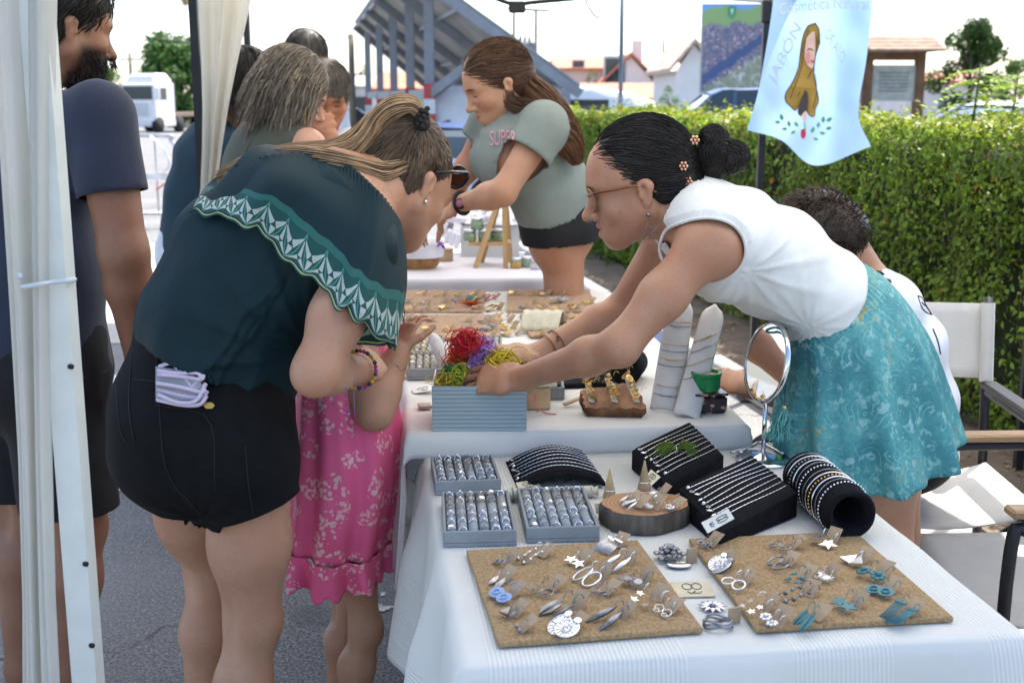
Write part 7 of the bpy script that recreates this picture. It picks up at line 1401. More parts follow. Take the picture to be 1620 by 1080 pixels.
def woman_tank():
    Yb = 4.85; rt = root('person', 'dark-haired woman in dark blue tank top and white trousers behind the tied white curtain', 'person', (A(305, 500, Yb)[0], Yb, 0))
    f = nrm(V3(.8, .6, 0)); J = standing((A(300, 500, Yb)[0], Yb), 1.60, f, .95, 1.0, (.12, .02, 0)); hd = Head(A(392, 135, 4.8), (.8, .5, -.35), (.3, .2, 1), 1.06)
    J['nb'] = A(368, 185, 4.85); J['ub'] = A(345, 215, 4.85); J['che'] = A(328, 255, 4.85); J['wai'] = A(312, 310, 4.85); J['shR'] = A(375, 235, 4.68); J['elR'] = A(372, 320, 4.7); J['wrR'] = A(430, 350, 4.75); J['shL'] = A(316, 220, 4.98); J['elL'] = A(320, 300, 5.05); J['wrL'] = A(380, 340, 4.9)
    q = J['q']; J['T'] = [ec(J['pel'] - V3(0, 0, .04), J['wai'], (.165 * q, .125 * q), (.13 * q, .10 * q), J['r'], .05), ec(J['wai'], J['che'], (.13 * q, .10 * q), (.15 * q, .115 * q), J['r'], .05), ec(J['che'], J['ub'], (.15 * q, .112 * q), (.12 * q, .08 * q), J['r'], .05, cap=.7)]
    P, bx = flesh(J, hd); make_skin(rt, P, SKIN('tan', (.30, .155, .095)), .008, bx, [(hd, {})])
    shirt('tank_top', J, rt, M('petrol_jersey', (.012, .038, .055), .85, 0, .08, 9), 0, .014, -.02, -.03, .008, .004); shorts('trousers', J, rt, M('white_denim', (.7, .72, .74), .8), 1.3, .012, .009, .06)
    hm = HAIR('black', (.012, .009, .008), (.02, .014, .011), .4); bob(hd, hm, rt, 1500, cap_r=(.092, .114, .100), step=.013, target=lambda P, t: V3(0, 0, -1)[None] * (.5 + t) + .5 * np.stack([vnoise(P, 45, i) for i in range(3)], 1))
woman_tank()

def woman_chin():
    Yb = 4.85; rt = root('person', 'short grey-haired woman in pale top holding a hand to her chin', 'person', (A(512, 500, Yb)[0], Yb, 0))
    f = nrm(V3(.1, -1, 0)); J = standing((A(506, 500, Yb)[0], Yb), 1.54, f, .95, 1.05, (.02, -.05, 0)); hd = Head(A(518, 152, 4.82), (.18, -.90, -.40), (.05, -.36, 1), 1.04)
    J['elL'] = A(526, 262, 4.62); J['wrL'] = A(523, 215, 4.64); J['hdL'] = nrm(V3(-.35, .1, 1)); J['hnL'] = V3(.3, -1, .1); J['cuL'] = (.7, .8, .9, .9); J['shL'] = A(553, 228, 4.78)
    P, bx = flesh(J, hd, (.048, .042, .029)); make_skin(rt, P, SKIN('ruddy', (.42, .20, .115)), .008, bx, [(hd, dict(lash=True, blush=.3))])
    shirt('top', J, rt, M('pale_top', (.55, .56, .62), .85), .5, .013, -.05, 0, .008, .005); shorts('trousers', J, rt, M('linen', (.45, .42, .36), .85), 1.3, .012, .009, .06)
    hm = HAIR('grey', (.22, .19, .15), (.11, .095, .08), .5); bob(hd, hm, rt, 1400, cap_r=(.086, .108, .096), steps=7, step=.010)
woman_chin()
def man_back():
    Yb = 5.6; rt = root('person', 'dark-haired man standing behind the two grey-haired women', 'person', (A(484, 500, Yb)[0], Yb, 0))
    J = standing((A(482, 500, Yb)[0], Yb), 1.70, (.5, -.8, 0), 1.0, 1.08, (0, 0, 0), True); hd = Head(A(486, 98, 5.58), (.55, -.75, -.3), (.1, -.2, 1), 1.08)
    P, bx = flesh(J, hd, man=True); make_skin(rt, P, SKIN('tan', (.30, .155, .095)), .009, bx[:1], [(hd, dict(beard=(.6, .55, .5)))])
    shirt('shirt', J, rt, M('pale_blue_cotton', (.35, .42, .55), .85), .5, .014, -.05, 0, .009, .005); shorts('trousers', J, rt, M('khaki', (.22, .18, .12), .85), 1.3, .012, .009, .06)
    hm = HAIR('dark_grey', (.035, .030, .028), (.06, .055, .05), .5); bob(hd, hm, rt, 900, cap_r=(.084, .106, .096), steps=5, step=.008)
man_back()
# ------------------------------------------------------------------ goods on the tables
silver = M('silver', (.8, .8, .82), .18, 1); silver_d = M('oxidised_silver', (.34, .34, .36), .32, 1, .3, 60); gold = M('gold', (.75, .5, .18), .3, 1); turq = M('turquoise', (.05, .20, .22), .4); bluee = M('blue_enamel', (.30, .42, .62), .3); kraft = M('kraft_card', (.44, .31, .19), .85, 0, .1, 30); cream = M('cream_card', (.66, .58, .40), .8, 0, .06, 30); velvet = M('black_velvet', (.010, .010, .012), .95, 0, .2, 60, .3, 300, spec=.15); greyfoam = M('grey_foam', (.36, .38, .39), .9, 0, .08, 30, .3, 300); greybox = M('grey_felt', (.27, .285, .29), .9, 0, .06, 20, .2, 300)
cork = M('cork', (.36, .235, .115), .95, 0, .2, 90, .8, 180); nt, L, b = nodes_of(cork); x, y, z, vec = uvx(nt, 'Object'); n1 = tex(nt, 'Noise', vec, None, Scale=260, Detail=3); n2 = tex(nt, 'Voronoi', vec, 'Distance', Scale=190); c = mixc(nt, n1.ss(.35, .65), (.42, .285, .145), (.29, .185, .085)); c = mixc(nt, n2.lt(.22) * .5, c, (.17, .10, .05)); setcol(cork, c)
cork2 = M('cork_pink', (.45, .29, .185), .95, 0, .16, 90, .8, 180)
def board(label, px, z, mat, th=.008):
    C = [G(u, v, z) for u, v in px]; ctr = sum(C) / 4; bot = C[2] - C[1]; a = math.atan2(bot[1], bot[0]); w = (np.linalg.norm(C[2] - C[1]) + np.linalg.norm(C[3] - C[0])) / 2; d = (np.linalg.norm(C[0] - C[1]) + np.linalg.norm(C[3] - C[2])) / 2
    r = root('cork_board', label, 'cork board', (ctr[0], ctr[1], z), local=True, rot=(0, 0, a)); g = GB(); g.box((0, 0, th / 2 + .0015), (w, d, th), 0, None, .0015); g.build('cork_sheet', mat, r); return ctr, a, z + th + .002
# --- earring shapes (local: lie along +y, about flat)
def disc(g, r, c=(0, 0, 0), n=16, t=.0012, sy=1): g.prism([(r * math.cos(a), r * sy * math.sin(a)) for a in np.linspace(0, 2 * math.pi, n, endpoint=False)], c[2], c[2] + t, None, (c[0], c[1], 0))
def star(g, r, k=5, ri=.45, c=(0, 0, 0), t=.0014): g.prism([(c[0] + r * (1 if i % 2 == 0 else ri) * math.sin(i * math.pi / k), c[1] + r * (1 if i % 2 == 0 else ri) * math.cos(i * math.pi / k)) for i in range(2 * k)], c[2], c[2] + t)
def ring_flat(g, r, w, c=(0, 0, 0), sy=1.0): g.tube([(c[0] + r * math.cos(a), c[1] + r * sy * math.sin(a), c[2] + w) for a in np.linspace(0, 2 * math.pi, 20, endpoint=False)], w, 6, True)
def e_hook(g, y): g.tube(catmull([(0, y, .003), (0, y + .006, .008), (0, y + .012, .006), (0, y + .013, .0)], 8), .0006, 4)
def mk_ear(kind):
    g = GB()
    if kind == 'leaf': g.prism([(0, -.02), (.007, -.008), (.006, .006), (0, .014), (-.006, .006), (-.007, -.008)], .001, .0024); g.tube([(0, -.018, .003), (0, .012, .004)], .0008, 4)
    elif kind == 'star': star(g, .013, 5, .42, (0, 0, .002))
    elif kind == 'small_star': star(g, .006, 5, .42, (0, -.006, .002)); star(g, .005, 5, .42, (0, .006, .003))
    elif kind == 'oval': ring_flat(g, .009, .0015, (0, 0, .001), 1.7)
    elif kind == 'filigree':
        disc(g, .017, (0, 0, .0015), 20, .0006, 1.25); ring_flat(g, .017, .0013, (0, 0, .001), 1.25)
        for i in range(14): a = i * math.pi / 7; g.tube([(.004 * math.cos(a), .005 * math.sin(a), .003), (.016 * math.cos(a), .020 * math.sin(a), .003)], .0007, 4)
        ring_flat(g, .006, .001, (0, -.004, .003)); disc(g, .006, (0, .024, .003))
    elif kind == 'sun':
        disc(g, .006, (0, 0, .003))
        for i in range(14): a = i * math.pi / 7; g.tube([(.004 * math.cos(a), .004 * math.sin(a), .003), (.014 * math.cos(a), .014 * math.sin(a), .003 + .002 * (i % 2))], [.0012, .0006], 4)
    elif kind == 'bar': g.tube(catmull([(0, -.024, .002), (.003, -.008, .005), (.002, .008, .004), (0, .018, .003)], 8), [.0006, .002, .0032, .0036, .0034, .003, .002, .001], 6)
    elif kind == 'drop': 
        for i in range(4): g.ball((.002 * (i % 2), -.018 + i * .01, .003), .0032 - .0003 * i, 7, 5)
        g.tube([(0, -.02, .003), (0, .016, .004)], .0006, 4)
    elif kind == 'hoop': ring_flat(g, .008, .0014, (0, 0, .001))
    elif kind == 'disc': disc(g, .010, (0, 0, .002)); ring_flat(g, .0045, .001, (0, 0, .003))
    elif kind == 'tri': g.prism([(-.011, -.012), (.011, -.010), (.0, .014)], .001, .006)
    elif kind == 'flower':
        for i in range(7): a = i * 2 * math.pi / 7; g.ball((.0065 * math.cos(a), .0065 * math.sin(a), .003), .0036, 6, 5, (1, 1, .5))
        g.ball((0, 0, .005), .003, 6, 5)
    elif kind == 'scroll':
        g.tube([(.004 * math.cos(t) * (1 + t * .12), .004 * math.sin(t) * (1 + t * .12) + t * .0012 - .008, .002) for t in np.linspace(0, 11, 30)], .0009, 4)
    elif kind == 'stud': g.ball((0, 0, .004), .005, 8, 6)
    elif kind == 'comb':
        for i in range(7): g.tube([(-.008 + i * .0026, -.022, .002), (-.006 + i * .002, .012, .004)], .0009, 4)
        g.box((0, .014, .004), (.016, .004, .002))
    e_hook(g, .014); return g.mesh('earring')
KINDS = ['leaf', 'star', 'small_star', 'oval', 'filigree', 'sun', 'bar', 'drop', 'hoop', 'disc', 'tri', 'flower', 'scroll', 'stud', 'comb']
EMESH = {k: mk_ear(k) for k in KINDS}; _em = {}
def emesh(k, mat):
    if (k, mat.name) not in _em: m = EMESH[k].copy(); m.materials.append(mat); _em[k, mat.name] = m
    return _em[k, mat.name]
_cg = GB(); _cg.box((0, 0, .0), (.022, .030, .0008)); CARD = _cg.mesh('card'); CARD.materials.append(kraft); _pg = GB(); _pg.tube([(0, 0, .0), (.001, .001, .022)], .0004, 4); PIN = _pg.mesh('pin'); PIN.materials.append(silver_d)
DESC = dict(leaf='leaf', star='star', small_star='little star', oval='open oval', filigree='filigree oval', sun='sunburst', bar='curved bar', drop='beaded drop', hoop='hoop', disc='round disc', tri='folded triangle', flower='flower', scroll='scroll', stud='ball stud', comb='fringed comb')
def earring_pair(u, v, z, kind, mat, matname, where, sc=1.0, ang=None, card=True, group=None, base=0.):
    p = G(u, v, z); a = (RNG.uniform(-1.3, -.9) if ang is None else ang) + base
    r = root('earring_pair', '%s %s earrings pinned %s' % (matname, DESC[kind], where), 'earrings', p, group, True, (0, 0, a))
    sc *= .9
    for s in (-1, 1):
        o = bpy.data.objects.new('earring', emesh(kind, mat)); COL.objects.link(o); o.parent = r; o.location = (s * .0085 * sc, -.012 * sc + RNG.uniform(-.004, .004), .003 + RNG.uniform(0, .004)); o.rotation_euler = (RNG.uniform(.1, .45), RNG.uniform(-.25, .25), RNG.uniform(-.25, .25)); o.scale = (sc,) * 3
    if card: o = bpy.data.objects.new('card', CARD); COL.objects.link(o); o.parent = r; o.location = (0, .014 * sc, .010); o.rotation_euler = (RNG.uniform(.5, .9), 0, RNG.uniform(-.2, .2)); o.scale = (1, 1, 1)
    o = bpy.data.objects.new('pin', PIN); COL.objects.link(o); o.parent = r; o.location = (RNG.uniform(-.004, .004), .006, 0); o.rotation_euler = (RNG.uniform(-.4, .4), RNG.uniform(-.4, .4), 0); return r
B1 = board('cork board of silver earrings next to the grey ring trays', [(737, 880), (790, 1027), (1112, 1003), (1007, 860)], Z1, cork); B2 = board('cork board of silver and turquoise earrings next to the bracelet roll', [(1087, 862), (1200, 1003), (1512, 985), (1347, 846)], Z1, cork)
S, O, T_, BL = ('silver', silver), ('dark silver', silver_d), ('turquoise', turq), ('pale blue', bluee)
for u, v, k, (mn, m), sc in [(800, 892, 'flower', O, .8), (850, 882, 'drop', S, 1.25), (915, 892, 'star', S, 1.0), (972, 866, 'comb', S, 1.1), (985, 894, 'bar', S, 1.3), (795, 920, 'leaf', S, .85), (868, 936, 'scroll', O, 1.3), (942, 916, 'oval', S, 1.25), (1012, 922, 'sun', O, 1.2), (803, 945, 'disc', BL, 1.3), (955, 940, 'hoop', O, .9), (1030, 952, 'small_star', S, 1.5), (900, 965, 'leaf', O, 1.5), (975, 978, 'bar', O, 1.4), (1055, 970, 'scroll', S, 1.0), (812, 974, 'tri', O, .75), (826, 998, 'stud', O, .7), (902, 995, 'filigree', S, .95)]:
    earring_pair(u, v, B1[2], k, m, mn, 'to the cork board next to the ring trays', sc, base=B1[1])
for u, v, k, (mn, m), sc in [(1122, 864, 'flower', O, .85), (1247, 868, 'scroll', O, 1.3), (1240, 895, 'oval', O, 1.1), (1308, 860, 'star', S, 1.35), (1145, 897, 'filigree', S, .85), (1358, 890, 'tri', S, 1.1), (1170, 926, 'hoop', S, 1.3), (1268, 918, 'small_star', T_, 1.2), (1308, 916, 'sun', S, .9), (1388, 912, 'flower', T_, 1.35), (1268, 944, 'drop', O, 1.4), (1400, 938, 'disc', T_, 1.3), (1202, 966, 'small_star', S, 1.3), (1345, 962, 'star', T_, 1.25), (1226, 985, 'flower', S, 1.0), (1285, 982, 'leaf', T_, 1.2), (1432, 974, 'comb', T_, 1.3)]:
    earring_pair(u, v, B2[2], k, m, mn, 'to the cork board next to the bracelet roll', sc, base=B2[1])
# --- ring trays
def mk_ring(i):
    g = GB(); g.tube([(.0085 * math.cos(a), 0, .0085 * math.sin(a)) for a in np.linspace(0, 2 * math.pi, 14, endpoint=False)], .0013 + .0004 * (i % 3), 5, True); z = .009
    if i == 0: g.box((0, 0, z), (.007, .012, .002), 0, None, .0006)
    elif i == 1: g.ball((0, 0, z + .001), .0042, 7, 5)
    elif i == 2: star(g, .007, 5, .45, (0, 0, z))
    elif i == 3: g.tube([(-.004, -.006, z), (0, 0, z + .002), (.004, .006, z)], .0017, 5); g.tube([(.004, -.006, z), (0, 0, z + .002), (-.004, .006, z)], .0017, 5)
    elif i == 4: disc(g, .0065, (0, 0, z), 12, .0018)
    elif i == 5: g.prism([(0, -.009), (.004, 0), (0, .009), (-.004, 0)], z, z + .0016)
    elif i == 6: g.tube([(0, -.005, z), (0, .005, z)], .0028, 6)
    return g.mesh('ring')
RM = []
for i in range(7):
    for m in (silver, silver_d, gold): me = mk_ring(i); me.materials.append(m); RM.append(me)
def ring_tray(label, px, z, golden=False, hgt=.026, rows=6, per=6, tilt=0., ringlabel='silver ring'):
    C = [G(u, v, z) for u, v in px]; ctr = sum(C) / 4; bt = C[2] - C[1]; a = math.atan2(bt[1], bt[0]); w = np.linalg.norm(bt); d = np.linalg.norm(C[0] - C[1])
    r = root('ring_tray', label, 'ring tray', (ctr[0], ctr[1], z + .001), local=True, rot=(tilt, 0, a)); t = .005; g = GB(); g.box((0, 0, .003), (w, d, .006)); g.build('base', greybox, r)
    for sx, sy, bw, bd in ((0, -1, w, t), (0, 1, w, t), (-1, 0, t, d - 2 * t), (1, 0, t, d - 2 * t)): g = GB(); g.box((sx * (w - t) / 2, sy * (d - t) / 2, .006 + (hgt - .006) / 2), (bw, bd, hgt - .006), 0, None, .0012); g.build('side_wall', greybox, r)
    rw = (w - 2 * t) / rows
    for i in range(rows): g = GB(); x = -w / 2 + t + rw * (i + .5); g.tube([(x, -d / 2 + t + .001, .0155), (x, d / 2 - t - .001, .0155)], rw * .47, 10); g.build('foam_roll', greyfoam, r)
    mw = Matrix.Translation((ctr[0], ctr[1], z + .001)) @ Matrix.Rotation(a, 4, 'Z') @ Matrix.Rotation(tilt, 4, 'X')
    for i in range(rows):
        for j in range(per):
            if RNG.random() < .1: continue
            x = -w / 2 + t + rw * (i + .5); y = -d / 2 + .014 + (d - .028) * j / (per - 1) + RNG.uniform(-.003, .003)
            o = bpy.data.objects.new('ring', RM[RNG.integers(7) * 3 + (2 if golden else (0 if RNG.random() < .72 else 1))]); COL.objects.link(o)
            loc = mw @ Vector((x, y, .0185 + rw * .25)); o.location = loc; o.scale = (.7,) * 3; o.rotation_euler = (tilt + RNG.uniform(-.5, .3), RNG.uniform(-.15, .15), a + math.pi / 2 * 0 + RNG.uniform(-.3, .3)); tag(o, ringlabel, 'ring', 'rings in ' + label)
ring_tray('grey ring tray of silver rings tucked behind the cloth roll', [(684, 742), (688, 783), (792, 779), (778, 742)], Z1, ringlabel='silver ring slotted in the grey tray behind the cloth roll')
ring_tray('grey ring tray of silver rings above the cork board corner', [(696, 800), (704, 866), (820, 863), (802, 798)], Z1, ringlabel='silver ring slotted in the grey tray above the cork board corner')
ring_tray('grey ring tray of silver rings beside the wood slice', [(815, 795), (836, 860), (952, 857), (920, 790)], Z1, ringlabel='silver ring slotted in the grey tray beside the wood slice')
ring_tray('grey tray of gold rings against the pink cork board', [(632, 545), (636, 572), (705, 572), (692, 545)], Z2, True, rows=6, per=5, ringlabel='gold ring in the tray against the cork board')
ring_tray('grey tray of gold rings next to the thread box', [(640, 574), (648, 601), (712, 600), (700, 574)], Z2, True, rows=5, per=4, ringlabel='gold ring in the tray next to the thread box')
ring_tray('grey tray of gold rings half hidden behind the bright threads', [(716, 546), (722, 570), (800, 570), (786, 546)], Z2, True, rows=6, per=4, ringlabel='gold ring in the tray behind the bright threads')
# --- black pads with chains
def pad(label, px, z, rise, nch, chlabel, curve=0., tag_px=None, chain_from=.06, matc=silver, extra=None):
    """px: TL, BL, BR, TR of the cushion's top face; rise: heights at those corners"""
    C = [G(u, v, z + h) for (u, v), h in zip(px, rise)]; c = sum(C) / 4; r = root('display_pad', label, 'display pad', (c[0], c[1], z)); n, m = 22, 26; P = np.zeros((n, m, 3))
    for i in range(n):
        for j in range(m):
            s, t = i / (n - 1), j / (m - 1); P[i, j] = lerp(lerp(C[1], C[2], s), lerp(C[0], C[3], s), t); e = min(s, 1 - s, t, 1 - t); P[i, j, 2] += curve * math.sin(math.pi * s) - .006 * max(0, 1 - e / .05) ** 2 + .004 * math.sin(math.pi * s) * math.sin(math.pi * t)
    top = P; edge = [P[i, 0] for i in range(n)] + [P[-1, j] for j in range(1, m)] + [P[i, -1] for i in range(n - 2, -1, -1)] + [P[0, j] for j in range(m - 2, 0, -1)]
    g = GB(); g.grid(top); k = len(edge); bot = [V3(e[0], e[1], max(z + .002, e[2] - .045) if curve == 0 else max(z + .002, e[2] - .008)) for e in edge]; g.add(edge + bot, [(i, k + i, k + (i + 1) % k, (i + 1) % k) for i in range(k)] + [tuple(range(2 * k - 1, k - 1, -1))]); g.build('cushion', velvet, r)
    f = lambda s, t: P[int(round(s * (n - 1))), int(round(t * (m - 1)))]
    for q in range(nch):
        t = .10 + .80 * (q + .5) / nch; g = GB(); pts = []
        for s in np.linspace(chain_from + RNG.uniform(0, .05), .99, 40): 
            i = min(n - 2, int(s * (n - 1))); fr = s * (n - 1) - i; tt = np.clip(t + .012 * math.sin(s * 6 + q), 0, 1) * (m - 1); j = min(m - 2, int(tt)); fj = tt - j
            pts.append(lerp(lerp(P[i, j], P[i + 1, j], fr), lerp(P[i, j + 1], P[i + 1, j + 1], fr), fj) + V3(0, 0, .0016))
        rr = [.0011 if k % 2 else .0005 for k in range(40)]; ro = root('necklace', chlabel, 'necklace', pts[0], 'chains on ' + label); g.tube(pts, rr, 5); g.build('chain', matc, ro); g = GB(); d = nrm(pts[0] - pts[2]); kd = q % 4; c0 = pts[0] + d * .006 + V3(0, 0, .001)
        if kd == 0: g.ball(c0, .004, 8, 5)
        elif kd == 1: g.tube([c0 - d * .006, c0 + d * .002, c0 + d * .010], [.0006, .003, .0005], 6, flat=.5)
        elif kd == 2: star(g, .006, 6, .4, (0, 0, 0)); g.v = [tuple(np.array(v_) + c0) for v_ in g.v]
        else: g.tube([c0 + V3(.004 * math.cos(a), .004 * math.sin(a), 0) for a in np.linspace(0, 6.28, 10, endpoint=False)], .0008, 4, True)
        g.build('pendant', matc, ro)
    return r
def tag_card(label, px, z, rise, mat=cream, mark=True):
    C = [G(u, v, z + h) for (u, v), h in zip(px, rise)]; c = sum(C) / 4; n = nrm(np.cross(C[1] - C[0], C[3] - C[0])); n = n if n[2] > 0 else -n; r = root('price_card', label, 'price card', c); g = GB(); g.add(C + [p - n * .0012 for p in C], [(0, 1, 2, 3), (7, 6, 5, 4), (0, 4, 5, 1), (1, 5, 6, 2), (2, 6, 7, 3), (3, 7, 4, 0)]); g.build('card', mat, r)
    if mark:
        f = lambda s, t: lerp(lerp(C[1], C[2], s), lerp(C[0], C[3], s), t) + n * .0006; g = GB()
        for cx in (.38, .62): g.tube([f(cx + .12 * math.cos(a), .64 + .2 * math.sin(a)) for a in np.linspace(0, 6.28, 14, endpoint=False)], .0006, 4, True)
        g.build('printed_rings', M('ink', (.05, .045, .04), .7), r); g = GB(); g.tube(catmull([f(.35, .32), f(.45, .18), f(.55, .34), f(.48, .22), f(.65, .2), f(.7, .3)], 16), .0006, 4); g.build('printed_scrawl', MATS['ink'], r)
    return r
pad('black velvet arched pad of silver chains behind the cloth roll', [(800, 728), (818, 768), (958, 758), (925, 712)], Z1, (.004, .004, .018, .025), 7, 'fine silver chain on the arched black pad', .022)
tag_card('cream price card leaning at the arched black pad', [(816, 763), (822, 776), (856, 770), (850, 758)], Z1, (.012, .002, .002, .012))
pad('tilted black velvet pad with green ribbon near the pale cloth edge', [(1000, 708), (1055, 764), (1145, 716), (1092, 664)], Z1, (.045, .03, .045, .055), 8, 'silver chain on the tilted black pad with green ribbon')
tag_card('cream price card leaning on the pad with green ribbon', [(1030, 742), (1018, 758), (1030, 768), (1045, 754)], Z1, (.058, .05, .042, .05))
pad('big tilted black velvet pad of silver chains next to the bracelet roll', [(1075, 768), (1140, 838), (1262, 774), (1190, 716)], Z1, (.05, .034, .05, .062), 9, 'silver chain on the big black pad next to the bracelet roll')
tag_card('white price card propped against the big black pad', [(1152, 804), (1110, 826), (1120, 843), (1162, 820)], Z1, (.062, .060, .044, .046), M('white_card', (.75, .73, .66), .7))
# green ribbon bow
rb = root('ribbon_bundle', 'bundle of thin green ribbons tied on the tilted black pad', 'ribbon', G(1070, 712, Z1 + .055)); gc = G(1070, 712, Z1 + .062); pa = []
for i in range(150):
    sgn = 1 if i % 2 else -1; d = nrm(V3(sgn * .9, .2 * sgn + RNG.normal(0, .35), RNG.normal(.1, .12))); l = RNG.uniform(.025, .045); pa.append(catmull([gc + RNG.normal(0, .001, 3), gc + d * l * .5 + V3(0, 0, .008 + RNG.normal(0, .004)), gc + d * l + V3(0, 0, -.004 + RNG.normal(0, .005))], 8))
strands('ribbons', np.stack(pa), .0007, M('green_ribbon', (.14, .22, .02), .6, attr='Col'), rb); g = GB(); g.tube([gc + V3(0, .006 * math.cos(a), .006 * math.sin(a)) for a in np.linspace(0, 6.28, 12, endpoint=False)], .0012, 4, True); g.build('tie', silver, rb)
# --- bracelet roll
def bracelet_roll():
    a, b_ = G(1272, 748, Z1 + .045), G(1338, 806, Z1 + .045); d = nrm(b_ - a); b_ = a + d * .225; r = root('bracelet_roll', 'black velvet roll holding silver bracelets near the table edge', 'display roll', (a + b_) / 2 - V3(0, 0, .045)); g = GB(); R0 = .042; xx, yy, _ = frame(d)
    circ = lambda p, q, k=28: [p + (xx * math.cos(t) + yy * math.sin(t)) * q for t in np.linspace(0, 6.2832, k, endpoint=False)]
    prof = [(0, R0 * .55), (0, R0 * .9), (.006, R0), (.219, R0), (.225, R0 * .93), (.2255, R0 * .8), (.20, R0 * .55), (.12, R0 * .5)]; V = []; Fq = []
    for t, q in prof: V += circ(a + d * t, q)
    for i in range(len(prof) - 1): Fq += [(i * 28 + j, i * 28 + (j + 1) % 28, (i + 1) * 28 + (j + 1) % 28, (i + 1) * 28 + j) for j in range(28)]
    g.smooth = True; g.add(V, Fq + [tuple(range((len(prof) - 1) * 28, len(prof) * 28))]); g.build('roll', velvet, r)
    for k in range(12):
        t = .02 + .0155 * k; g = GB(); cc = circ(a + d * t + d * .004 * math.sin(k), R0 + .0022, 44); cc = [p + d * .004 * math.sin(i * .14 + k) for i, p in enumerate(cc)]; 
        if k % 3 == 2:
            for p in cc: g.ball(p, .0022, 5, 4)
        else: g.tube(cc, .0011 + .0006 * (k % 2), 4, True)
        ro = g.build('bracelet', gold if k == 8 else (silver if k % 2 else silver_d), None); tag(ro, ['thin silver chain bracelet on the black roll', 'thick silver bangle on the black roll', 'beaded dark bracelet on the black roll'][k % 3] if k != 8 else 'gold-toned bracelet among the silver ones on the black roll', 'bracelet', 'bracelets on the black roll')
        if k % 3 == 2: ro['kind'] = 'stuff'; del ro['group']
bracelet_roll()
# --- wood slice with earrings and cones
bark = M('bark', (.13, .105, .08), .95, 0, .35, 40, 1.5, 90, stretch=(1, 1, .25)); endg = M('end_grain', (.42, .24, .12), .8, 0, .2, 25)
nt, L, b = nodes_of(endg); x, y, z, vec = uvx(nt, 'Object'); rr_ = (x * x + y * y).pow(.5); n_ = tex(nt, 'Noise', vec, None, Scale=30); c = mixc(nt, ((rr_ * 900 + n_ * 9).sin()).ss(-.6, .9), (.44, .25, .125), (.31, .16, .075)); c = mixc(nt, rr_.gt(.078) * .7, c, (.20, .11, .06)); setcol(endg, c)
def log_slice(label, c, rx, ry, h, rz, tilt=0, name='wood_slice'):
    r = root(name, label, 'wood slice', c, local=True, rot=(tilt, 0, rz)); g = GB(); k = 40; V = []
    for z_, s in ((0, .97), (.004, 1), (h - .004, 1), (h, .97)):
        for i in range(k): a = i * 2 * math.pi / k; w = 1 + .04 * math.sin(3 * a + 1) + .025 * math.sin(7 * a) + .01 * math.sin(23 * a); V.append((rx * s * w * math.cos(a), ry * s * w * math.sin(a), z_))
    g.smooth = True; g.add(V, [(l * k + i, l * k + (i + 1) % k, (l + 1) * k + (i + 1) % k, (l + 1) * k + i) for l in range(3) for i in range(k)] + [tuple(range(k - 1, -1, -1))]); g.build('bark', bark, r); g = GB(); g.add([(x_ * .985, y_ * .985, h + .0004) for x_, y_, _ in V[3 * k:]], [tuple(range(k))]); g.build('cut_face', endg, r); return r
ws = G(1022, 838, Z1); ws = G(1020, 826, Z1) ; log_slice('bark-edged wood slice with earrings and two ring cones', ws, .078, .062, .034, .2)
for i, (u, v, k) in enumerate(((995, 795, 'leaf'), (1008, 802, 'bar'), (1042, 786, 'sun'), (1034, 804, 'disc'), (1064, 806, 'flower'))): earring_pair(u, v, Z1 + .037, k, silver, 'silver', 'on the wood slice', .75)
woodc = M('pale_wood', (.50, .34, .18), .6, 0, .2, 20, .2, 60)
for u, v in ((964, 786), (1019, 774)):
    p = G(u, v, Z1 + (.035 if u > 1000 else .001)); r = root('ring_cone', ['wooden ring cone standing beside the wood slice', 'wooden ring cone standing on the wood slice'][u > 1000], 'ring cone', p); g = GB(); g.lathe(p, [(.012, 0), (.012, .002), (.0015, .052), (.0004, .054)], 16); g.build('cone', woodc, r); g = GB(); g.tube([p + V3(.009 * math.cos(a), .009 * math.sin(a), .014) for a in np.linspace(0, 6.28, 14, endpoint=False)], .0013, 5, True); g.build('cone_ring', silver, r)
tag_card('cream price card propped on the wood slice edge', [(940, 796), (943, 812), (988, 810), (984, 796)], Z1, (.028, .012, .012, .028))
# --- loose pieces between the boards
p = G(1058, 884, Z1); r = root('brooch', 'silver leafy rose brooch between the cork boards', 'brooch', p); g = GB()
for i in range(22): a = i * 2.4; q = .003 + .0012 * i; g.ball(p + V3(q * math.cos(a) * .8, q * math.sin(a) * .8, .022 - .0007 * i), .006, 7, 5, (1, 1, .55))
tag(g.build('petals', silver_d, r), kind='stuff'); g = GB(); g.cyl(p, p + V3(0, 0, .012), .011, .009, 12); g.build('base', silver, r)
p = G(1074, 896, Z1); r = root('pendant', 'engraved oval silver pendant with card between the cork boards', 'pendant', p); g = GB(); g.ball(p + V3(0, 0, .004), .016, 18, 8, (1.25, .85, .22)); g.build('oval_plate', silver, r); g = GB(); g.box(p + V3(.022, .016, .012), (.018, .003, .024), .4); g.build('card', kraft, r)
tag_card('cream card printed with two rings between the cork boards', [(1060, 920), (1068, 944), (1132, 942), (1122, 918)], Z1, (.002, .002, .003, .003))
p = G(1127, 962, Z1); r = root('flower_pin', 'bright silver daisy pin between the cork boards', 'brooch', p); g = GB()
for i in range(11): a = i * 2 * math.pi / 11; d = V3(math.cos(a), math.sin(a), 0); g.tube([p + d * .004 + V3(0, 0, .004), p + d * .012 + V3(0, 0, .005), p + d * .021 + V3(0, 0, .003)], [.001, .004, .0006], 6, flat=.4)
g.build('petals', silver, r); g = GB(); g.ball(p + V3(0, 0, .005), .004, 8, 5); g.build('centre', silver_d, r)
p = G(1136, 992, Z1); r = root('cuff', 'silver twisted cuff with card between the cork boards', 'bracelet', p); g = GB()
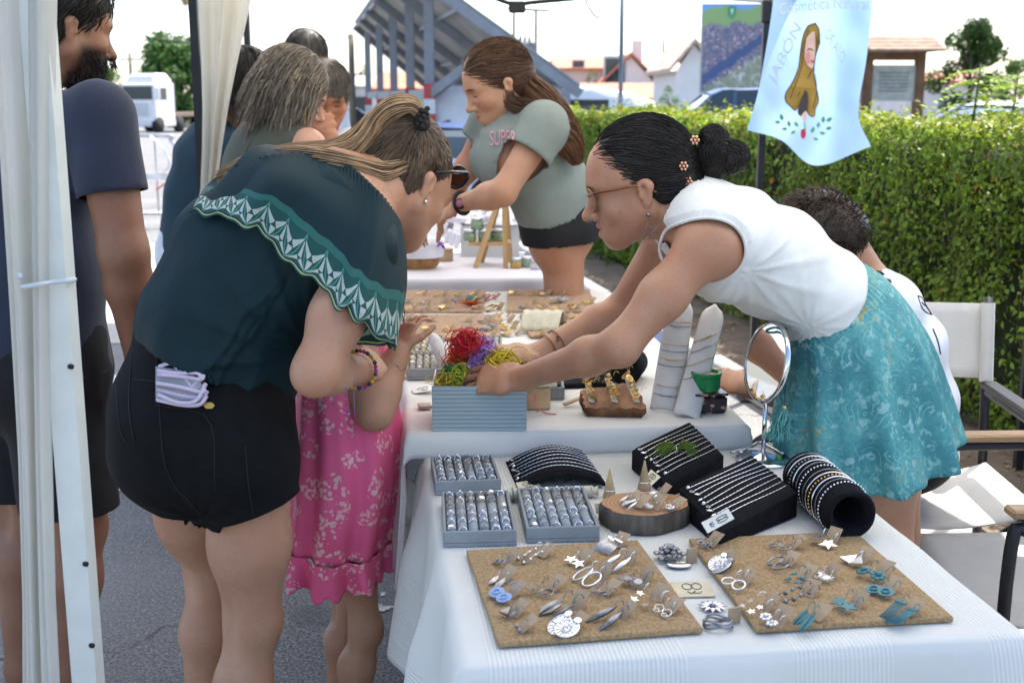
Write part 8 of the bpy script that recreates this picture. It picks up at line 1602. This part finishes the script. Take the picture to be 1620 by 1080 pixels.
for k in range(3): g.tube([p + V3(.020 * math.cos(a), .014 * math.sin(a), .004 + .004 * k + .002 * math.sin(3 * a + k)) for a in np.linspace(.5, 6.0, 22)], .0018, 6)
g.build('band', silver_d, r); g = GB(); g.box(p + V3(.024, .012, .012), (.02, .003, .024), .5); g.build('card', kraft, r)
# --- printed cloth roll
a, b_ = G(752, 786, Z1 + .012), G(945, 776, Z1 + .012); r = root('cloth_roll', 'tied beige cloth roll with printed motifs holding rings', 'cloth roll', (a + b_) / 2 - V3(0, 0, .012)); pts = catmull([a, lerp(a, b_, .05), lerp(a, b_, .12), lerp(a, b_, .5) + V3(0, 0, .001), lerp(a, b_, .9), lerp(a, b_, .95), b_], 24); rad = np.interp(np.linspace(0, 1, 24), [0, .05, .09, .16, .88, .93, .96, 1], [.010, .008, .005, .0105, .0105, .005, .008, .010]); clo = M('beige_linen', (.60, .56, .42), .9, 0, .08, 40, .4, 300); g = GB(); g.tube(pts, list(rad), 12); g.build('roll', clo, r); d = nrm(b_ - a); x_, y_, _ = frame(d)
for k in range(6): c = lerp(a, b_, .30 + .11 * k); g = GB(); g.tube([c + (x_ * math.cos(t) + y_ * math.sin(t)) * .0112 for t in np.linspace(0, 6.28, 18, endpoint=False)], .003 if k % 2 == 0 else .0015, 4, True, flat=.35); g.build('printed_band', M('grey_print', (.24, .25, .26), .8), r)
# --- mirror
def mirror():
    c = A(1207, 563, 2.24); base = G(1207, 728, Z1); c[0] = base[0]; c[1] = base[1] ; c[2] = CAM_H - (563 - 152) / 1900 * (c[1] * 1.03); r = root('mirror', 'round tabletop mirror on a chrome stand by the teal skirt', 'mirror', base); chrome = M('chrome', (.75, .75, .77), .1, 1); g = GB(); g.lathe(base, [(.055, 0), (.055, .004), (.02, .008), (.006, .014)], 24); g.cyl(base + V3(0, 0, .01), V3(c[0], c[1], c[2] - .075), .0045, .0045, 10); g.build('stand', chrome, r)
    n = nrm(V3(-.93, -.32, .20)); x, y, _ = frame(n); Rm = np.stack([x, y, n], 1); g = GB(); g.lathe(c, [(.074, -.006), (.080, -.006), (.082, 0), (.080, .006), (.075, .006)], 40, Rm, cap=False, sx=.92); g.build('rim', chrome, r)
    g = GB(); g.prism([(.0758 * .92 * math.cos(t), .0758 * math.sin(t)) for t in np.linspace(0, 6.2832, 40, endpoint=False)], -.003, .004, Rm, c); g.build('mirror_glass', M('mirror_glass', (.92, .93, .94), .02, 1, 0), r)
mirror()
# --- pliers and tools
steel = M('steel_tool', (.6, .6, .62), .25, 1); p0 = G(1180, 716, Z1 + .008); r = root('pliers', 'silver jewellery pliers lying beyond the big black pad', 'pliers', p0); g = GB(); q = [G(1156, 716, Z1 + .008), G(1178, 711, Z1 + .012), G(1205, 712, Z1 + .012), G(1236, 722, Z1 + .008)]; g.tube(catmull(q, 12), .0035, 6); g.build('handle', steel, r); g = GB(); g.tube(catmull([G(1170, 716, Z1 + .01), G(1190, 706, Z1 + .014), G(1200, 700, Z1 + .012), G(1212, 704, Z1 + .012), G(1240, 718, Z1 + .008)], 14), .0035, 6); g.build('handle', steel, r)
p0 = G(1215, 724, Z1 + .004); r = root('marker', 'blue and white tube lying by the pliers', 'tube', p0); g = GB(); g.cyl(G(1190, 719, Z1 + .008), G(1228, 724, Z1 + .008), .007, .007, 12); g.build('barrel', M('tube_blue', (.25, .45, .68), .4), r); g = GB(); g.cyl(G(1228, 724, Z1 + .008), G(1236, 725, Z1 + .008), .0075, .0075, 12); g.build('cap', M('tube_green', (.08, .3, .08), .4), r)

# ------------------------------------------------------------------ second table
for i, px in enumerate(([(634, 463), (632, 496), (777, 496), (757, 463)], [(632, 502), (630, 540), (803, 540), (782, 502)], [(793, 463), (813, 495), (953, 495), (925, 462)], [(818, 501), (842, 536), (975, 534), (957, 500)])):
    Bd = board(['far cork board of gold earrings with a blue tuft', 'cork board of gold earrings behind the gold ring trays', 'far cork board of gold earrings next to the folding chair', 'cork board of gold earrings beside the striped linen roll'][i], px, Z2, cork2); P4 = np.array(px, float); wh = ['far board with the blue tuft', 'board behind the gold trays', 'far board next to the folding chair', 'board beside the linen roll'][i]
    for k in range(15):
        if RNG.random() < .12: continue
        s, t = ((k % 5) + .5 + RNG.uniform(-.25, .25)) / 5, ((k // 5) + .5 + RNG.uniform(-.2, .2)) / 3; q = lerp(lerp(P4[1], P4[2], s), lerp(P4[0], P4[3], s), t); kd = KINDS[RNG.integers(len(KINDS))]; mt = [(gold, 'gold'), (gold, 'gold'), (gold, 'gold'), (silver_d, 'dark silver')][RNG.integers(4)]
        earring_pair(q[0], q[1], Bd[2], kd, mt[0], mt[1], 'to the ' + wh, RNG.uniform(.75, 1.1), group='earrings on ' + wh, base=Bd[1])
for i, (u, v, k) in enumerate(((778, 474, 'oval'), (784, 490, 'comb'), (798, 500, 'scroll'), (800, 510, 'star'), (806, 520, 'flower'), (812, 530, 'leaf'))): earring_pair(u, v, Z2 + .002, k, gold if i else M('red_enamel', (.4, .05, .04), .4), 'gold' if i else 'red', 'to the white strip between the cork boards', 1.5)
for u, v, cl, nm in ((748, 476, (.12, .40, .42), 'small teal feather tuft on the far cork board'), (886, 478, (.7, .70, .72), 'white feather tuft on the far cork board'), (745, 484, (.6, .10, .04), 'small red tassel on the far cork board')):
    p = G(u, v, Z2 + .012); r = root('feather_tuft', nm, 'tuft'); r.location = p; r['_w'] = [float(q) for q in p]; pa = np.stack([catmull([p, p + V3(RNG.normal(0, .012), RNG.normal(0, .008), .010), p + V3(RNG.normal(0, .022), RNG.normal(0, .012), RNG.uniform(.004, .02))], 6) for _ in range(70)]); strands('barbs', pa, .001, M('tuft_%d' % u, cl, .8, attr='Col'), r)
# thread box
def thread_box():
    c = [G(u, v, Z2) for u, v in ((684, 681), (831, 681))]; w = np.linalg.norm(c[1] - c[0]); d = .15; h = .092; a = R(1); ctr = (c[0] + c[1]) / 2 + V3(0, d / 2, 0); r = root('thread_box', 'pale blue ribbed cardboard box full of bright threads', 'box', ctr, local=True, rot=(0, 0, a)); m = M('blue_ribbed_card', (.34, .42, .44), .7, 0, .04, 10); nt, L, b = nodes_of(m); x, y, z, vec = uvx(nt, 'Object'); rib = (z * (6.2832 / .0085)).sin().ss(-.2, .6); setcol(m, mixc(nt, rib, (.27, .345, .365), (.38, .455, .475))); addbump(m, rib, .4, .002); wt = M('white_board', (.62, .58, .60), .8)
    for nm, cc, sz in (('front_panel', (0, -d / 2, h / 2), (w, .003, h)), ('back_panel', (0, d / 2, h / 2), (w, .003, h)), ('side_panel', (-w / 2, 0, h / 2), (.003, d - .004, h)), ('side_panel', (w / 2, 0, h / 2), (.003, d - .004, h)), ('base', (0, 0, .0025), (w - .004, d - .004, .003))): g = GB(); g.box(cc, sz); g.build(nm, m if nm != 'side_panel' else wt, r)
    # skeins of thread heaped in the box
    def skein(u, v, Y, col, name, n, rad, z0=0, loops=True, lab=None):
        p = A(u, v, Y); ro = root('thread_skein', lab, 'thread', p, None); pa = []
        for _ in range(n):
            ax1 = nrm(RNG.normal(0, 1, 3)); ax2 = nrm(np.cross(ax1, RNG.normal(0, 1, 3))); q = p + RNG.normal(0, rad * .3, 3) * V3(1.1, .8, .8); t = np.linspace(RNG.uniform(0, 6), RNG.uniform(6.5, 11), 14); rr = rad * RNG.uniform(.25, .75)
            pa.append(q + (np.cos(t)[:, None] * ax1 + np.sin(t)[:, None] * ax2) * rr + np.linspace(0, 1, 14)[:, None] * RNG.normal(0, rad * .3, 3))
        strands('thread', np.stack(pa), .0013, M('thread_' + name, col, .7, attr='Col'), ro)
    Y0 = 2.42
    for u, v, col, nm, n, rad, lab in ((738, 540, (.75, .03, .04), 'red', 90, .030, 'crimson thread skein on top of the box'), (728, 562, (.90, .13, .03), 'scarlet', 90, .028, 'orange-red thread skein in the box'), (718, 574, (.95, .2, .05), 'coral', 50, .018, 'small coral thread tuft in the box'), (760, 552, (.55, .28, .75), 'violet', 90, .026, 'violet thread skein on top of the box'), (755, 575, (.6, .35, .8), 'lilac', 60, .02, 'lilac thread loop hanging over the box'), (792, 572, (.85, .68, .05), 'yellow', 90, .03, 'yellow thread skein beside the hand'), (728, 595, (.65, .75, .06), 'lime', 80, .028, 'lime thread skein at the box front'), (706, 606, (.8, .65, .08), 'mustard', 60, .026, 'mustard threads spilling at the box corner'), (735, 612, (.015, .015, .02), 'black', 90, .03, 'black thread skein inside the box'), (775, 612, (.02, .02, .025), 'black', 80, .028, 'second black thread skein under the hand'), (800, 608, (.5, .5, .05), 'yellow2', 60, .025, 'dull yellow thread skein in the box corner'), (712, 590, (.10, .35, .12), 'green', 50, .02, 'green thread skein in the box')): skein(u, v, Y0 + RNG.uniform(-.03, .03), col, nm, n, rad, lab=lab)
thread_box()
# linen roll, block, cards, sticks
a, b_ = G(838, 516, Z2 + .03), G(872, 528, Z2 + .03); r = root('linen_roll', 'striped cream linen roll on the gold jewellery table', 'linen roll', G(850, 530, Z2)); g = GB(); P = np.zeros((14, 16, 3)); c0 = G(850, 532, Z2)
for i in range(14):
    for j in range(16): t = i / 13; P[i, j] = c0 + V3(-.05 + .11 * j / 15 + .03 * t, .03 + .10 * t, .008 + .05 * math.sin(math.pi * t) + (.003 if j % 4 < 2 else 0))
g.grid(P); solid(g.build('linen', M('beige_linen', (.60, .56, .42)), r), .004)
p = G(858, 650, Z2); r = root('wood_block', 'small pale wood block wound with pink thread beside the thread box', 'wood block', p); g = GB(); g.box(p + V3(-.012, .03, .026), (.055, .05, .05), .1, None, .003); g.build('block', woodc, r); g = GB(); g.box(p + V3(-.01, .03, .056), (.075, .06, .006), .15); g.build('card', cream, r); g = GB(); g.tube(catmull([G(832, 622, Z2 + .055), G(848, 640, Z2 + .03), G(860, 652, Z2 + .004), G(880, 655, Z2 + .003)], 16), .0014, 5); g.tube(catmull([G(850, 620, Z2 + .06), G(846, 640, Z2 + .03), G(850, 652, Z2 + .01)], 12), .0012, 5); g.build('thread', M('coral_thread', (.65, .2, .15), .7), r)
p = [G(u, v, Z2) for u, v in ((838, 616), (838, 634), (892, 634), (886, 612))]; ctr = sum(p) / 4; r = root('open_tray', 'empty grey felt tray behind the wood block', 'tray', (ctr[0], ctr[1], Z2 + .001), local=True); w_, d_ = .075, .10
for cc, sz in (((0, 0, .003), (w_, d_, .005)), ((0, -d_ / 2, .014), (w_, .005, .027)), ((0, d_ / 2, .014), (w_, .005, .027)), ((-w_ / 2, 0, .014), (.005, d_, .027)), ((w_ / 2, 0, .014), (.005, d_, .027))): g = GB(); g.box(cc, sz); g.build('wall', greybox, r)
a, b_ = G(892, 640, Z2 + .006), G(926, 626, Z2 + .02); r = root('wooden_stick', 'flat pale stick leaning on the split log stand', 'stick', a); g = GB(); g.bar(a, b_, .012, .004); g.build('stick', woodc, r)
tag_card('white printed card lying by the gold ring trays', [(650, 616), (655, 622), (688, 616), (684, 608)], Z2, (.003, .002, .012, .012), M('white_card', (.75, .73, .66)))
r = root('paper_tag', 'small pinkish paper tag lying against the thread box', 'tag', G(672, 646, Z2)); g = GB(); g.box(G(672, 646, Z2) + V3(0, 0, .006), (.028, .03, .006), .2); g.build('tag', M('pink_card', (.48, .36, .32), .8), r)
g = GB(); p = G(700, 600, Z2); r = root('wrapped_bundle', 'small white wrapped bundle standing behind the thread box', 'bundle', p); g.tube(catmull([p + V3(.0, .04, 0), p + V3(-.005, .04, .05), p + V3(-.02, .05, .085), p + V3(-.03, .05, .10)], 14), [.012, .014, .015, .015, .016, .017, .017, .016, .015, .014, .012, .010, .008, .005], 10); g.build('wrap', M('white_gauze', (.66, .62, .58), .9, 0, .1, 50, .5, 120), r)
# split log with gold earrings
def split_log():
    C = [G(918, 618, Z2 + .045), G(925, 645, Z2 + .020), G(1022, 646, Z2 + .022), G(1000, 604, Z2 + .058)]; c = sum(C) / 4; r = root('log_stand', 'split log stand with rows of gold earrings on card strips', 'log stand', (c[0], c[1], Z2)); g = GB(); n, m = 16, 12; P = np.zeros((n, m, 3))
    for i in range(n):
        for j in range(m): s, t = i / (n - 1), j / (m - 1); P[i, j] = lerp(lerp(C[1], C[2], s), lerp(C[0], C[3], s), t) + V3(.003 * math.sin(j * 2), 0, .005 * math.sin(math.pi * t) + .002 * math.sin(i * 1.7))
    g.grid(P); g.build('cut_face', M('fresh_wood', (.40, .20, .10), .75, 0, .25, 18, .4, 60), r); ed = [P[i, 0] for i in range(n)] + [P[-1, j] for j in range(1, m)] + [P[i, -1] for i in range(n - 2, -1, -1)] + [P[0, j] for j in range(m - 2, 0, -1)]; k = len(ed); bt = [V3(lerp(e, c, .12)[0], lerp(e, c, .12)[1], Z2 + .001) for e in ed]; mid = [lerp(e, b_, .5) + nrm((e - c) * V3(1, 1, 0)) * .006 for e, b_ in zip(ed, bt)]; g = GB(); g.smooth = True; g.add(ed + mid + bt, [(l * k + i, (l + 1) * k + i, (l + 1) * k + (i + 1) % k, l * k + (i + 1) % k) for l in range(2) for i in range(k)]); g.build('bark', M('brown_bark', (.17, .075, .03), .8, 0, .4, 30, 1, 60), r)
    f = lambda s, t: lerp(lerp(C[1], C[2], s), lerp(C[0], C[3], s), t)
    for s in (.12, .5, .86):
        a_, b2_ = f(s, .05), f(s, .95); g = GB(); w = .012; q = [f(s - .05, .05) + V3(0, 0, .012), f(s + .05, .05) + V3(0, 0, .010), f(s + .05, .95) + V3(0, 0, .020), f(s - .05, .95) + V3(0, 0, .022)]; g.add(q, [(0, 1, 2, 3)]); o = g.build('card_strip', cream, r); solid(o, .001)
        for j in range(6):
            t = .1 + .15 * j; p = f(s, t) + V3(0, 0, .020 + .008 * t); o = bpy.data.objects.new('earring_stud', emesh(['disc', 'leaf', 'flower', 'hoop', 'stud', 'star'][(j + int(s * 10)) % 6], gold)); COL.objects.link(o); o.location = p; o.rotation_euler = (RNG.uniform(.2, .9), RNG.uniform(-.4, .4), RNG.uniform(0, 6)); tag(o, 'small gold earring on the card strips of the log stand', 'earring', 'earrings on the log stand')
split_log()
lp = G(985, 612, Z2); lp[1] += .08; log_slice('upright bark log with a driftwood twig star on top', lp, .045, .04, .055, 0, 0, 'wood_log'); r = root('driftwood', 'pale driftwood twigs lying on the upright log', 'driftwood', lp + V3(0, 0, .056)); tw = M('pale_wood', (.50, .34, .18))
for k in range(6): a = k * 1.05 + .3; d = V3(math.cos(a), math.sin(a), .08); q = lp + V3(0, 0, .064); g = GB(); g.tube(catmull([q - d * .012, q + d * .025 + V3(0, 0, .006), q + d * .055], 8), [.005, .006, .006, .005, .005, .004, .003, .002], 6); g.build('twig', tw, r)
# black roll and black pad half hidden under the arms
r = root('display_roll', 'black velvet cylinder lying behind the upright log', 'display roll', G(1010, 590, Z2)); g = GB(); a = G(1000, 596, Z2 + .034); g.tube([a + V3(-.01, .05, 0), a + V3(.02, .16, 0)], .034, 20); g.build('roll', velvet, r)
r = root('display_pad', 'flat black pad lying under the forearm on the gold table', 'display pad', G(910, 606, Z2)); g = GB(); g.box(G(915, 604, Z2 + .006), (.14, .08, .012), .2, None, .003); g.build('pad', velvet, r)
r = root('display_roll', 'small black velvet roll beside the white feather stands', 'display roll', G(1062, 600, Z2)); g = GB(); a = G(1068, 606, Z2); g.box(a + V3(.0, .02, .05), (.045, .045, .10), .2, None, .01); g.build('block', velvet, r)
# two tall white stands
def tall_stand(label, base_px, tip_px, w, Yt, chains, lean=.0):
    b0 = G(*base_px, Z2); t0 = A(*tip_px, Yt); r = root('necklace_stand', label, 'necklace stand', b0); ax = t0 - b0; L_ = np.linalg.norm(ax); d = nrm(ax); x = nrm(np.cross(V3(.25, 1, 0), d)); y = np.cross(d, x); n = 30; P = np.zeros((n, 13, 3))
    for i in range(n):
        t = i / (n - 1); hw = w * (1 - .10 * t) * (1 if t < .86 else math.sqrt(max(0.0, 1 - ((t - .86) / .14) ** 2)) * .985 + .015)
        for j in range(13): s = -1 + 2 * j / 12; P[i, j] = b0 + ax * t + x * s * hw - y * (.012 * (1 - s * s))
    wt = M('white_leatherette', (.62, .59, .56), .55, 0, .05, 20, .15, 200); solid(obj('stand_face', grid_mesh('stand_face', P), wt, r), .006); g = GB(); g.bar(lerp(b0, t0, .6) + V3(0, .01, 0), b0 + V3(.0, .09, .004), .03, .004); g.build('strut', wt, r)
    for q, (t, dt) in enumerate(chains):
        g = GB(); pts = []
        for j in range(24): s = -1 + 2 * j / 23; k = min(n - 1, max(0, (t + dt * (s + 1) / 2 - .03 * (1 - s * s)) * (n - 1))); i0 = min(n - 2, int(k)); p = lerp(P[i0], P[i0 + 1], k - i0); jj = (s + 1) * 6; j0 = min(11, int(jj)); pts.append(lerp(p[j0], p[j0 + 1], jj - j0) - y * .005)
        g.tube(pts, [.0011 if j % 2 else .0006 for j in range(24)] if q % 3 else [.0024 if 6 < j < 16 and j % 2 else .0007 for j in range(24)], 5); o = g.build('bracelet', [silver_d, gold][q % 2]); tag(o, ['beaded dark bracelet on the broad white stand', 'fine gold chain draped on the narrow white stand'][dt > 0], 'bracelet', 'bracelets on ' + label)
tall_stand('broad white necklace stand with beaded bracelets', (1052, 650), (1078, 474), .031, 2.62, [(.14, 0), (.22, 0), (.40, 0), (.46, 0), (.53, 0), (.59, 0), (.76, 0), (.80, 0)])
tall_stand('narrow white necklace stand with gold chains', (1085, 660), (1131, 486), .026, 2.60, [(.30, .13), (.42, .14), (.54, .15), (.64, .15)])
# green pot on flowered tin
p = G(1122, 656, Z2); p[1] += .03; r = root('flowered_tin', 'black tin with painted flowers under the green pot', 'tin', p); tm = M('flower_tin', (.015, .014, .018), .3); nt, L, b = nodes_of(tm); x, y, z, vec = uvx(nt, 'Object'); v1 = tex(nt, 'Voronoi', vec, 'Distance', Scale=75); vc = nt.nodes.new('ShaderNodeTexVoronoi'); vc.inputs['Scale'].default_value = 75; nt.links.new(vec, vc.inputs['Vector']); c = mixc(nt, v1.lt(.42) * tex(nt, 'Noise', vec, None, Scale=40).gt(.48), (.015, .014, .018), (.50, .22, .20)); c = mixc(nt, v1.lt(.2), c, (.7, .55, .4)); setcol(tm, c); g = GB(); g.box(p + V3(0, 0, .020), (.072, .06, .038), .15, None, .006); g.build('body', tm, r); g = GB(); g.box(p + V3(0, 0, .0425), (.074, .062, .006), .15, None, .002); g.build('lid', tm, r)
p2 = p + V3(-.004, 0, .047); r = root('green_pot', 'ribbed translucent green pot on the flowered tin', 'pot', p2); g = GB(); g.lathe(p2, [(.026, 0), (.030, .004), (.031, .030), (.033, .034), (.033, .040), (.027, .040), (.026, .012)], 24, cap=False); g.build('wall', M('green_glass', (.01, .32, .09), .2, 0, .1, 20, trans=.3), r); g = GB(); g.lathe(p2, [(.027, .008), (.027, .034)], 20); g.build('filling', cream, r)
g = GB(); p3 = G(1104, 650, Z2)
for k in range(5): q = A(1108 + k * 6, 595, 2.50); g2 = GB(); g2.tube(catmull([q, q + V3(.001, 0, -.03), q + V3(.002 * math.sin(k), 0, -.066)], 10), [.0005, .0008] * 5, 4); o = g2.build('gold_chain', gold); tag(o, 'fine gold chain hanging in front of the green pot', 'chain', 'gold chains in front of the green pot')

# ------------------------------------------------------------------ soap stall
pine = M('pine', (.55, .36, .17), .6, 0, .2, 10, .2, 40, stretch=(1, 1, .2)); lidm = M('tin_lid', (.62, .63, .65), .3, 1); glassy = M('jar_glass', (.80, .88, .86), .08, 0, 0, trans=.75, ior=1.3)
def easel(label, u0, v0, u1, v1, Y, shelf_v):
    b0, b1 = G(u0, v0, Z3), G(u1, v0, Z3); top = A((u0 + u1) / 2 + 35 * (u1 - u0) / 66, v1, b0[1] + .05); r = root('display_ladder', label, 'display stand', (b0 + b1) / 2); 
    for p, q in ((b0, top), (b1, top + V3(-.01, .0, -.02)), (b0 + V3(0.02, .16, 0), top + V3(0, .05, 0)), (b1 + V3(.02, .16, 0), top + V3(-.01, .05, -.02))): g = GB(); g.bar(p, q, .020, .014, (0, 1, 0)); g.build('rail', pine, r)
    h = top[2] - Z3
    for t in shelf_v:
        a, b_ = lerp(b0, top, t), lerp(b1, top, t); g = GB(); c = (a + b_) / 2 + V3(-.02, .07, 0); g.box(c, (np.linalg.norm(b_ - a) + .08, .14, .012)); g.build('shelf', pine, r)
    return b0, b1, top
def tin(p, r_=.026, h=.016, label='round silver balm tin on the pine ladder shelf', grp='balm tins on the ladder shelves'):
    r = root('balm_tin', label, 'tin', p, grp); g = GB(); g.lathe(p, [(r_, 0), (r_, h * .5)], 18); g.build('base', lidm, r); g = GB(); g.lathe(p + V3(0, 0, h * .5), [(r_ * 1.03, 0), (r_ * 1.03, h * .5), (r_ * .9, h * .55)], 18); g.build('lid', lidm, r)
def jar(p, col, nm, label, grp='jars of balm on the soap stall', r_=.026, h=.03):
    r = root('balm_jar', label, 'jar', p, grp); g = GB(); g.lathe(p, [(r_ * .9, 0), (r_, .003), (r_, h), (r_ * .85, h + .003)], 18); g.build('glass', M('jar_' + nm, col, .15, 0, .05, trans=.35), r); g = GB(); g.lathe(p + V3(0, 0, h + .0035), [(r_ * .95, 0), (r_ * .95, .011), (r_ * .8, .012)], 18); g.build('lid', lidm, r)
b0, b1, tp = easel('pine ladder stand of balm tins at the table front', 752, 424, 800, 280, 4.4, (.26, .72)); sh = lerp((b0 + b1) / 2, tp, .72) + V3(-.03, .05, .008); lowsh = lerp((b0 + b1) / 2, tp, .26) + V3(-.04, .05, .008)
for k in range(3): tin(sh + V3(-.02, 0, .017 * k)); tin(sh + V3(-.075, .02, .017 * k)) if k < 2 else None
for i, (dx, dy, dz) in enumerate(((-.06, 0, 0), (.0, .0, 0), (.05, .02, 0), (-.03, .01, .046))): jar(lowsh + V3(dx, dy, dz), (.35, .5, .32), 'green', 'squat jar of green balm on the lower ladder shelf')
c0, c1, tp2 = easel('second pine ladder stand of balm tins further back', 700, 372, 735, 262, 5.0, (.7,)); sh2 = lerp((c0 + c1) / 2, tp2, .7) + V3(-.02, .05, .008)
for k in range(3): tin(sh2 + V3(-.02, 0, .017 * k), label='round silver balm tin on the rear pine ladder')
for u, v, cl, nm, lb in ((816, 424, (.62, .40, .12), 'honey', 'jar of honey-coloured balm at the cloth edge'), (833, 422, (.34, .46, .36), 'sage', 'jar of sage balm at the cloth edge'), (848, 426, (.72, .76, .78), 'clear', 'clear jar at the cloth corner'), (858, 418, (.7, .74, .76), 'clear2', 'clear jar behind the cloth corner'), (838, 412, (.5, .58, .55), 'pale', 'pale jar behind the sage one')): jar(G(u, v, Z3), cl, nm, lb, r_=.022, h=.026)
# plastic crate with tulle
p = G(775, 408, Z3); p[1] += .12; r = root('plastic_crate', 'clear plastic crate with white tulle on the soap stall', 'crate', p); cm = M('clear_plastic', (.80, .82, .84), .25, 0, .03, trans=.35, ior=1.2); w_, d_, h_ = .24, .18, .13
for cc, sz in (((0, 0, .004), (w_, d_, .005)), ((0, -d_ / 2, h_ / 2), (w_, .004, h_)), ((0, d_ / 2, h_ / 2), (w_, .004, h_)), ((-w_ / 2, 0, h_ / 2), (.004, d_, h_)), ((w_ / 2, 0, h_ / 2), (.004, d_, h_))): g = GB(); g.box(p + V3(*cc), sz); g.build('side', cm, r)
tl = root('tulle_heap', 'heap of white tulle spilling from the plastic crate', 'tulle', p + V3(.05, .02, h_)); n = 26; th, ph = np.meshgrid(np.linspace(0, 2 * math.pi, 60), np.linspace(0, 1.5, n)); Pt = np.stack([np.cos(th) * np.sin(ph + .05) * .19, np.sin(th) * np.sin(ph + .05) * .12, np.cos(ph) * .075], -1); Pt *= (1 + .28 * vnoise(Pt, 22, 3) + .2 * vnoise(Pt, 50, 4))[..., None]; obj('tulle', grid_mesh('tulle', Pt + p + V3(.05, .02, h_ + .0)), M('tulle', (.80, .79, .84), .9, 0, .05, 30), tl)
# basket
p = G(662, 428, Z3); p[1] += .07; r = root('wicker_basket', 'wicker basket with white cloth lining and purple ribbon', 'basket', p); wk = M('wicker', (.48, .25, .09), .8, 0, .25, 30, 1, 40); nt, L, b = nodes_of(wk); x, y, z, vec = uvx(nt, 'Object'); addbump(wk, ((z * 700).sin() * ((x + y) * 400).sin()), .8, .004); g = GB(); g.lathe(p, [(.050, 0), (.062, .01), (.076, .045), (.080, .058), (.074, .058), (.06, .012)], 30, cap=False, sx=1.15); g.build('wicker_body', wk, r)
g = GB(); k = 40; g.lathe(p, [(.080, .046), (.083, .062), (.084, .092), (.088, .108), (.082, .106), (.07, .06)], k, cap=False, sx=1.15); g.build('lining', M('white_lining', (.74, .73, .78), .85), r)
for sx in (-1, 1): g = GB(); g.tube(catmull([p + V3(sx * .075, -.06, .09), p + V3(sx * .09, -.075, .11), p + V3(sx * .10, -.06, .09), p + V3(sx * .085, -.06, .10)], 10), [.004, .008, .010, .008, .004, .006, .010, .008, .005, .003], 6, flat=.4); g.build('ribbon', M('purple_ribbon', (.22, .05, .42), .5), r)
# soap bars with striped wrap, box
for i, (u, v) in enumerate(((708, 388), (716, 392), (724, 396), (702, 376), (712, 374))):
    p = G(u, v, Z3); p[1] += .05; r = root('soap_bar', 'striped paper-wrapped soap bar leaning in the row behind the basket', 'soap', p, 'wrapped soap bars'); g = GB(); g.box(p + V3(0, 0, .035), (.022, .075, .062), .15, np.array(Matrix.Rotation(.3, 3, 'Y')), .003); m = M('striped_wrap', (.62, .58, .66), .6); 
    if i == 0: nt, L, b = nodes_of(m); x, y, z, vec = uvx(nt, 'Object'); setcol(m, mixc(nt, ((y * 420).sin()).gt(.2), (.66, .64, .70), (.20, .19, .26)))
    g.build('wrapped_bar', m, r)
p = G(704, 414, Z3); p[1] += .04; r = root('paper_box', 'small brown paper box beside the basket', 'box', p); g = GB(); g.box(p + V3(0, 0, .022), (.06, .06, .044), .1, None, .002); g.build('body', kraft, r); g = GB(); g.box(p + V3(0, 0, .047), (.063, .063, .006), .1); g.build('lid', kraft, r)
